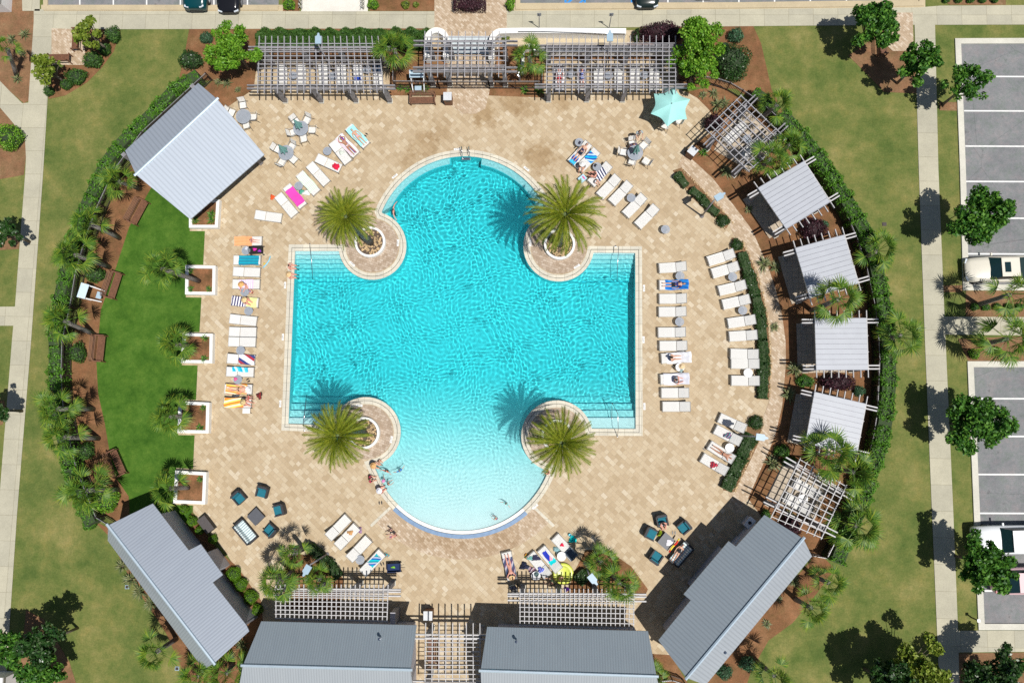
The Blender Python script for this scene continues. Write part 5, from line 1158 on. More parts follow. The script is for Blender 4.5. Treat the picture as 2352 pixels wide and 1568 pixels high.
for k, x, y, a, d in [('J1', 1332.6, 352, 47, 'topmost, with a man in dark shorts'), ('J2', 1350.6, 368, 45, 'second, with a blue towel'), ('J3', 1378.6, 400, 45, 'under a wavy black and white towel'), ('J4', 1398.5, 428.5, 46, 'bare, directly below the wavy towel'), ('J5', 1426, 443.5, 46, 'bare, left of the small round table'), ('J6', 1458, 472, 45, 'bare, right of the small round table'), ('J7', 1486, 497, 45, 'bare, lowest of the row')]:
    lounge(k, x, y, a, 'white lounger above the upper right island, '+d, True, g_)
g_ = 'inner loungers right of the pool'
for i, (x, y, a, d) in enumerate([(1545.5, 614, 3, 'topmost'), (1546, 654, 0, 'with a woman on a blue towel'), (1546, 685.8, 0, 'first bare one below the blue towel'), (1545, 715.8, 0, 'second bare one below the blue towel'), (1543.5, 763, 0, 'just below the second small table'), (1546.8, 794, 0, 'just above the white towels'), (1551, 821.5, 3, 'upper of two under white towels'), (1549, 870, 2, 'lower of two under white towels'), (1551, 902, 0, 'just below the white towels'), (1554, 933.5, 0, 'lowest')]):
    lounge('R%d' % (i+1), x, y, a, 'white lounger, inner column right of the pool, '+d, True, g_)
g_ = 'outer loungers right of the pool'
for i, (x, y, a) in enumerate([(1656.5, 590.8, 17), (1666, 619.5, 16), (1682, 660.8, 13), (1691, 693, 12), (1703.5, 738, 8), (1707, 770.8, 3), (1710, 812.8, -2), (1711.5, 835, -1), (1712, 874, -1)]):
    lounge('O%d' % (i+1), x, y, a, 'white empty lounger, %s from the top in the outer column by the hedge' % ORD[i], True, g_)
g_ = 'slanted loungers by the right hedge'
for k, x, y, a, d in [('S1', 1682, 972, -25, 'topmost, with a lamp shadow across it'), ('S2', 1672, 1000, -28, 'second, with a heap of clothes'), ('S3', 1657, 1039, -33, 'with a sunbathing woman'), ('S4', 1641, 1066.5, -31, 'lowest, with a red bundle')]:
    lounge(k, x, y, a, 'slanted white lounger by the lower low hedge, '+d, True, g_)
g_ = 'loungers at the lower left pergola'
for k, x, y, a, d in [('K1', 777, 1211, 226, 'topmost, bare'), ('K2', 797.5, 1232, 227, 'second, with a tan hat on it'), ('K3', 824.8, 1260, 227, 'third, bare, beside a small table'), ('K4', 855.5, 1292, 227, 'lowest, heaped with teal towels')]:
    lounge(k, x, y, a, 'white lounger above the lower left pergola, '+d, True, g_)
g_ = 'loungers at the lower right pergola'
for k, x, y, a, d in [('M1', 1170, 1299.5, -76, 'leftmost, with a sunbathing woman'), ('M2', 1239, 1297.5, -49, 'with a dark shirt and a blue ball'), ('M3', 1264, 1284.5, -49, 'with a long blue wrap'), ('M4', 1297, 1256.5, -46, 'rightmost, with a dark pad on the backrest')]:
    lounge(k, x, y, a, 'white lounger above the lower right pergola, '+d, True, g_)
g_ = 'loungers under the top left pergola'
for i, x in enumerate((649, 692, 743, 785, 821, 868)): lounge('T%d' % i, x, 179, 90, 'white lounger, %s from the left under the top left pergola' % ORD[i], True, g_)
g_ = 'loungers under the top right pergola'
for i, x in enumerate((1284.8, 1336, 1374.8, 1422, 1458.5, 1503.5)): lounge('U%d' % i, x, 180, 90, 'white lounger, %s from the left under the top right pergola' % ORD[i], True, g_)
lounge('N1', 1689, 306, 45, 'left white lounger under the upper slatted pergola'); lounge('N2', 1728, 341, 45, 'right white lounger under the upper slatted pergola')
lounge('N3', 1852, 1122, -30, 'upper white lounger under the lower slatted pergola'); lounge('N4', 1832, 1158, -30, 'lower white lounger under the lower slatted pergola')

def mk_side(col=None):
    def fn():
        t = thing('side_table', '', 'side table', group='small round side tables'); mb = MB(); r_ = .31
        for i in range(9):
            x = -r_+r_*2*(i+.5)/9; h = math.sqrt(r_*r_-x*x)*.99; mb.box((x, 0, .46), (r_*2/9*.8, 2*h, .02))
        mb.build('table_top', col or tabletop_m, t); MB().lathe([(r_+.01, .44), (r_+.01, .475), (r_-.02, .475), (r_-.02, .44), (r_+.01, .44)], 28).build('rim', col or tabletop_m, t)
        for k in range(3): a = k*2.094+.5; MB().tube([(.2*math.cos(a), .2*math.sin(a), .45), (.27*math.cos(a), .27*math.sin(a), .01)], .015, 6).build('leg', black_m, t)
        return t
    return fn
SD, SW = Proto(mk_side()), Proto(mk_side(mk('white tabletop', (.78, .79, .80), .5, var=.04)))
TABP = {}
for k, x, y, w_, lb in [('t1', 565, 575.5, 0, 'between the orange towel and the blue striped towel'), ('t2', 562, 670.5, 0, 'between the pink towel and the navy stripes'), ('t3', 571, 714, 0, 'below the navy striped towel'), ('t4', 552.6, 804.7, 0, 'above the red white and blue towel'), ('t5', 546, 871.7, 0, 'with a pink hat, left of the pool'),
    ('t6', 751.8, 347, 0, 'left of the lounger with the clear bag'), ('t7', 686, 427, 0, 'between hot pink and green striped towels'), ('t8', 1330.6, 327, 0, 'with a dark tablet, above the man in dark shorts'), ('t9', 1371.6, 383, 0, 'left of the wavy striped towel'), ('t10', 1449.8, 454.5, 0, 'between two bare slanted loungers, upper right'), ('t11', 1528.5, 527, 0, 'standing alone on the open deck, upper right'),
    ('t12', 1562, 634, 0, 'first from the top in the inner right column'), ('t13', 1561, 738.8, 0, 'second from the top in the inner right column'), ('t14', 1562, 843, 1, 'with a straw hat between the white towels'), ('t15', 1683, 636, 0, 'first from the top by the outer right loungers'), ('t16', 1706, 712.8, 0, 'second from the top by the outer right loungers'), ('t17', 1718.5, 856, 1, 'third from the top by the outer right loungers'),
    ('t18', 1676, 1028, 1, 'plain white, among the four slanted loungers'), ('t19', 827, 1285, 0, 'beside the lounger heaped with teal towels'), ('t20', 1290, 1277, 1, 'white, left of the lounger with the dark pad'), ('t21', 1231, 1322, 1, 'white, under the pergola shadow lines'), ('t22', 672.5, 174, 0, 'left one under the top left pergola'), ('t23', 763.8, 175, 0, 'middle one under the top left pergola'),
    ('t24', 843, 160, 0, 'right one under the top left pergola'), ('t25', 1311, 170, 0, 'left one under the top right pergola'), ('t26', 1398.5, 174, 0, 'middle one under the top right pergola'), ('t27', 1480, 172.5, 0, 'right one under the top right pergola'), ('t28', 1716, 319, 0, 'under the upper slatted pergola'), ('t29', 1845, 1145, 1, 'under the lower slatted pergola')]:
    p = P(x, y, .47); (SW if w_ else SD)((p.x, p.y, .015), random.uniform(-.2, .2), 'small round table '+lb, 'small round side tables'); TABP[k] = p
p = P(566, 943, .4); t = thing('square_stool', 'small square pale stool below the lowest left lounger', 'stool', (p.x, p.y, .015), 0); MB().box((0, 0, .4), (.55, .4, .04)).build('seat', sling_m, t)
for sx in (-1, 1):
    for sy in (-1, 1): MB().tube([(sx*.24, sy*.17, .39), (sx*.26, sy*.18, .01)], .015, 6).build('leg', black_m, t)

def mk_chair():
    t = thing('patio_chair', '', 'chair', group='white sling dining chairs'); mb = MB()
    for i in range(7): mb.box((0, -.24+.07*i, .43-.004*i), (.50, .062, .012))
    mb.build('seat', sling_m, t); mb = MB()
    for i in range(6): mb.box((0, .27+.028*i, .48+.075*i), (.50, .012, .066), rx=R(-20))
    mb.build('backrest', sling_m, t)
    for s in (-1, 1):
        MB().tube([(s*.28, -.27, .02), (s*.28, -.24, .62), (s*.28, .25, .64), (s*.27, .42, .92)], .017, 6).build('side_frame', frame_m, t)
        MB().tube([(s*.28, .22, .62), (s*.30, .40, .02)], .015, 6).build('leg', black_m, t)
    return t
CH = Proto(mk_chair)
def mk_dtable():
    t = thing('dining_table', '', 'table', group='round dining tables'); mb = MB(); r_ = .56
    for i in range(15): x = -r_+r_*2*(i+.5)/15; h = math.sqrt(r_*r_-x*x)*.99; mb.box((x, 0, .72), (r_*2/15*.82, 2*h, .02))
    mb.build('table_top', tabletop_m, t); MB().lathe([(r_+.01, .70), (r_+.01, .74), (r_-.03, .74), (r_-.03, .70), (r_+.01, .70)], 36).build('rim', tabletop_m, t)
    for k in range(4): a = k*1.571+.78; MB().tube([(.42*math.cos(a), .42*math.sin(a), .71), (.48*math.cos(a), .48*math.sin(a), .01)], .02, 6).build('leg', frame_m, t)
    return t
DT = Proto(mk_dtable)
def closed_umb(p, lb):
    t = thing('closed_parasol', lb, 'parasol', (p.x, p.y, .015), 0, 'folded teal parasols'); MB().tube([(0, 0, 0), (0, 0, 2.5)], .022, 8).build('pole', steel_m, t); n = 48; mb = MB()
    prof = [(2.45, .03), (2.3, .06), (1.9, .12), (1.45, .19), (1.2, .23)]
    for z, r_ in prof:
        for j in range(n): a = 2*math.pi*j/n; k = 1+.38*math.cos(a*6+z*1.2)*(2.5-z)/1.3; mb.v.append((r_*k*math.cos(a), r_*k*math.sin(a), z+.05*math.cos(a*6)*(z < 1.3)))
    for i in range(4):
        for j in range(n): a = i*n+j; b = i*n+(j+1) % n; mb.f.append((a, a+n, b+n, b))
    mb.build('canopy', aquad_m, t, smooth=True); MB().lathe([(.25, 0), (.25, .06), (.05, .1)], 20).build('base', black_m, t); return t
SETS = [('upper left set nearest the shelter roof', (559, 267.5), [(557.5, 240), (530, 257.5), (581, 268.8), (565.5, 287.5)], 0), ('upper set of the two with folded parasols', (691, 295), [(679, 278.8), (705, 275), (716.8, 298.8), (697.5, 318), (673, 303.8)], 1),
        ('lower set of the two with folded parasols', (657, 351), [(637.5, 342.5), (670, 336), (674, 366), (647.5, 372)], 1), ('set with a seated woman, upper right', (1459, 351), [(1479.6, 333), (1453, 329), (1431.6, 349), (1452.6, 370), (1484.6, 370)], 1), ('set under the open aqua parasol', (1540, 262), [(1528.5, 287.5), (1558, 276), (1556, 247)], 0)]
DIRN = ['at the top', 'right of it', 'below it', 'left of it']
for nm, tp, chs, um in SETS:
    tb = P(*tp, .72); DT((tb.x, tb.y, .015), .1, 'round grey slatted dining table, '+nm, 'round dining tables')
    for j, c in enumerate(chs):
        q = P(*c, .5); d = Vector((tb.x-q.x, tb.y-q.y)); a = math.atan2(d.y, d.x)
        dd = math.degrees(math.atan2(-(c[1]-tp[1]), c[0]-tp[0])); clock = int(round((90-dd)/30)) % 12 or 12
        CH((q.x, q.y, .015), a+math.pi/2, "white chair at %s o'clock round the table, %s" % (['', 'one', 'two', 'three', 'four', 'five', 'six', 'seven', 'eight', 'nine', 'ten', 'eleven', 'twelve'][clock], nm), 'white sling dining chairs')
    if um: closed_umb(tb, 'folded teal parasol in the table, '+nm)
p = P(1542, 240, 2.4); t = thing('open_parasol', 'open pale aqua six sided parasol, upper right of the deck', 'parasol', (p.x, p.y, .015)); t0 = t
MB().tube([(0, 0, 0), (0, 0, 2.65)], .025, 8).build('pole', wood_m, t); mb = MB(); n = 6; m_ = 8; Rr_ = 1.36; mb.v.append((0, 0, 2.55))
for k in range(1, 8):
    f = k/7
    for j in range(n*m_):
        a = 2*math.pi*j/(n*m_)+.35; u = (j % m_)/m_; sag = 1-.17*math.sin(math.pi*u)*f; r_ = Rr_*f*math.cos(math.pi/n)/math.cos((u-.5)*2*math.pi/n)*1.12*sag; mb.v.append((r_*math.cos(a), r_*math.sin(a), 2.55-.55*f**1.3-.04*math.sin(math.pi*u)*f))
N_ = n*m_
for j in range(N_): mb.f.append((0, 1+j, 1+(j+1) % N_))
for k in range(6):
    for j in range(N_): a = 1+k*N_+j; b = 1+k*N_+(j+1) % N_; mb.f.append((a, a+N_, b+N_, b))
cn = mb.build('canopy', aqua_m, t); MB().lathe([(.01, 2.62), (.04, 2.6), (.04, 2.54)], 12).build('finial', black_m, cn)
for j in range(6): a = 2*math.pi*j/6+.35; MB().tube([(0, 0, 2.5), (Rr_*1.05*math.cos(a), Rr_*1.05*math.sin(a), 1.98)], .012, 5).build('rib', dbrown_m, t)
MB().lathe([(.28, 0), (.28, .07), (.05, .1)], 20).build('base', black_m, t)

def mk_arm():
    t = thing('wicker_armchair', '', 'armchair', group='dark wicker armchairs with teal cushions'); MB().box((0, 0, .20), (.78, .78, .24)).build('base', wicker_m, t)
    for s in (-1, 1): MB().box((s*.36, -.03, .44), (.10, .74, .30)).build('armrest', wicker_m, t)
    MB().prism([(-.42, .30), (-.3, .42), (.3, .42), (.42, .30), (.36, .26), (-.36, .26)], .1, .82).build('back', wicker_m, t)
    MB().box((0, -.06, .39), (.60, .64, .14)).build('seat_cushion', teal_m, t); MB().box((0, .22, .62), (.58, .13, .34), rx=R(-12)).build('back_cushion', teal_m, t)
    for sx in (-1, 1):
        for sy in (-1, 1): MB().box((sx*.33, sy*.33, .04), (.06, .06, .08)).build('foot', black_m, t)
    return t
AR = Proto(mk_arm)
def stripes(name, cols, freq, axis='X', rot=0, wob=0):
    if name in MATS: return MATS[name]
    m, nt, b = newmat(name); tc = N(nt, 'ShaderNodeTexCoord'); mp = N(nt, 'ShaderNodeMapping'); mp.inputs['Rotation'].default_value = (0, 0, R(rot)); nt.links.new(tc.outputs['Object'], mp.inputs[0])
    wv = N(nt, 'ShaderNodeTexWave', wave_type='BANDS', bands_direction=axis, wave_profile='SAW'); nt.links.new(mp.outputs[0], wv.inputs[0]); wv.inputs['Scale'].default_value = .314*freq; wv.inputs['Distortion'].default_value = wob; wv.inputs['Detail Scale'].default_value = .6
    r_ = nt.nodes.new('ShaderNodeValToRGB'); r_.color_ramp.interpolation = 'CONSTANT'; e = r_.color_ramp.elements
    while len(e) < len(cols): e.new(.5)
    for i, c in enumerate(cols): e[i].position = i/len(cols); e[i].color = (*c, 1)
    nt.links.new(wv.outputs['Fac'], r_.inputs[0]); nt.links.new(r_.outputs[0], b.inputs['Base Color']); b.inputs['Roughness'].default_value = .9; MATS[name] = m; return m
sofa_m = stripes('striped sofa cushion', [(.62, .70, .70), (.10, .22, .26), (.66, .72, .72), (.62, .70, .70)], 6)
def mk_sofa():
    t = thing('wicker_sofa', '', 'sofa', group='dark wicker sofas with striped cushions'); MB().box((0, 0, .20), (1.75, .82, .24)).build('base', wicker_m, t)
    for s in (-1, 1): MB().box((s*.84, -.03, .44), (.11, .78, .30)).build('armrest', wicker_m, t)
    MB().box((0, .36, .45), (1.72, .12, .72)).build('back', wicker_m, t); MB().box((0, -.08, .39), (1.54, .62, .15)).build('seat_cushion', sofa_m, t)
    for k in range(3): MB().box(((k-1)*.52, .22, .63), (.50, .17, .36), rx=R(-12), rz=R(3*(k-1))).build('back_cushion', sofa_m, t)
    return t
SF = Proto(mk_sofa)
def mk_ott():
    t = thing('wicker_table', '', 'table', group='square wicker coffee tables'); MB().box((0, 0, .19), (.86, .86, .34)).build('base', wicker_m, t); MB().box((0, 0, .38), (.92, .92, .04)).build('top', mk('charcoal tabletop', (.085, .09, .105), .5, var=.1), t); return t
OT = Proto(mk_ott)
for cen, lst, sofa, oa, nm in (((587.5, 1186), [(548.4, 1142, 'upper left'), (602, 1129, 'upper right'), (640.8, 1171, 'right'), (621, 1218, 'lower')], (563.3, 1221, 222), 45, 'lower left lounge group'), ((1530.7, 1243), [(1520.7, 1195, 'upper, occupied'), (1494.7, 1225, 'left'), (1571.7, 1210, 'upper right'), (1506.7, 1280, 'lower')], (1564.7, 1272, -42), 50, 'lower right lounge group')):
    c = P(*cen, .4); OT((c.x, c.y, .015), R(oa), 'square charcoal coffee table of the '+nm)
    for x, y, d in lst:
        q = P(x, y, .5); a = math.atan2(c.y-q.y, c.x-q.x); AR((q.x, q.y, .015), a+math.pi/2, '%s armchair with teal cushions in the %s' % (d, nm))
    q = P(sofa[0], sofa[1], .5); SF((q.x, q.y, .015), R(sofa[2]-90), 'two seat sofa with pale striped cushions in the '+nm)

# ================================================================== towels and small items
def on_lounger(key, sx, sy):
    """point on a lounger: sx across, sy along (-1 foot .. 1 head), with height"""
    o, rz, an = LOUNG[key]; y = sy*1.01; z = .35+.012+(max(0, y-.22))*math.tan(R(an)); c, s = math.cos(rz), math.sin(rz); x = sx
    return Vector((o.x+x*c-y*s, o.y+x*s+y*c, o.z+z)), rz, an
def towel(key, y0, y1, mat, lb, wd=.72, seed=0, name='beach_towel', cat='towel', over=.0, sh=0):
    o, rz, an = LOUNG[key]; r_ = random.Random(seed+len(lb)); t = thing(name, lb, cat, (o.x, o.y, o.z), rz, None); mb = MB(); nx_, ny_ = 14, 26; ph = r_.uniform(0, 6)
    for j in range(ny_+1):
        for i in range(nx_+1):
            u = i/nx_-.5; y = (y0+(y1-y0)*j/ny_)*1.01; x = u*wd+.025*math.sin(y*5+ph)+sh; z = .375+max(0, min(y, 1.0)-.22)*math.tan(R(an))+.006*math.sin(x*16+y*4+ph)+.006*math.sin(y*19+ph)
            if abs(x) > .36: z -= (abs(x)-.36)*1.6
            mb.v.append((x, y+.02*math.sin(u*7+ph), z))
    for j in range(ny_):
        for i in range(nx_): a = j*(nx_+1)+i; mb.f.append((a, a+1, a+nx_+2, a+nx_+1))
    k = len(mb.v); mb.v += [(a, b, c-.006) for a, b, c in mb.v]; mb.f += [tuple(i+k for i in f[::-1]) for f in mb.f[:]]
    mb.build('cloth', mat, t, smooth=True); return t
tw = lambda n, c, **k: mk(n, c, .95, var=.08, scale=4, **k)
towel('L1', -.25, 1.02, stripes('orange striped towel', [(.80, .30, .12), (.85, .42, .20)], 9), 'orange finely striped towel over the topmost left lounger')
towel('L2', -.85, .62, stripes('blue striped towel', [(.0, .30, .42), (.0, .34, .46), (.02, .06, .16), (.0, .36, .48)], 4.5, wob=.6), 'teal blue striped towel on the second left lounger')
towel('L4', -.50, .55, stripes('pink white towel', [(.80, .76, .80), (.75, .45, .62), (.80, .74, .80), (.62, .50, .75)], 3.5, 'Y'), 'pink and white banded towel under the woman in the orange hat')
towel('L5', -.05, .95, stripes('navy striped towel', [(.80, .79, .80), (.035, .03, .13)], 5.2, 'Y', 4), 'white towel with navy bars'); towel('L5', -.85, -.1, tw('lemon towel', (.78, .80, .32)), 'pale lemon towel at the foot of the navy barred one')
towel('L9', -.98, .18, stripes('patriotic towel', [(.75, .76, .80), (.70, .72, .80), (.40, .03, .05), (.03, .05, .20)], 1.4, 'X', 20, 4), 'crumpled red white and blue towel', seed=3)
towel('L10', -.55, .55, stripes('aqua crumpled towel', [(.0, .42, .62), (.55, .78, .82), (.05, .55, .75)], 2.2, 'X', 60, 5), 'crumpled aqua towel along one side of its lounger', wd=.34, sh=.18)
sun_m = stripes('orange sunburst towel', [(.85, .25, .03), (.88, .62, .10), (.80, .30, .22), (.85, .78, .50)], 2.6, 'X', 12, 2.5)
towel('L11', -.62, .90, sun_m, 'orange and yellow sunburst towel under a sunbather'); towel('L12', -.42, .88, stripes('orange rays towel', [(.86, .22, .03), (.88, .70, .15), (.85, .80, .60), (.84, .40, .05)], 2.4, 'X', -14, 2), 'orange, yellow and white rayed towel on the lowest left lounger')
towel('A', -.75, .90, tw('aqua towel', (.35, .75, .78)), 'pale aqua towel under the woman in lilac'); towel('B', -.80, .92, stripes('purple edged towel', [(.18, .03, .30), (.70, .76, .72), (.72, .55, .62), (.62, .74, .70)], 1.5), 'white towel with purple border under a sunbather')
towel('D', -.85, -.35, tw('red towel', (.62, .01, .05)), 'small crimson towel on a slanted lounger', wd=.4); towel('F', -.70, .85, stripes('green striped pale towel', [(.75, .82, .70), (.55, .72, .55)], 8), 'white and green striped towel with aqua ends'); towel('G', -.75, .72, tw('hot pink towel', (.85, .06, .42)), 'hot pink towel on a slanted lounger')
towel('J1', -.98, -.35, stripes('blue ombre towel', [(.01, .02, .30), (.0, .25, .65), (.05, .50, .75)], 1.4, 'Y'), 'blue shaded towel over the legs of the man in dark shorts', wd=.5); towel('J2', -.05, .6, stripes('blue tie dye', [(.0, .20, .60), (.0, .45, .70), (.02, .06, .40), (.5, .7, .8)], 2.3, 'X', 50, 5), 'crumpled bright blue towel on the second slanted lounger')
towel('J3', -.45, .45, stripes('zebra towel', [(.78, .78, .82), (.02, .03, .10)], 5, 'Y', 15, 3.5), 'white towel with wavy black stripes'); towel('R2', -.55, 1.05, stripes('cobalt towel', [(.01, .18, .60), (.02, .25, .70), (.0, .12, .45)], 3, 'X', 20, 4), 'cobalt blue towel under the woman in navy')
towel('R7', -.60, 1.08, tw('white towel', (.80, .80, .83)), 'white towel on the upper of the two towel covered right loungers', wd=.80); towel('R8', -.75, 1.0, tw('white lilac towel', (.76, .76, .84)), 'white towel under the person in a grey shirt', wd=.84)
towel('M1', -.6, .7, stripes('navy print towel', [(.05, .08, .16), (.45, .42, .50), (.10, .05, .12)], 3, 'X', 30, 3), 'navy printed towel under the sunbather left of the pergola'); towel('M4', .22, .98, tw('slate pad', (.05, .075, .11)), 'slate grey pad on a backrest', wd=.62)
towel('M3', -.7, .10, stripes('royal blue wrap', [(.01, .03, .40), (.02, .04, .45), (.80, .35, .45)], 1.2, 'X', 30, 3), 'royal blue wrap with pink trim', wd=.32); towel('M3', .05, .35, tw('turquoise cloth', (.0, .65, .68)), 'turquoise folded cloth at the hinge', wd=.5); towel('K4', -.65, .25, stripes('teal heap', [(.0, .28, .32), (.0, .5, .6), (.01, .08, .4), (.4, .45, .6)], 2.5, 'X', 40, 5), 'heap of teal and blue towels', wd=.5)
towel('T4', -.2, .15, tw('blue cloth', (.02, .07, .45)), 'blue cloth on a lounger under the top left pergola', wd=.5); towel('T5', .3, 1.0, tw('navy pad', (.03, .05, .09)), 'dark towel on the backrest nearest the top palm')
towel('U0', -.9, .9, tw('white sheet', (.75, .75, .78)), 'white towel under the man in red shorts')

def lump(c, rx, ry, h, mat, name, lb, cat, seed=0, rz=0):
    """crumpled cloth or bag: a low folded mound"""
    t = thing(name, lb, cat, c, rz); mb = MB(); n, m_ = 22, 7; r_ = random.Random(seed); ph = [r_.uniform(0, 6) for _ in range(4)]
    mb.v.append((0, 0, h))
    for i in range(1, m_+1):
        f = i/m_
        for j in range(n): a = 2*math.pi*j/n; k = 1+.22*math.sin(3*a+ph[0])+.12*math.sin(7*a+ph[1]+f*3); mb.v.append((rx*f*k*math.cos(a), ry*f*k*math.sin(a), max(.004, h*(1-f**2.2)*(1+.35*math.sin(5*a+ph[2]+f*6)))))
    for j in range(n): mb.f.append((0, 1+j, 1+(j+1) % n))
    for i in range(m_-1):
        for j in range(n): a = 1+i*n+j; b = 1+i*n+(j+1) % n; mb.f.append((a, a+n, b+n, b))
    mb.f.append(tuple(1+(m_-1)*n+j for j in range(n))[::-1]); mb.build('cloth', mat, t, smooth=True); return t
def item(key, sx, sy): p, rz, an = on_lounger(key, sx, sy); return p
lump(item('C', .05, -.05), .2, .16, .10, tw('clear bag', (.60, .65, .58)), 'beach_bag', 'small greenish clear bag on a slanted lounger', 'bag', 1); lump(item('D', .0, -.6)+Vector((0, 0, .03)), .26, .22, .08, MATS['red towel'], 'swim_shirt', 'crumpled crimson shirt on the red towel', 'shirt', 2)
lump(P(626, 453, .02), .2, .2, .10, tw('red cap cloth', (.75, .10, .02)), 'cap', 'red orange cap on the deck at a lounger end', 'cap', 3); lump(P(692, 440, .02), .22, .2, .16, tw('green bag cloth', (.08, .35, .25)), 'beach_bag', 'green patterned bag between two loungers', 'bag', 4); lump(P(703, 443, .02), .32, .22, .14, tw('white bag cloth', (.75, .74, .72)), 'beach_bag', 'white patterned bag near the hot pink towel', 'bag', 5)
lump(item('S2', .0, -.02), .3, .22, .16, stripes('mixed clothes', [(.10, .30, .30), (.35, .15, .30), (.05, .05, .10)], 5, 'X', 30, 5), 'clothes_heap', 'heap of dark green and purple clothes on the second slanted lounger', 'clothes', 6); lump(item('S4', .05, -.05), .28, .22, .14, stripes('red bundle', [(.45, .02, .05), (.12, .03, .05), (.55, .05, .08)], 5, 'X', 10, 4), 'clothes_heap', 'dark red bundle on the lowest slanted lounger', 'clothes', 7)
lump(item('M2', .12, .3), .24, .2, .16, stripes('blue pompom', [(.02, .08, .55), (.45, .40, .75), (.05, .15, .6)], 9, 'X', 20, 6), 'towel_ball', 'blue and lilac fluffy ball on a lounger', 'toy', 8); lump(item('M2', -.12, -.55), .32, .2, .06, tw('dark shirt', (.03, .03, .07)), 'shirt', 'dark navy shirt near the foot of a lounger', 'shirt', 9); lump(item('M2', .18, -.78), .24, .14, .05, tw('seafoam cloth', (.15, .38, .35)), 'shirt', 'sea green folded shorts near the foot of a lounger', 'clothes', 19)
lump(item('M4', .02, -.25), .14, .12, .05, tw('tiny red', (.70, .01, .06)), 'swimsuit', 'tiny red swimsuit on the lounger with the dark pad', 'swimsuit', 10); lump(P(1315, 1238, .02), .28, .26, .10, tw('turquoise bag', (.0, .68, .66)), 'beach_bag', 'turquoise bag on the deck right of a lounger', 'bag', 11); lump(P(1204, 1299, .02), .34, .28, .30, tw('navy bag', (.02, .025, .06)), 'beach_bag', 'dark navy tote on the deck left of a lounger', 'bag', 12)
lump(P(1211, 1276, .02), .26, .18, .18, stripes('orange bag', [(.75, .30, .03), (.2, .35, .08), (.15, .04, .03)], 5, 'X', 30, 4), 'beach_bag', 'orange and green toy bag at a lounger foot', 'bag', 13); lump(P(1222, 1308, .02), .34, .26, .25, stripes('pink bag', [(.6, .35, .4), (.10, .03, .10), (.65, .6, .62)], 4, 'X', 30, 4), 'beach_bag', 'pink and dark bag beside the white table', 'bag', 14); lump(P(1280, 1262, .02), .28, .3, .25, tw('pale blue bag', (.35, .58, .62)), 'beach_bag', 'pale blue bag with dark straps behind the white table', 'bag', 15)
lump(P(1538, 1246, .42), .28, .22, .06, tw('white shirt cloth', (.78, .76, .80)), 'shirt', 'white crumpled cloth on the right coffee table', 'clothes', 16); lump(P(1517, 1225, .02), .24, .22, .3, stripes('black lime bag', [(.02, .02, .02), (.45, .60, .03)], 3, 'X', 20, 3), 'backpack', 'black backpack with lime patches beside the coffee table', 'backpack', 17); lump(P(1301, 1352, .02), .2, .18, .2, tw('violet bag', (.10, .02, .30)), 'beach_bag', 'violet bag under the edge of the pergola shadow', 'bag', 18)
lump(P(596, 908, .02), .22, .26, .25, stripes('red black bag', [(.05, .03, .03), (.30, .02, .02)], 8, 'X', 0, 1), 'cooler_bag', 'red and black cooler bag alone on the deck, left side', 'bag', 20); lump(P(541, 870, .5), .13, .13, .10, tw('pink hat cloth', (.80, .12, .32)), 'sun_hat', 'pink hat on the small round table', 'hat', 21); lump(P(1318, 1308, .02) if False else P(542, 909, .02), .28, .14, .2, tw('grey bag', (.10, .10, .12)), 'beach_bag', 'grey bag behind the lowest left loungers', 'bag', 22)
lump(item('K2', .05, -.35), .22, .16, .10, tw('tan hat cloth', (.55, .30, .12)), 'sun_hat', 'tan hat on a lounger near the lower left pergola', 'hat', 23); lump(P(888, 1217, .02) if False else P(826, 1217, .02), .2, .22, .2, stripes('purple toy', [(.2, .05, .25), (.5, .35, .5)], 5), 'beach_bag', 'purple patterned bag at a lounger foot, lower left', 'bag', 24)
lump(P(887, 1274, .02), .2, .16, .12, stripes('teal sandal pile', [(.0, .45, .42), (.5, .15, .1), (.0, .3, .4)], 6, 'X', 30, 4), 'beach_bag', 'small teal and red bag at a lounger foot, lower left', 'bag', 25); lump(P(1369, 514, .02), .30, .22, .2, tw('x', (.3, .3, .3)), 'x', 'x', 'x') if False else None
p = P(905, 1303, .4); t = thing('beach_wagon', 'dark blue beach wagon with a green toy inside', 'wagon', (p.x, p.y, .015), R(3)); MB().box((0, 0, .28), (.92, .56, .03)).box((0, .28, .42), (.92, .03, .3)).box((0, -.28, .42), (.92, .03, .3)).box((.46, 0, .42), (.03, .56, .3)).box((-.46, 0, .42), (.03, .56, .3)).build('tub', mk('navy canvas', (.012, .03, .10), .9), t)
for sx in (-1, 1):
    for sy in (-1, 1): MB().tube([(sx*.40, sy*.29, .1), (sx*.40, sy*.35, .1)], .10, 14).build('wheel', tyre_m, t)
MB().tube([(.46, 0, .3), (.8, 0, .5), (.82, 0, .52)], .015, 6).build('handle', black_m, t)
lump(P(903, 1302, .33), .16, .07, .06, tw('green toy', (.25, .60, .05)), 'toy', 'lime green toy in the beach wagon', 'toy', 27)
p = P(582, 574, .4); t = thing('stroller_wagon', 'black folding wagon with pink and purple toys by the orange towel', 'wagon', (p.x+.2, p.y, .015), R(2)); MB().box((0, 0, .25), (.95, .52, .03)).box((0, .27, .4), (.98, .03, .32)).box((0, -.27, .4), (.98, .03, .32)).box((.48, 0, .4), (.03, .52, .32)).box((-.48, 0, .4), (.03, .52, .32)).build('tub', mk('black canvas', (.015, .015, .015), .9), t)
for sx in (-1, 1):
    for sy in (-1, 1): MB().tube([(sx*.46, sy*.28, .08), (sx*.46, sy*.34, .08)], .08, 14).build('wheel', tyre_m, t)
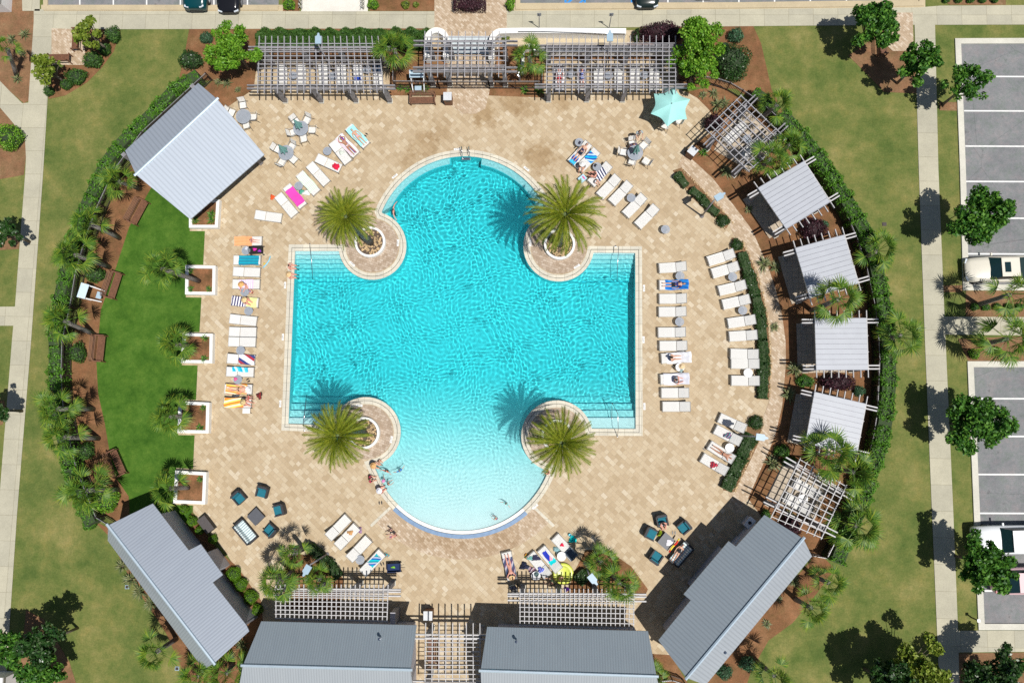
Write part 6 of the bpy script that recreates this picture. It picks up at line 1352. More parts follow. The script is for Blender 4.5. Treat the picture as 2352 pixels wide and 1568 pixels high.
lump(P(585, 572.5, .3), .17, .12, .12, tw('magenta toy', (.80, .03, .40)), 'toy', 'magenta toy in the black wagon', 'toy', 28); lump(P(596, 576, .3), .14, .11, .1, tw('purple toys', (.30, .05, .50)), 'toy', 'purple toy in the black wagon', 'toy', 29)
p = P(1337.5, 411, .2); t = thing('cool_box', 'pale blue cool box with a pink strip, lying near the wavy towel', 'cool box', (p.x, p.y, .015), R(-50)); MB().box((0, 0, .15), (.42, .52, .3)).build('body', mk('pale blue plastic', (.42, .66, .80), .4), t); MB().box((0, 0, .32), (.44, .54, .04)).build('lid', mk('pale blue plastic', (.42, .66, .80), .4), t); MB().box((.02, .1, .345), (.30, .12, .012)).build('strap', mk('pink strap', (.6, .12, .3), .6), t)
def mk_flip():
    t = thing('flip_flops', '', 'flip-flops', group='pairs of dark flip-flops')
    for s in (-1, 1): MB().prism([(s*.09+.05*math.cos(a)*(1 if math.sin(a) > 0 else .8), .13*math.sin(a)) for a in [k*math.pi/6 for k in range(12)]], .0, .025).build('sole', black_m, t)
    return t
FF = Proto(mk_flip)
for x, y, a, lb in ((874, 1154, 5, 'by the beach entry, left'), (570, 873, -60, 'near the pink hat table'), (1547, 841, 40, 'near the white towel lounger'), (914, 301+5, 60, 'upper right of the woman in lilac'), (1353, 428, -20, 'near the foot of the wavy towel lounger'), (1619, 1029, 50, 'at the foot of the sunbather by the right hedge'), (1548, 1223, 0, 'beside the right coffee table'), (878, 1294, 20, 'beside the beach wagon'), (1322, 341, -50, 'left of the man in dark shorts')):
    p = P(x if x != 914 else 1004/4+588+2, y if x != 914 else 310, .02); FF((p.x, p.y, .016), R(a), 'pair of dark flip-flops '+lb, 'pairs of dark flip-flops')
nd = MB().tube([P(604, 615, .06), P(612, 607, .06), P(618, 598, .06), P(621, 588, .06)], .045, 8).build('pool_noodle', mk('blue foam', (.25, .60, .78), .8), None, smooth=True); tag(nd, 'pale blue foam noodle curving on the deck by the blue towel', 'pool noodle')
p = P(607, 605.5, .05); t = thing('toy_ball', 'small yellow ball beside the blue noodle', 'ball', (p.x, p.y, .07)); MB().lathe([(.005, .07), (.04, .055), (.065, .02), (.065, -.02), (.04, -.055), (.005, -.055)], 16).build('ball', mk('yellow plastic', (.80, .60, .05), .4), t, smooth=True)
p = P(1309, 1228, .1); t = thing('toy_bucket', 'small aqua bucket on the deck right of the turquoise bag', 'bucket', (p.x, p.y, .016)); MB().lathe([(.08, 0), (.11, .2), (.10, .2), (.07, .01), (.0, .01)], 18).build('bucket', mk('aqua plastic', (.15, .60, .70), .4), t)
p = P(1293, 1316, .05); t = thing('pool_float', 'big round yellow pool float on the deck by the pergola shadow', 'pool float', (p.x, p.y, .02)); MB().lathe([(.72, .08), (.76, .14), (.70, .20), (.55, .21), (.30, .12), (.01, .11)], 36).build('float', mk('lemon vinyl', (.60, .66, .10), .35), t, smooth=True); MB().tube([(.5*math.cos(k*math.pi/12), .5*math.sin(k*math.pi/12), .22) for k in range(25)], .04, 6).build('rim', mk('lemon vinyl', (.60, .66, .10), .35), t, smooth=True)
for (k, x, y, lb, c) in (('t8', 1331, 328, 'dark tablet lying on the small table', (.03, .03, .05)), ('t1', 566, 570, 'phone on the small table by the orange towel', (.6, .6, .65)), ('t9', 1367, 380, 'dark phone on the small table left of the wavy towel', (.02, .02, .03)), ('t14', 1565, 851, 'open magazine at the edge of the white table', (.2, .3, .3))):
    p = P(x, y, .49); o = MB().box((0, 0, .012), (.17, .24, .015)).build('tablet' if 'tablet' in lb else 'magazine' if 'mag' in lb else 'phone', mk('item '+k, c, .3), None); o.location = (p.x, p.y, .49); o.rotation_euler = (0, 0, R(-30)); tag(o, lb, 'tablet' if 'tablet' in lb else 'magazine' if 'mag' in lb else 'phone')
def hat(c, lb, col, r_=.21, parent=None, name='straw_hat'):
    m_ = mk('hat '+str(col), col, .85, var=.1, scale=20); prof = [(r_, -.01), (r_*.97, .005), (.105, .01), (.10, .09), (.07, .115), (.005, .12)]
    if parent: o = MB().lathe(prof, 24).build('hat', m_, parent, smooth=True); o.location = c; return o
    t = thing(name, lb, 'hat', c); MB().lathe(prof, 24).build('crown_and_brim', m_, t, smooth=True); return t
hat(P(1566, 841, .5), 'straw hat with a dark band on the white table between the towels', (.72, .55, .33), .22); hat(P(1232, 1318, .5), 'dark patterned scarf hat on the white table in the pergola shadow', (.10, .16, .16), .18)

# ================================================================== people
def skin_body(J, name):
    """J: list of (key, parent, (x, y, z), radius); one continuous skinned surface"""
    me = bpy.data.meshes.new(name); idx = {j[0]: i for i, j in enumerate(J)}
    me.from_pydata([j[2] for j in J], [(idx[j[1]], i) for i, j in enumerate(J) if j[1]], []); me.update()
    o = bpy.data.objects.new(name, me); COL.objects.link(o); m = o.modifiers.new('s', 'SKIN'); m.use_smooth_shade = True
    for i, j in enumerate(J):
        sv = me.skin_vertices[0].data[i]; r_ = j[3]; sv.radius = (r_, r_) if isinstance(r_, float) else r_; sv.use_root = (i == 0)
    sb = o.modifiers.new('u', 'SUBSURF'); sb.levels = 1; sb.render_levels = 1
    dg = bpy.context.evaluated_depsgraph_get(); dg.update(); out = bpy.data.meshes.new_from_object(o.evaluated_get(dg)); out.name = name
    bpy.data.objects.remove(o); return out
def joints(pose):
    """pose: dict of main joints; builds full list with hands and feet"""
    p = {k: Vector(v) for k, v in pose.items()}; J = [('pelvis', None, p['pelvis'], (.135, .10)), ('waist', 'pelvis', p['pelvis'].lerp(p['chest'], .5), (.115, .085)), ('chest', 'waist', p['chest'], (.135, .095)), ('neck', 'chest', p['neck'], .05), ('head', 'neck', p['head'], .088), ('top', 'head', p['top'], .07)]
    fw = p['face'].normalized(); J.append(('nose', 'head', p['head']+fw*.105, .018))
    for s in ('L', 'R'):
        J += [('sh'+s, 'chest', p['sh'+s], .055), ('el'+s, 'sh'+s, p['el'+s], .042), ('wr'+s, 'el'+s, p['wr'+s], .028)]
        d = (p['wr'+s]-p['el'+s]).normalized(); side = d.orthogonal().normalized()
        if 'hand' in pose: side = Vector(pose['hand']).normalized()
        side = (side-d*side.dot(d)).normalized(); pm = p['wr'+s]+d*.075; J.append(('pm'+s, 'wr'+s, pm, (.036, .016)))
        for k, (o, l) in enumerate(((-.030, .075), (-.010, .09), (.011, .085), (.031, .065))): J.append(('f%d%s' % (k, s), 'pm'+s, pm+side*o+d*l, .009))
        J.append(('th'+s, 'wr'+s, p['wr'+s]+side*.055+d*.06, .010))
        J += [('hp'+s, 'pelvis', p['hp'+s], .088), ('kn'+s, 'hp'+s, p['kn'+s], .056), ('an'+s, 'kn'+s, p['an'+s], .036), ('to'+s, 'an'+s, p['to'+s], (.036, .02))]
    return J
def liepose(lift=0, arms='side', knees=0):
    z = lambda y, b: b+max(0, y-.05)*math.tan(R(lift))
    q = dict(pelvis=(0, 0, .10), chest=(0, .33, z(.33, .11)), neck=(0, .50, z(.5, .12)), head=(0, .63, z(.63, .14)), top=(0, .72, z(.72, .14)), face=(0, -.1, 1))
    for s, k in (('L', -1), ('R', 1)):
        q['sh'+s] = (k*.17, .43, z(.43, .11))
        q['el'+s], q['wr'+s] = {'side': ((k*.27, .16, z(.16, .07)), (k*.25, -.08, .07)), 'up': ((k*.30, .60, z(.6, .10)), (k*.12, .76, z(.76, .14))), 'belly': ((k*.28, .18, z(.18, .08)), (k*.08, .08, .22))}[arms]
        q['hp'+s] = (k*.09, -.04, .09); kz = .10+knees*.28; q['kn'+s] = (k*.11, -.44+knees*.08, kz); q['an'+s] = (k*.10, -.86+knees*.2, .06); q['to'+s] = (k*.13, -.90+knees*.12, .20)
    return q
def sitpose(legs='down', lean=.05, arms='lap'):
    q = dict(pelvis=(0, 0, .11), chest=(0, lean*.8, .40), neck=(0, lean*1.2, .55), head=(0, lean*1.6+.03, .68), top=(0, lean*1.6+.02, .77), face=(0, 1, -.15))
    for s, k in (('L', -1), ('R', 1)):
        q['sh'+s] = (k*.18, lean, .50); q['el'+s] = (k*.25, lean+.06, .26); q['wr'+s] = (k*.13, lean+.28, .20)
        if arms == 'back': q['el'+s], q['wr'+s] = (k*.26, lean-.14, .28), (k*.26, lean-.22, .05)
        if arms == 'fwd': q['el'+s], q['wr'+s] = (k*.22, lean+.18, .34), (k*.14, lean+.42, .30)
        q['hp'+s] = (k*.10, .02, .10)
        q['kn'+s], q['an'+s], q['to'+s] = {'down': ((k*.13, .44, .12), (k*.13, .46, -.32), (k*.14, .60, -.38)), 'out': ((k*.12, .44, .16), (k*.12, .86, .06), (k*.15, .90, .18)), 'cross': ((k*.30, .30, .10), (k*-.05, .38, .06), (k*-.15, .42, .06)), 'knees': ((k*.12, .34, .42), (k*.12, .46, .06), (k*.13, .60, .04))}[legs]
    return q
def standpose(arms='side', bend=0.0):
    q = dict(pelvis=(0, 0, .92), chest=(0, bend*.3, 1.27), neck=(0, bend*.5, 1.45), head=(0, bend*.65+.02, 1.58), top=(0, bend*.68+.01, 1.67), face=(0, 1, -.1-bend))
    for s, k in (('L', -1), ('R', 1)):
        q['sh'+s] = (k*.19, bend*.45, 1.39); q['el'+s], q['wr'+s] = {'side': ((k*.26, .0+bend*.5, 1.12), (k*.27, .10+bend*.6, .88)), 'fwd': ((k*.25, .2+bend*.4, 1.16), (k*.17, .42+bend*.5, 1.10)), 'out': ((k*.45, .08, 1.30), (k*.62, .18, 1.22))}[arms]
        q['hp'+s] = (k*.10, 0, .88); q['kn'+s] = (k*.12, .03*k+.03, .48); q['an'+s] = (k*.12, -.02+.04*k, .07); q['to'+s] = (k*.14, .14+.04*k, .03)
    return q
POSES = {'lie': liepose(0), 'recline': liepose(26), 'recline_up': liepose(26, 'belly', .5), 'lie_up': liepose(8, 'up'), 'recline_arms': liepose(24, 'up'), 'sit': sitpose('down'), 'sit_out': sitpose('out', .0), 'sit_back': sitpose('out', -.08, 'back'), 'sit_cross': sitpose('cross', .08, 'fwd'), 'sit_knees': sitpose('knees', .06, 'fwd'), 'stand': standpose(), 'stand_fwd': standpose('fwd', .15), 'wade': standpose('out', .05), 'bend': standpose('fwd', .5)}
BODY = {}
SKIN = {'fair': mk('fair skin', (.62, .36, .25), .55, var=.05), 'pink': mk('flushed skin', (.66, .32, .24), .55, var=.05), 'tan': mk('tanned skin', (.42, .20, .12), .5, var=.05)}
def bodymesh(pose):
    if pose not in BODY:
        J = joints(POSES[pose]); me = skin_body(J, 'body')
        jn = [j[0] for j in J]; par = {j[0]: j[1] for j in J}; pos = {j[0]: np.array(j[2]) for j in J}
        co_ = np.empty(len(me.vertices)*3); me.vertices.foreach_get('co', co_); co_ = co_.reshape(-1, 3); best = np.full(len(co_), 1e9); lab = np.zeros(len(co_), int); tt = np.zeros(len(co_))
        for i, j in enumerate(jn):
            if not par[j]: continue
            a, b = pos[par[j]], pos[j]; d = b-a; t_ = np.clip(((co_-a)@d)/max(1e-9, d@d), 0, 1); ds = np.linalg.norm(co_-(a+t_[:, None]*d), axis=1); k = ds < best; best[k] = ds[k]; lab[k] = i; tt[k] = t_[k]
        nr = np.empty(len(co_)*3); me.vertices.foreach_get('normal', nr); BODY[pose] = (me, co_, nr.reshape(-1, 3), [jn[l] for l in lab], tt, pos)
    return BODY[pose]
def garment(pose, sel, off, mat, name, parent):
    me, co_, nr, lab, tt, pos = bodymesh(pose); ok = [sel(l, t_, c, pos) for l, t_, c in zip(lab, tt, co_)]; used = {}; mb = MB()
    for p_ in me.polygons:
        vs = list(p_.vertices)
        if all(ok[v_] for v_ in vs):
            f = []
            for v_ in vs:
                if v_ not in used: used[v_] = len(mb.v); mb.v.append(tuple(co_[v_]+nr[v_]*off))
                f.append(used[v_])
            mb.f.append(tuple(f))
    if mb.f: return mb.build(name, mat, parent, smooth=True)
bikini_b = lambda l, t, c, p: (l[:2] == 'hp') or (l[:2] == 'kn' and t < .10) or (l == 'waist' and t < .35)
shorts = lambda l, t, c, p: l[:2] == 'hp' or (l[:2] == 'kn' and t < .62) or (l == 'waist' and t < .5)
bikini_t = lambda l, t, c, p: (l == 'chest' and t > .25) or (l[:2] == 'sh' and t < .35)
onepiece = lambda l, t, c, p: l in ('waist', 'chest') or l[:2] == 'hp' or (l[:2] == 'kn' and t < .10) or (l[:2] == 'sh' and t < .5)
shirt = lambda l, t, c, p: l in ('waist', 'chest') or l[:2] == 'sh' or (l[:2] == 'el' and t < .6) or (l[:2] == 'hp' and t < .6)
def hairsel(l, t, c, p):
    if l not in ('top', 'head', 'nose'): return False
    h = p['head']; f = p['nose']-h; f = f/np.linalg.norm(f); u = p['top']-h; u = u/np.linalg.norm(u); d = c-h; return (d@f) < .035+.8*(d@u) and (d@u) > -.09
cl = lambda n, c: mk('cloth '+n, c, .85, var=.08, scale=9)
def person(pose, loc, rz, label, skin='fair', hair=(.05, .03, .02), wear=(), hatc=None, sc=1.0, longhair=False):
    me = bodymesh(pose)[0]; t = thing('person', label, 'person', loc, rz); t.scale = (sc, sc, sc)
    m2 = me.copy(); m2.materials.clear(); m2.materials.append(SKIN[skin]); b = bpy.data.objects.new('body', m2); COL.objects.link(b); b.parent = t
    pos = bodymesh(pose)[5]
    hm = mk('hair '+str(hair), hair, .6, var=.2, scale=30)
    h = garment(pose, hairsel, .022, hm, 'hair', t)
    if longhair:
        hd, nk, ns = Vector(pos['head']), Vector(pos['neck']), Vector(pos['nose']); bk_ = (hd-ns).normalized(); MB().tube([hd+bk_*.05, hd+bk_*.10+(nk-hd)*.5, nk+bk_*.09+(nk-hd)*.3], [.075, .07, .03], 8).build('long_hair', hm, t, smooth=True)
    for (nm, sel, c) in wear: garment(pose, sel, .014, cl(nm+str(c), c), nm, t)
    if hatc: o = hat((0, 0, 0), '', hatc, .22, t); o.location = Vector(pos['top'])+Vector((0, 0, .02)); u = (Vector(pos['top'])-Vector(pos['head'])).normalized(); o.rotation_mode = 'QUATERNION'; o.rotation_quaternion = Vector((0, 0, 1)).rotation_difference(u if pose[:3] in ('sit', 'sta', 'wad', 'ben') else (u+Vector((0, 0, 1.2))).normalized())
    return t
def onl(pose, key, sx, sy, label, da=0, **k):
    p, rz, an = on_lounger(key, sx, sy); return person(pose, p+Vector((0, 0, .0)), rz+R(da), label, **k)
blk, navy, lil, red, wht, org = (.015, .015, .02), (.02, .025, .09), (.55, .40, .62), (.50, .02, .04), (.75, .75, .78), (.70, .20, .05)
onl('lie', 'A', 0, .0, 'person with dark hair in a lilac bikini lying on the aqua towel', skin='fair', wear=[('bikini_top', bikini_t, lil), ('bikini_bottom', bikini_b, lil)], longhair=True)
onl('lie_up', 'B', 0, -.02, 'person in a pale bikini with arms raised on the purple bordered towel', skin='tan', hair=(.09, .02, .02), wear=[('bikini_top', bikini_t, wht), ('bikini_bottom', bikini_b, (.6, .55, .62))])
onl('recline', 'J1', 0, .12, 'person in dark shorts and vest reclining on the topmost slanted lounger', skin='fair', wear=[('vest', lambda l, t, c, p: l in ('waist', 'chest'), navy), ('shorts', shorts, (.015, .02, .04))])
onl('sit', 'J2', .0, -.62, 'person in a white hat and black top sitting near the blue towel', da=-150, wear=[('shirt', shirt, blk)], hatc=(.80, .78, .74))
onl('sit_knees', 'J3', -.1, -.35, 'person with dark hair in patterned swimwear sitting by the wavy towel', da=120, skin='pink', wear=[('swimsuit', onepiece, (.10, .08, .06))]); onl('sit', 'J3', .15, -.6, 'child in a white swimsuit sitting at the foot of the wavy towel lounger', da=-90, sc=.72, wear=[('swim_shirt', shirt, wht)], hair=(.4, .25, .15))
p = P(1454, 334, .43); person('sit', (p.x, p.y, .36), R(185), 'person in a patterned dark top sitting at the dining table', wear=[('shirt', shirt, (.12, .08, .14))], skin='pink')
p = P(1463, 316, 0); person('stand_fwd', (p.x, p.y, .015), R(190), 'person in a grey shirt standing behind the dining table', wear=[('shirt', shirt, (.35, .40, .42)), ('shorts', shorts, (.4, .42, .45))], hair=(.10, .05, .03))
onl('sit_out', 'L1', 0, -.25, 'child in swimwear kneeling on the end of the orange towel', da=175, sc=.68, skin='pink', wear=[('swimsuit', onepiece, (.6, .3, .35))], hair=(.15, .07, .03))
onl('sit_cross', 'L4', 0, .1, 'person in an orange straw hat sitting on the pink and white towel', da=80, wear=[('bikini_top', bikini_t, navy), ('bikini_bottom', bikini_b, navy)], hatc=(.75, .42, .15), skin='pink')
p = P(578, 671, .3); person('sit_knees', (p.x, p.y, .02), R(60), 'child in red swimwear crouching beside the small table', sc=.7, wear=[('swimsuit', onepiece, red)], hair=(.3, .2, .4))
onl('sit', 'L5', .1, -.1, 'person in a pale yellow hat and orange swimsuit sitting on the navy barred towel', da=150, skin='pink', wear=[('swimsuit', onepiece, org)], hatc=(.72, .55, .28))
onl('lie', 'L11', 0, -.05, 'person in black shorts with a big white sun hat lying on the sunburst towel', da=180, wear=[('shorts', bikini_b, blk), ('bikini_top', bikini_t, org)], hatc=(.80, .79, .82)); onl('sit', 'L12', .05, -.55, 'person in a navy suit and straw hat sitting at the end of the rayed towel', da=160, skin='pink', wear=[('swimsuit', onepiece, navy)], hatc=(.60, .46, .22)); onl('sit', 'L12', .35, -.72, 'child with dark hair huddled beside the straw hatted person', da=180, sc=.65, skin='pink', hair=(.02, .015, .015), wear=[('shorts', shorts, red)])
onl('recline', 'R2', 0, .12, 'person in a navy patterned dress and black shorts reclining on the cobalt towel', wear=[('shirt', shirt, (.03, .03, .16)), ('shorts', shorts, blk)], hair=(.45, .40, .38)); onl('sit_out', 'R7', .0, -.35, 'person with long dark hair in a navy swimsuit sitting on the upper white towel', wear=[('swimsuit', onepiece, navy)], longhair=True, hair=(.02, .018, .015)); onl('sit_cross', 'R8', .1, -.05, 'person in a grey shirt sitting on the lower white towel', da=0, wear=[('shirt', shirt, (.20, .25, .28))], skin='pink')
onl('lie_up', 'S3', 0, .10, 'person in a black bikini sunbathing by the right hedge', skin='tan', wear=[('bikini_top', bikini_t, blk), ('bikini_bottom', bikini_b, blk)]); onl('recline_arms', 'M1', 0, .05, 'person in a black bikini and straw hat lying left of the lower right pergola', skin='pink', wear=[('bikini_top', bikini_t, blk), ('bikini_bottom', bikini_b, blk)], hatc=(.72, .50, .25))
onl('recline', 'U0', 0, .10, 'person in a white shirt and red shorts under the top right pergola', wear=[('shirt', shirt, wht), ('shorts', shorts, red)], skin='pink'); onl('recline', 'U1', 0, .10, 'person in a blue shirt under the top right pergola', wear=[('shirt', shirt, (.18, .22, .50)), ('shorts', shorts, (.25, .28, .50))], skin='pink')
p = P(1273, 1335, .3); person('bend', (p.x, p.y, .015), R(70), 'person in dark green clothes bending over in the pergola shadow', wear=[('shirt', shirt, (.05, .09, .04)), ('shorts', shorts, (.04, .05, .03))], hair=(.08, .03, .02), longhair=True, sc=.95); p = P(1287, 1323, .3); person('sit_cross', (p.x, p.y, .22), R(200), 'child sitting on the yellow pool float', sc=.62, wear=[('swimsuit', onepiece, (.10, .15, .05))], hair=(.25, .14, .08))
q = P(1521, 1199, .4); person('sit', (q.x, q.y, .42), R(195), 'shirtless person sitting in the upper wicker armchair', skin='pink', wear=[('shorts', shorts, (.5, .5, .52))], hair=(.03, .02, .02)); q = P(1558, 1266, .4); person('lie', (q.x, q.y, .44), R(-35), 'person in black swimwear lying on the right sofa with a blue book', wear=[('swimsuit', onepiece, blk)], hair=(.6, .6, .62), sc=.9)
q = P(1549, 1252, .6); o = MB().tube([(-.6, 0, 0), (-.2, .05, .02), (.2, 0, .02), (.6, .05, 0)], [.05, .06, .07, .05], 8).build('scarf', stripes('red yellow scarf', [(.7, .04, .02), (.85, .65, .03)], 1.2, 'X'), None, smooth=True); o.location = (q.x, q.y, .62); o.rotation_euler = (0, 0, R(50)); tag(o, 'red and yellow towel rolled along the front of the right sofa', 'towel')
# pool edge and water
def edge(x, y, a, lb, pose='sit', z=.03, **k): p = P(x, y, .3); return person(pose, (p.x, p.y, z-.02), R(a-90), lb, **k)
edge(664, 612, 0, 'person with dark hair in a yellow top sitting on the left pool edge', skin='pink', wear=[('bikini_top', bikini_t, (.6, .45, .15)), ('bikini_bottom', bikini_b, (.4, .15, .25))]); edge(664, 633, 0, 'person in a straw hat sitting on the left pool edge', hatc=(.72, .50, .26), skin='pink', wear=[('swimsuit', onepiece, red)])
edge(857, 1067, -20, 'person in an orange straw hat sitting at the left edge of the beach entry', hatc=(.66, .38, .15), wear=[('swimsuit', onepiece, (.10, .06, .04))]); edge(869, 1058, -40, 'child in a green and pink swimsuit crouching at the left edge of the beach entry', pose='sit_knees', sc=.6, wear=[('swimsuit', onepiece, (.2, .5, .45))])
edge(849, 1100, 5, 'person in a dark red shirt sitting at the left edge of the beach entry', wear=[('shirt', shirt, (.38, .03, .07)), ('shorts', shorts, blk)], hair=(.12, .05, .03)); edge(871, 1127, 30, 'person in a white cap and navy suit sitting on the white edge band', hatc=(.78, .78, .85), skin='pink', wear=[('swimsuit', onepiece, navy)]); edge(1262, 1085, 170, 'child in a coral swimsuit climbing out at the right edge of the beach entry', pose='sit_knees', sc=.7, skin='pink', wear=[('swimsuit', onepiece, (.1, .4, .4))])
def wader(x, y, dz, a, lb, sc, pose='wade', **k): p = P(x, y, 0); return person(pose, (p.x, p.y, dz), R(a), lb, sc=sc, **k)
wader(903.5, 484, -1.25, -90, 'person with dark hair standing chest deep in the round bay', 1.0, skin='pink', wear=[('shorts', shorts, navy)]); wader(889, 1080, -.42, 160, 'child with orange armbands wading at the beach entry', .62, wear=[('swim_shirt', shirt, (.6, .12, .05)), ('shorts', shorts, blk)], hair=(.10, .07, .05)); wader(920, 1080, -.45, 30, 'child in a blue swim shirt wading at the beach entry', .65, wear=[('swim_shirt', shirt, (.02, .20, .60)), ('shorts', shorts, (.02, .1, .4))])
wader(884, 1103, -.38, 80, 'small child in a pink sun hat wading at the beach entry', .52, wear=[('swimsuit', onepiece, (.7, .2, .4))], hatc=(.75, .25, .50)); wader(892, 1111, -.36, -60, 'child with coral armbands bending in shallow water', .60, pose='bend', wear=[('swimsuit', onepiece, blk)], hair=(.03, .04, .02)); wader(1163, 1154, -.20, 150, 'child in a teal swim shirt in the shallow beach water', .55, wear=[('swim_shirt', shirt, (.15, .50, .45))], hair=(.15, .03, .05)); wader(1142, 1190, -.12, 60, 'child in purple swimwear in the shallowest water', .50, pose='bend', wear=[('swimsuit', onepiece, (.25, .03, .20))])
p = P(911, 1226, 0); person('bend', (p.x, p.y, .02), R(100), 'child with pink hair band crouching on the wet pavers', sc=.72, skin='pink', wear=[('shorts', shorts, (.70, .35, .30))], hair=(.3, .05, .2)); p = P(900, 1214, 0); person('stand', (p.x, p.y, .02), R(-30), 'small child in purple patterned swimwear on the wet pavers', sc=.55, wear=[('swimsuit', onepiece, (.45, .08, .35))])
p = P(1184, 1356, 0); t = thing('baby_stroller', 'black baby stroller in shade at the left end of the lower right pergola', 'stroller', (p.x, p.y, .015), R(20)); MB().box((0, 0, .45), (.42, .6, .08)).box((0, .32, .70), (.42, .08, .5), rx=R(-20)).build('seat', black_m, t)
mb = MB(); [mb.tube([(.25*math.cos(a), .30+.18*math.sin(b), .85+.2*math.cos(b)) for a in (0, .6, 1.2, 1.9, 2.5, math.pi)], .02, 5) for b in (0, .6, 1.2)]; mb.build('hood', mk('navy hood', (.02, .03, .07), .9), t)
for sx, sy in ((-1, -1), (1, -1), (-1, 1), (1, 1)): MB().tube([(sx*.27, sy*.33, .12), (sx*.32, sy*.33, .12)], .12, 14).build('wheel', tyre_m, t)
MB().tube([(-.22, .45, .95), (-.22, .6, 1.0), (.22, .6, 1.0), (.22, .45, .95)], .015, 6).build('handle', steel_m, t)

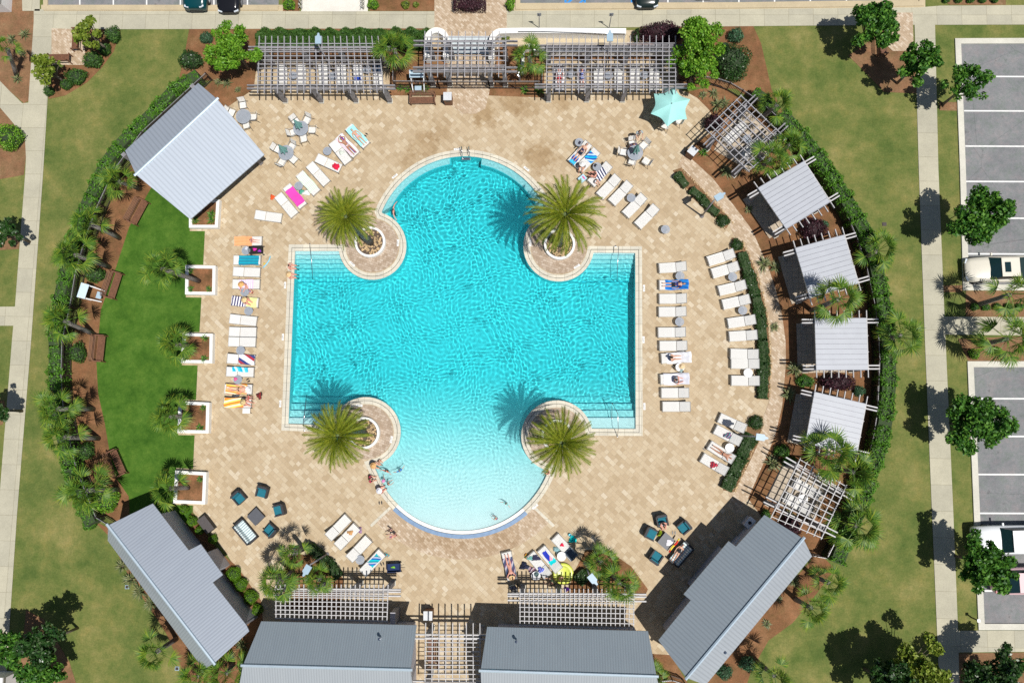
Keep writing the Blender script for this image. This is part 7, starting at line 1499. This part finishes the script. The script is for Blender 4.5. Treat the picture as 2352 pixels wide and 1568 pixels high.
# ================================================================== cars
def car(loc, rz, label, paint, kind='sedan', L=4.75, Wd=1.84, roofglass=False):
    t = thing('parked_car', label, 'car', loc, rz, 'parked cars'); hw = Wd/2; mb = MB()
    # body: stations along y (front at +y): y, half width, bottom, side top, centre top
    if kind == 'sedan': ST = [(2.36, .55, .35, .50, .55), (2.28, .72, .25, .62, .68), (2.0, .86, .2, .72, .80), (1.3, .90, .18, .82, .92), (.75, .91, .18, .88, .98), (0, .92, .18, .90, .98), (-1.2, .91, .18, .92, 1.0), (-1.8, .89, .2, .92, 1.02), (-2.2, .80, .25, .88, .96), (-2.36, .62, .35, .75, .80)]
    else: ST = [(2.60, .80, .45, .85, .90), (2.50, .92, .35, .98, 1.03), (1.5, .97, .3, 1.05, 1.12), (1.0, .98, .3, 1.08, 1.14), (0, .98, .3, 1.08, 1.12), (-.9, .98, .3, 1.08, 1.08), (-2.5, .98, .3, 1.06, 1.06), (-2.7, .94, .4, 1.0, 1.0)]
    f = L/(ST[0][0]-ST[-1][0]); g = Wd/(2*max(s[1] for s in ST))
    for (y, w_, zb, zs, zc) in ST:
        y *= f; w_ *= g; mb.v += [(-w_*.9, y, zb), (-w_, y, (zb+zs)/2), (-w_*.95, y, zs), (-w_*.6, y, (zs+zc*3)/4), (0, y, zc), (w_*.6, y, (zs+zc*3)/4), (w_*.95, y, zs), (w_, y, (zb+zs)/2), (w_*.9, y, zb)]
    for i in range(len(ST)-1):
        for j in range(9): a = i*9+j; b = i*9+(j+1) % 9; mb.f.append((a, b, b+9, a+9))
    mb.f.append(tuple(range(9))[::-1]); mb.f.append(tuple((len(ST)-1)*9+j for j in range(9))); body = mb.build('body', paint, t, smooth=True)
    if kind == 'sedan': cab = [(.85, .80, .95, 0), (.25, .66, 1.36, 1), (-.9, .64, 1.40, 1), (-1.65, .76, .98, 0)]
    elif kind == 'pickup': cab = [(1.0, .86, 1.08, 0), (.45, .72, 1.65, 1), (-.75, .72, 1.68, 1), (-1.0, .84, 1.08, 0)]
    else: cab = [(1.1, .84, 1.06, 0), (.5, .72, 1.62, 1), (-2.0, .70, 1.64, 1), (-2.45, .82, 1.1, 0)]
    mb = MB(); [mb.v.extend([(-w_*g, y*f, z), (w_*g, y*f, z)]) for (y, w_, z, _) in cab]; lw = [(-cab[0][1]*1.06*g, cab[0][0]*f, .92), (cab[0][1]*1.06*g, cab[0][0]*f, .92)]
    mb.f += [(0, 1, 3, 2), (4, 5, 7, 6), (0, 2, 4, 6), (1, 7, 5, 3)]; mb.build('windows', glass_m, t); y1, y2 = cab[1], cab[2]
    MB().prism([(-y1[1]*g, y1[0]*f+.03), (y1[1]*g, y1[0]*f+.03), (y2[1]*g*1.02, y2[0]*f-.03), (-y2[1]*g*1.02, y2[0]*f-.03)], y1[2]-.01, y1[2]+.045).build('roof', paint, t)
    if roofglass: MB().box((0, (y1[0]*f-.38), y1[2]+.05), (.72, .42, .012)).build('sunroof', glass_m, t)
    for s in (-1, 1):
        for y in (1.45, -1.4): wl_ = MB().tube([(s*(hw-.20), y*f, .33), (s*(hw-.01), y*f, .33)], .33, 18).build('wheel', tyre_m, t); MB().tube([(s*(hw-.01), y*f, .33), (s*(hw+.005), y*f, .33)], .20, 14).build('rim', steel_m, wl_)
        MB().box((s*(hw+.09), .72*f, .98), (.20, .10, .13)).build('wing_mirror', paint, t); MB().box((s*.62*g, ST[1][0]*f-.05, ST[1][3]-.02), (.34, .20, .10), rz=R(-s*18)).build('headlight', mk('headlamp glass', (.6, .65, .7), .1), t)
        MB().box((s*.62*g, ST[-2][0]*f, ST[-2][3]-.06), (.30, .12, .12)).build('tail_light', mk('tail lamp', (.4, .01, .01), .3), t)
    MB().box((0, ST[0][0]*f-.02, .48), (1.0, .06, .16)).build('grille', black_m, t); return t
def paintm(n, c, r_=.25): return mk('paint '+n, c, r_, var=.02, spec=.6)
def at(x, y, z=0): p = P(x, y, z); return (p.x, p.y, .01)
car(at(2300, 617, .8), R(91), 'champagne car with a dark sunroof parked in the upper right bay', paintm('champagne', (.70, .66, .56), .3), roofglass=True, L=4.9, Wd=1.86)
car(at(2330, 1239, .9), R(91), 'white pickup truck partly hidden by the green tree, lower right', paintm('white', (.78, .80, .82)), 'pickup', L=5.6, Wd=1.95)
car(at(2362, 1334, .8), R(-89), 'pale pink car below the white pickup', paintm('pale pink', (.62, .42, .44)), 'sedan')
car(at(449, -42, .9), R(180), 'dark teal car with its rear carrier over the top left kerb', paintm('dark teal', (.0, .045, .055)), 'van', L=4.4, Wd=1.82); car(at(527, -38, .6), R(180), 'glossy black car nosed to the top left kerb', paintm('gloss black', (.01, .01, .012), .15), 'sedan', L=4.7, Wd=1.82)
car(at(1486, -50, .6), R(180), 'dark green black car nosed to the top right kerb', paintm('dark green', (.012, .022, .020), .2), 'sedan', L=4.7, Wd=1.82); car(at(1620, -74, .6), R(180), 'dark car just entering at the top edge, right', paintm('charcoal', (.03, .03, .035), .3), 'sedan')
# the trailing shade items: rope fence posts of the shell path
for sx, nm in ((694, 'left'), (836, 'right')):
    t = thing('rope_fence', 'low twisted rope fence along the %s side of the shell path' % nm, 'fence', P(sx, 0)); b0 = P(sx, 0)
    for k in range(4): q = P(sx, -8+k*10)-b0; MB().tube([q, q+Vector((0, 0, .8))], .05, 8).build('post', kerbw_m, t)
    for dx in (-.12, .12): MB().tube([P(sx, -14)-b0+Vector((dx, 0, .55))]+[P(sx, -8+k*5)-b0+Vector((dx+.05*(-1)**k, 0, .5)) for k in range(8)], .02, 5).build('rope', frame_m, t)
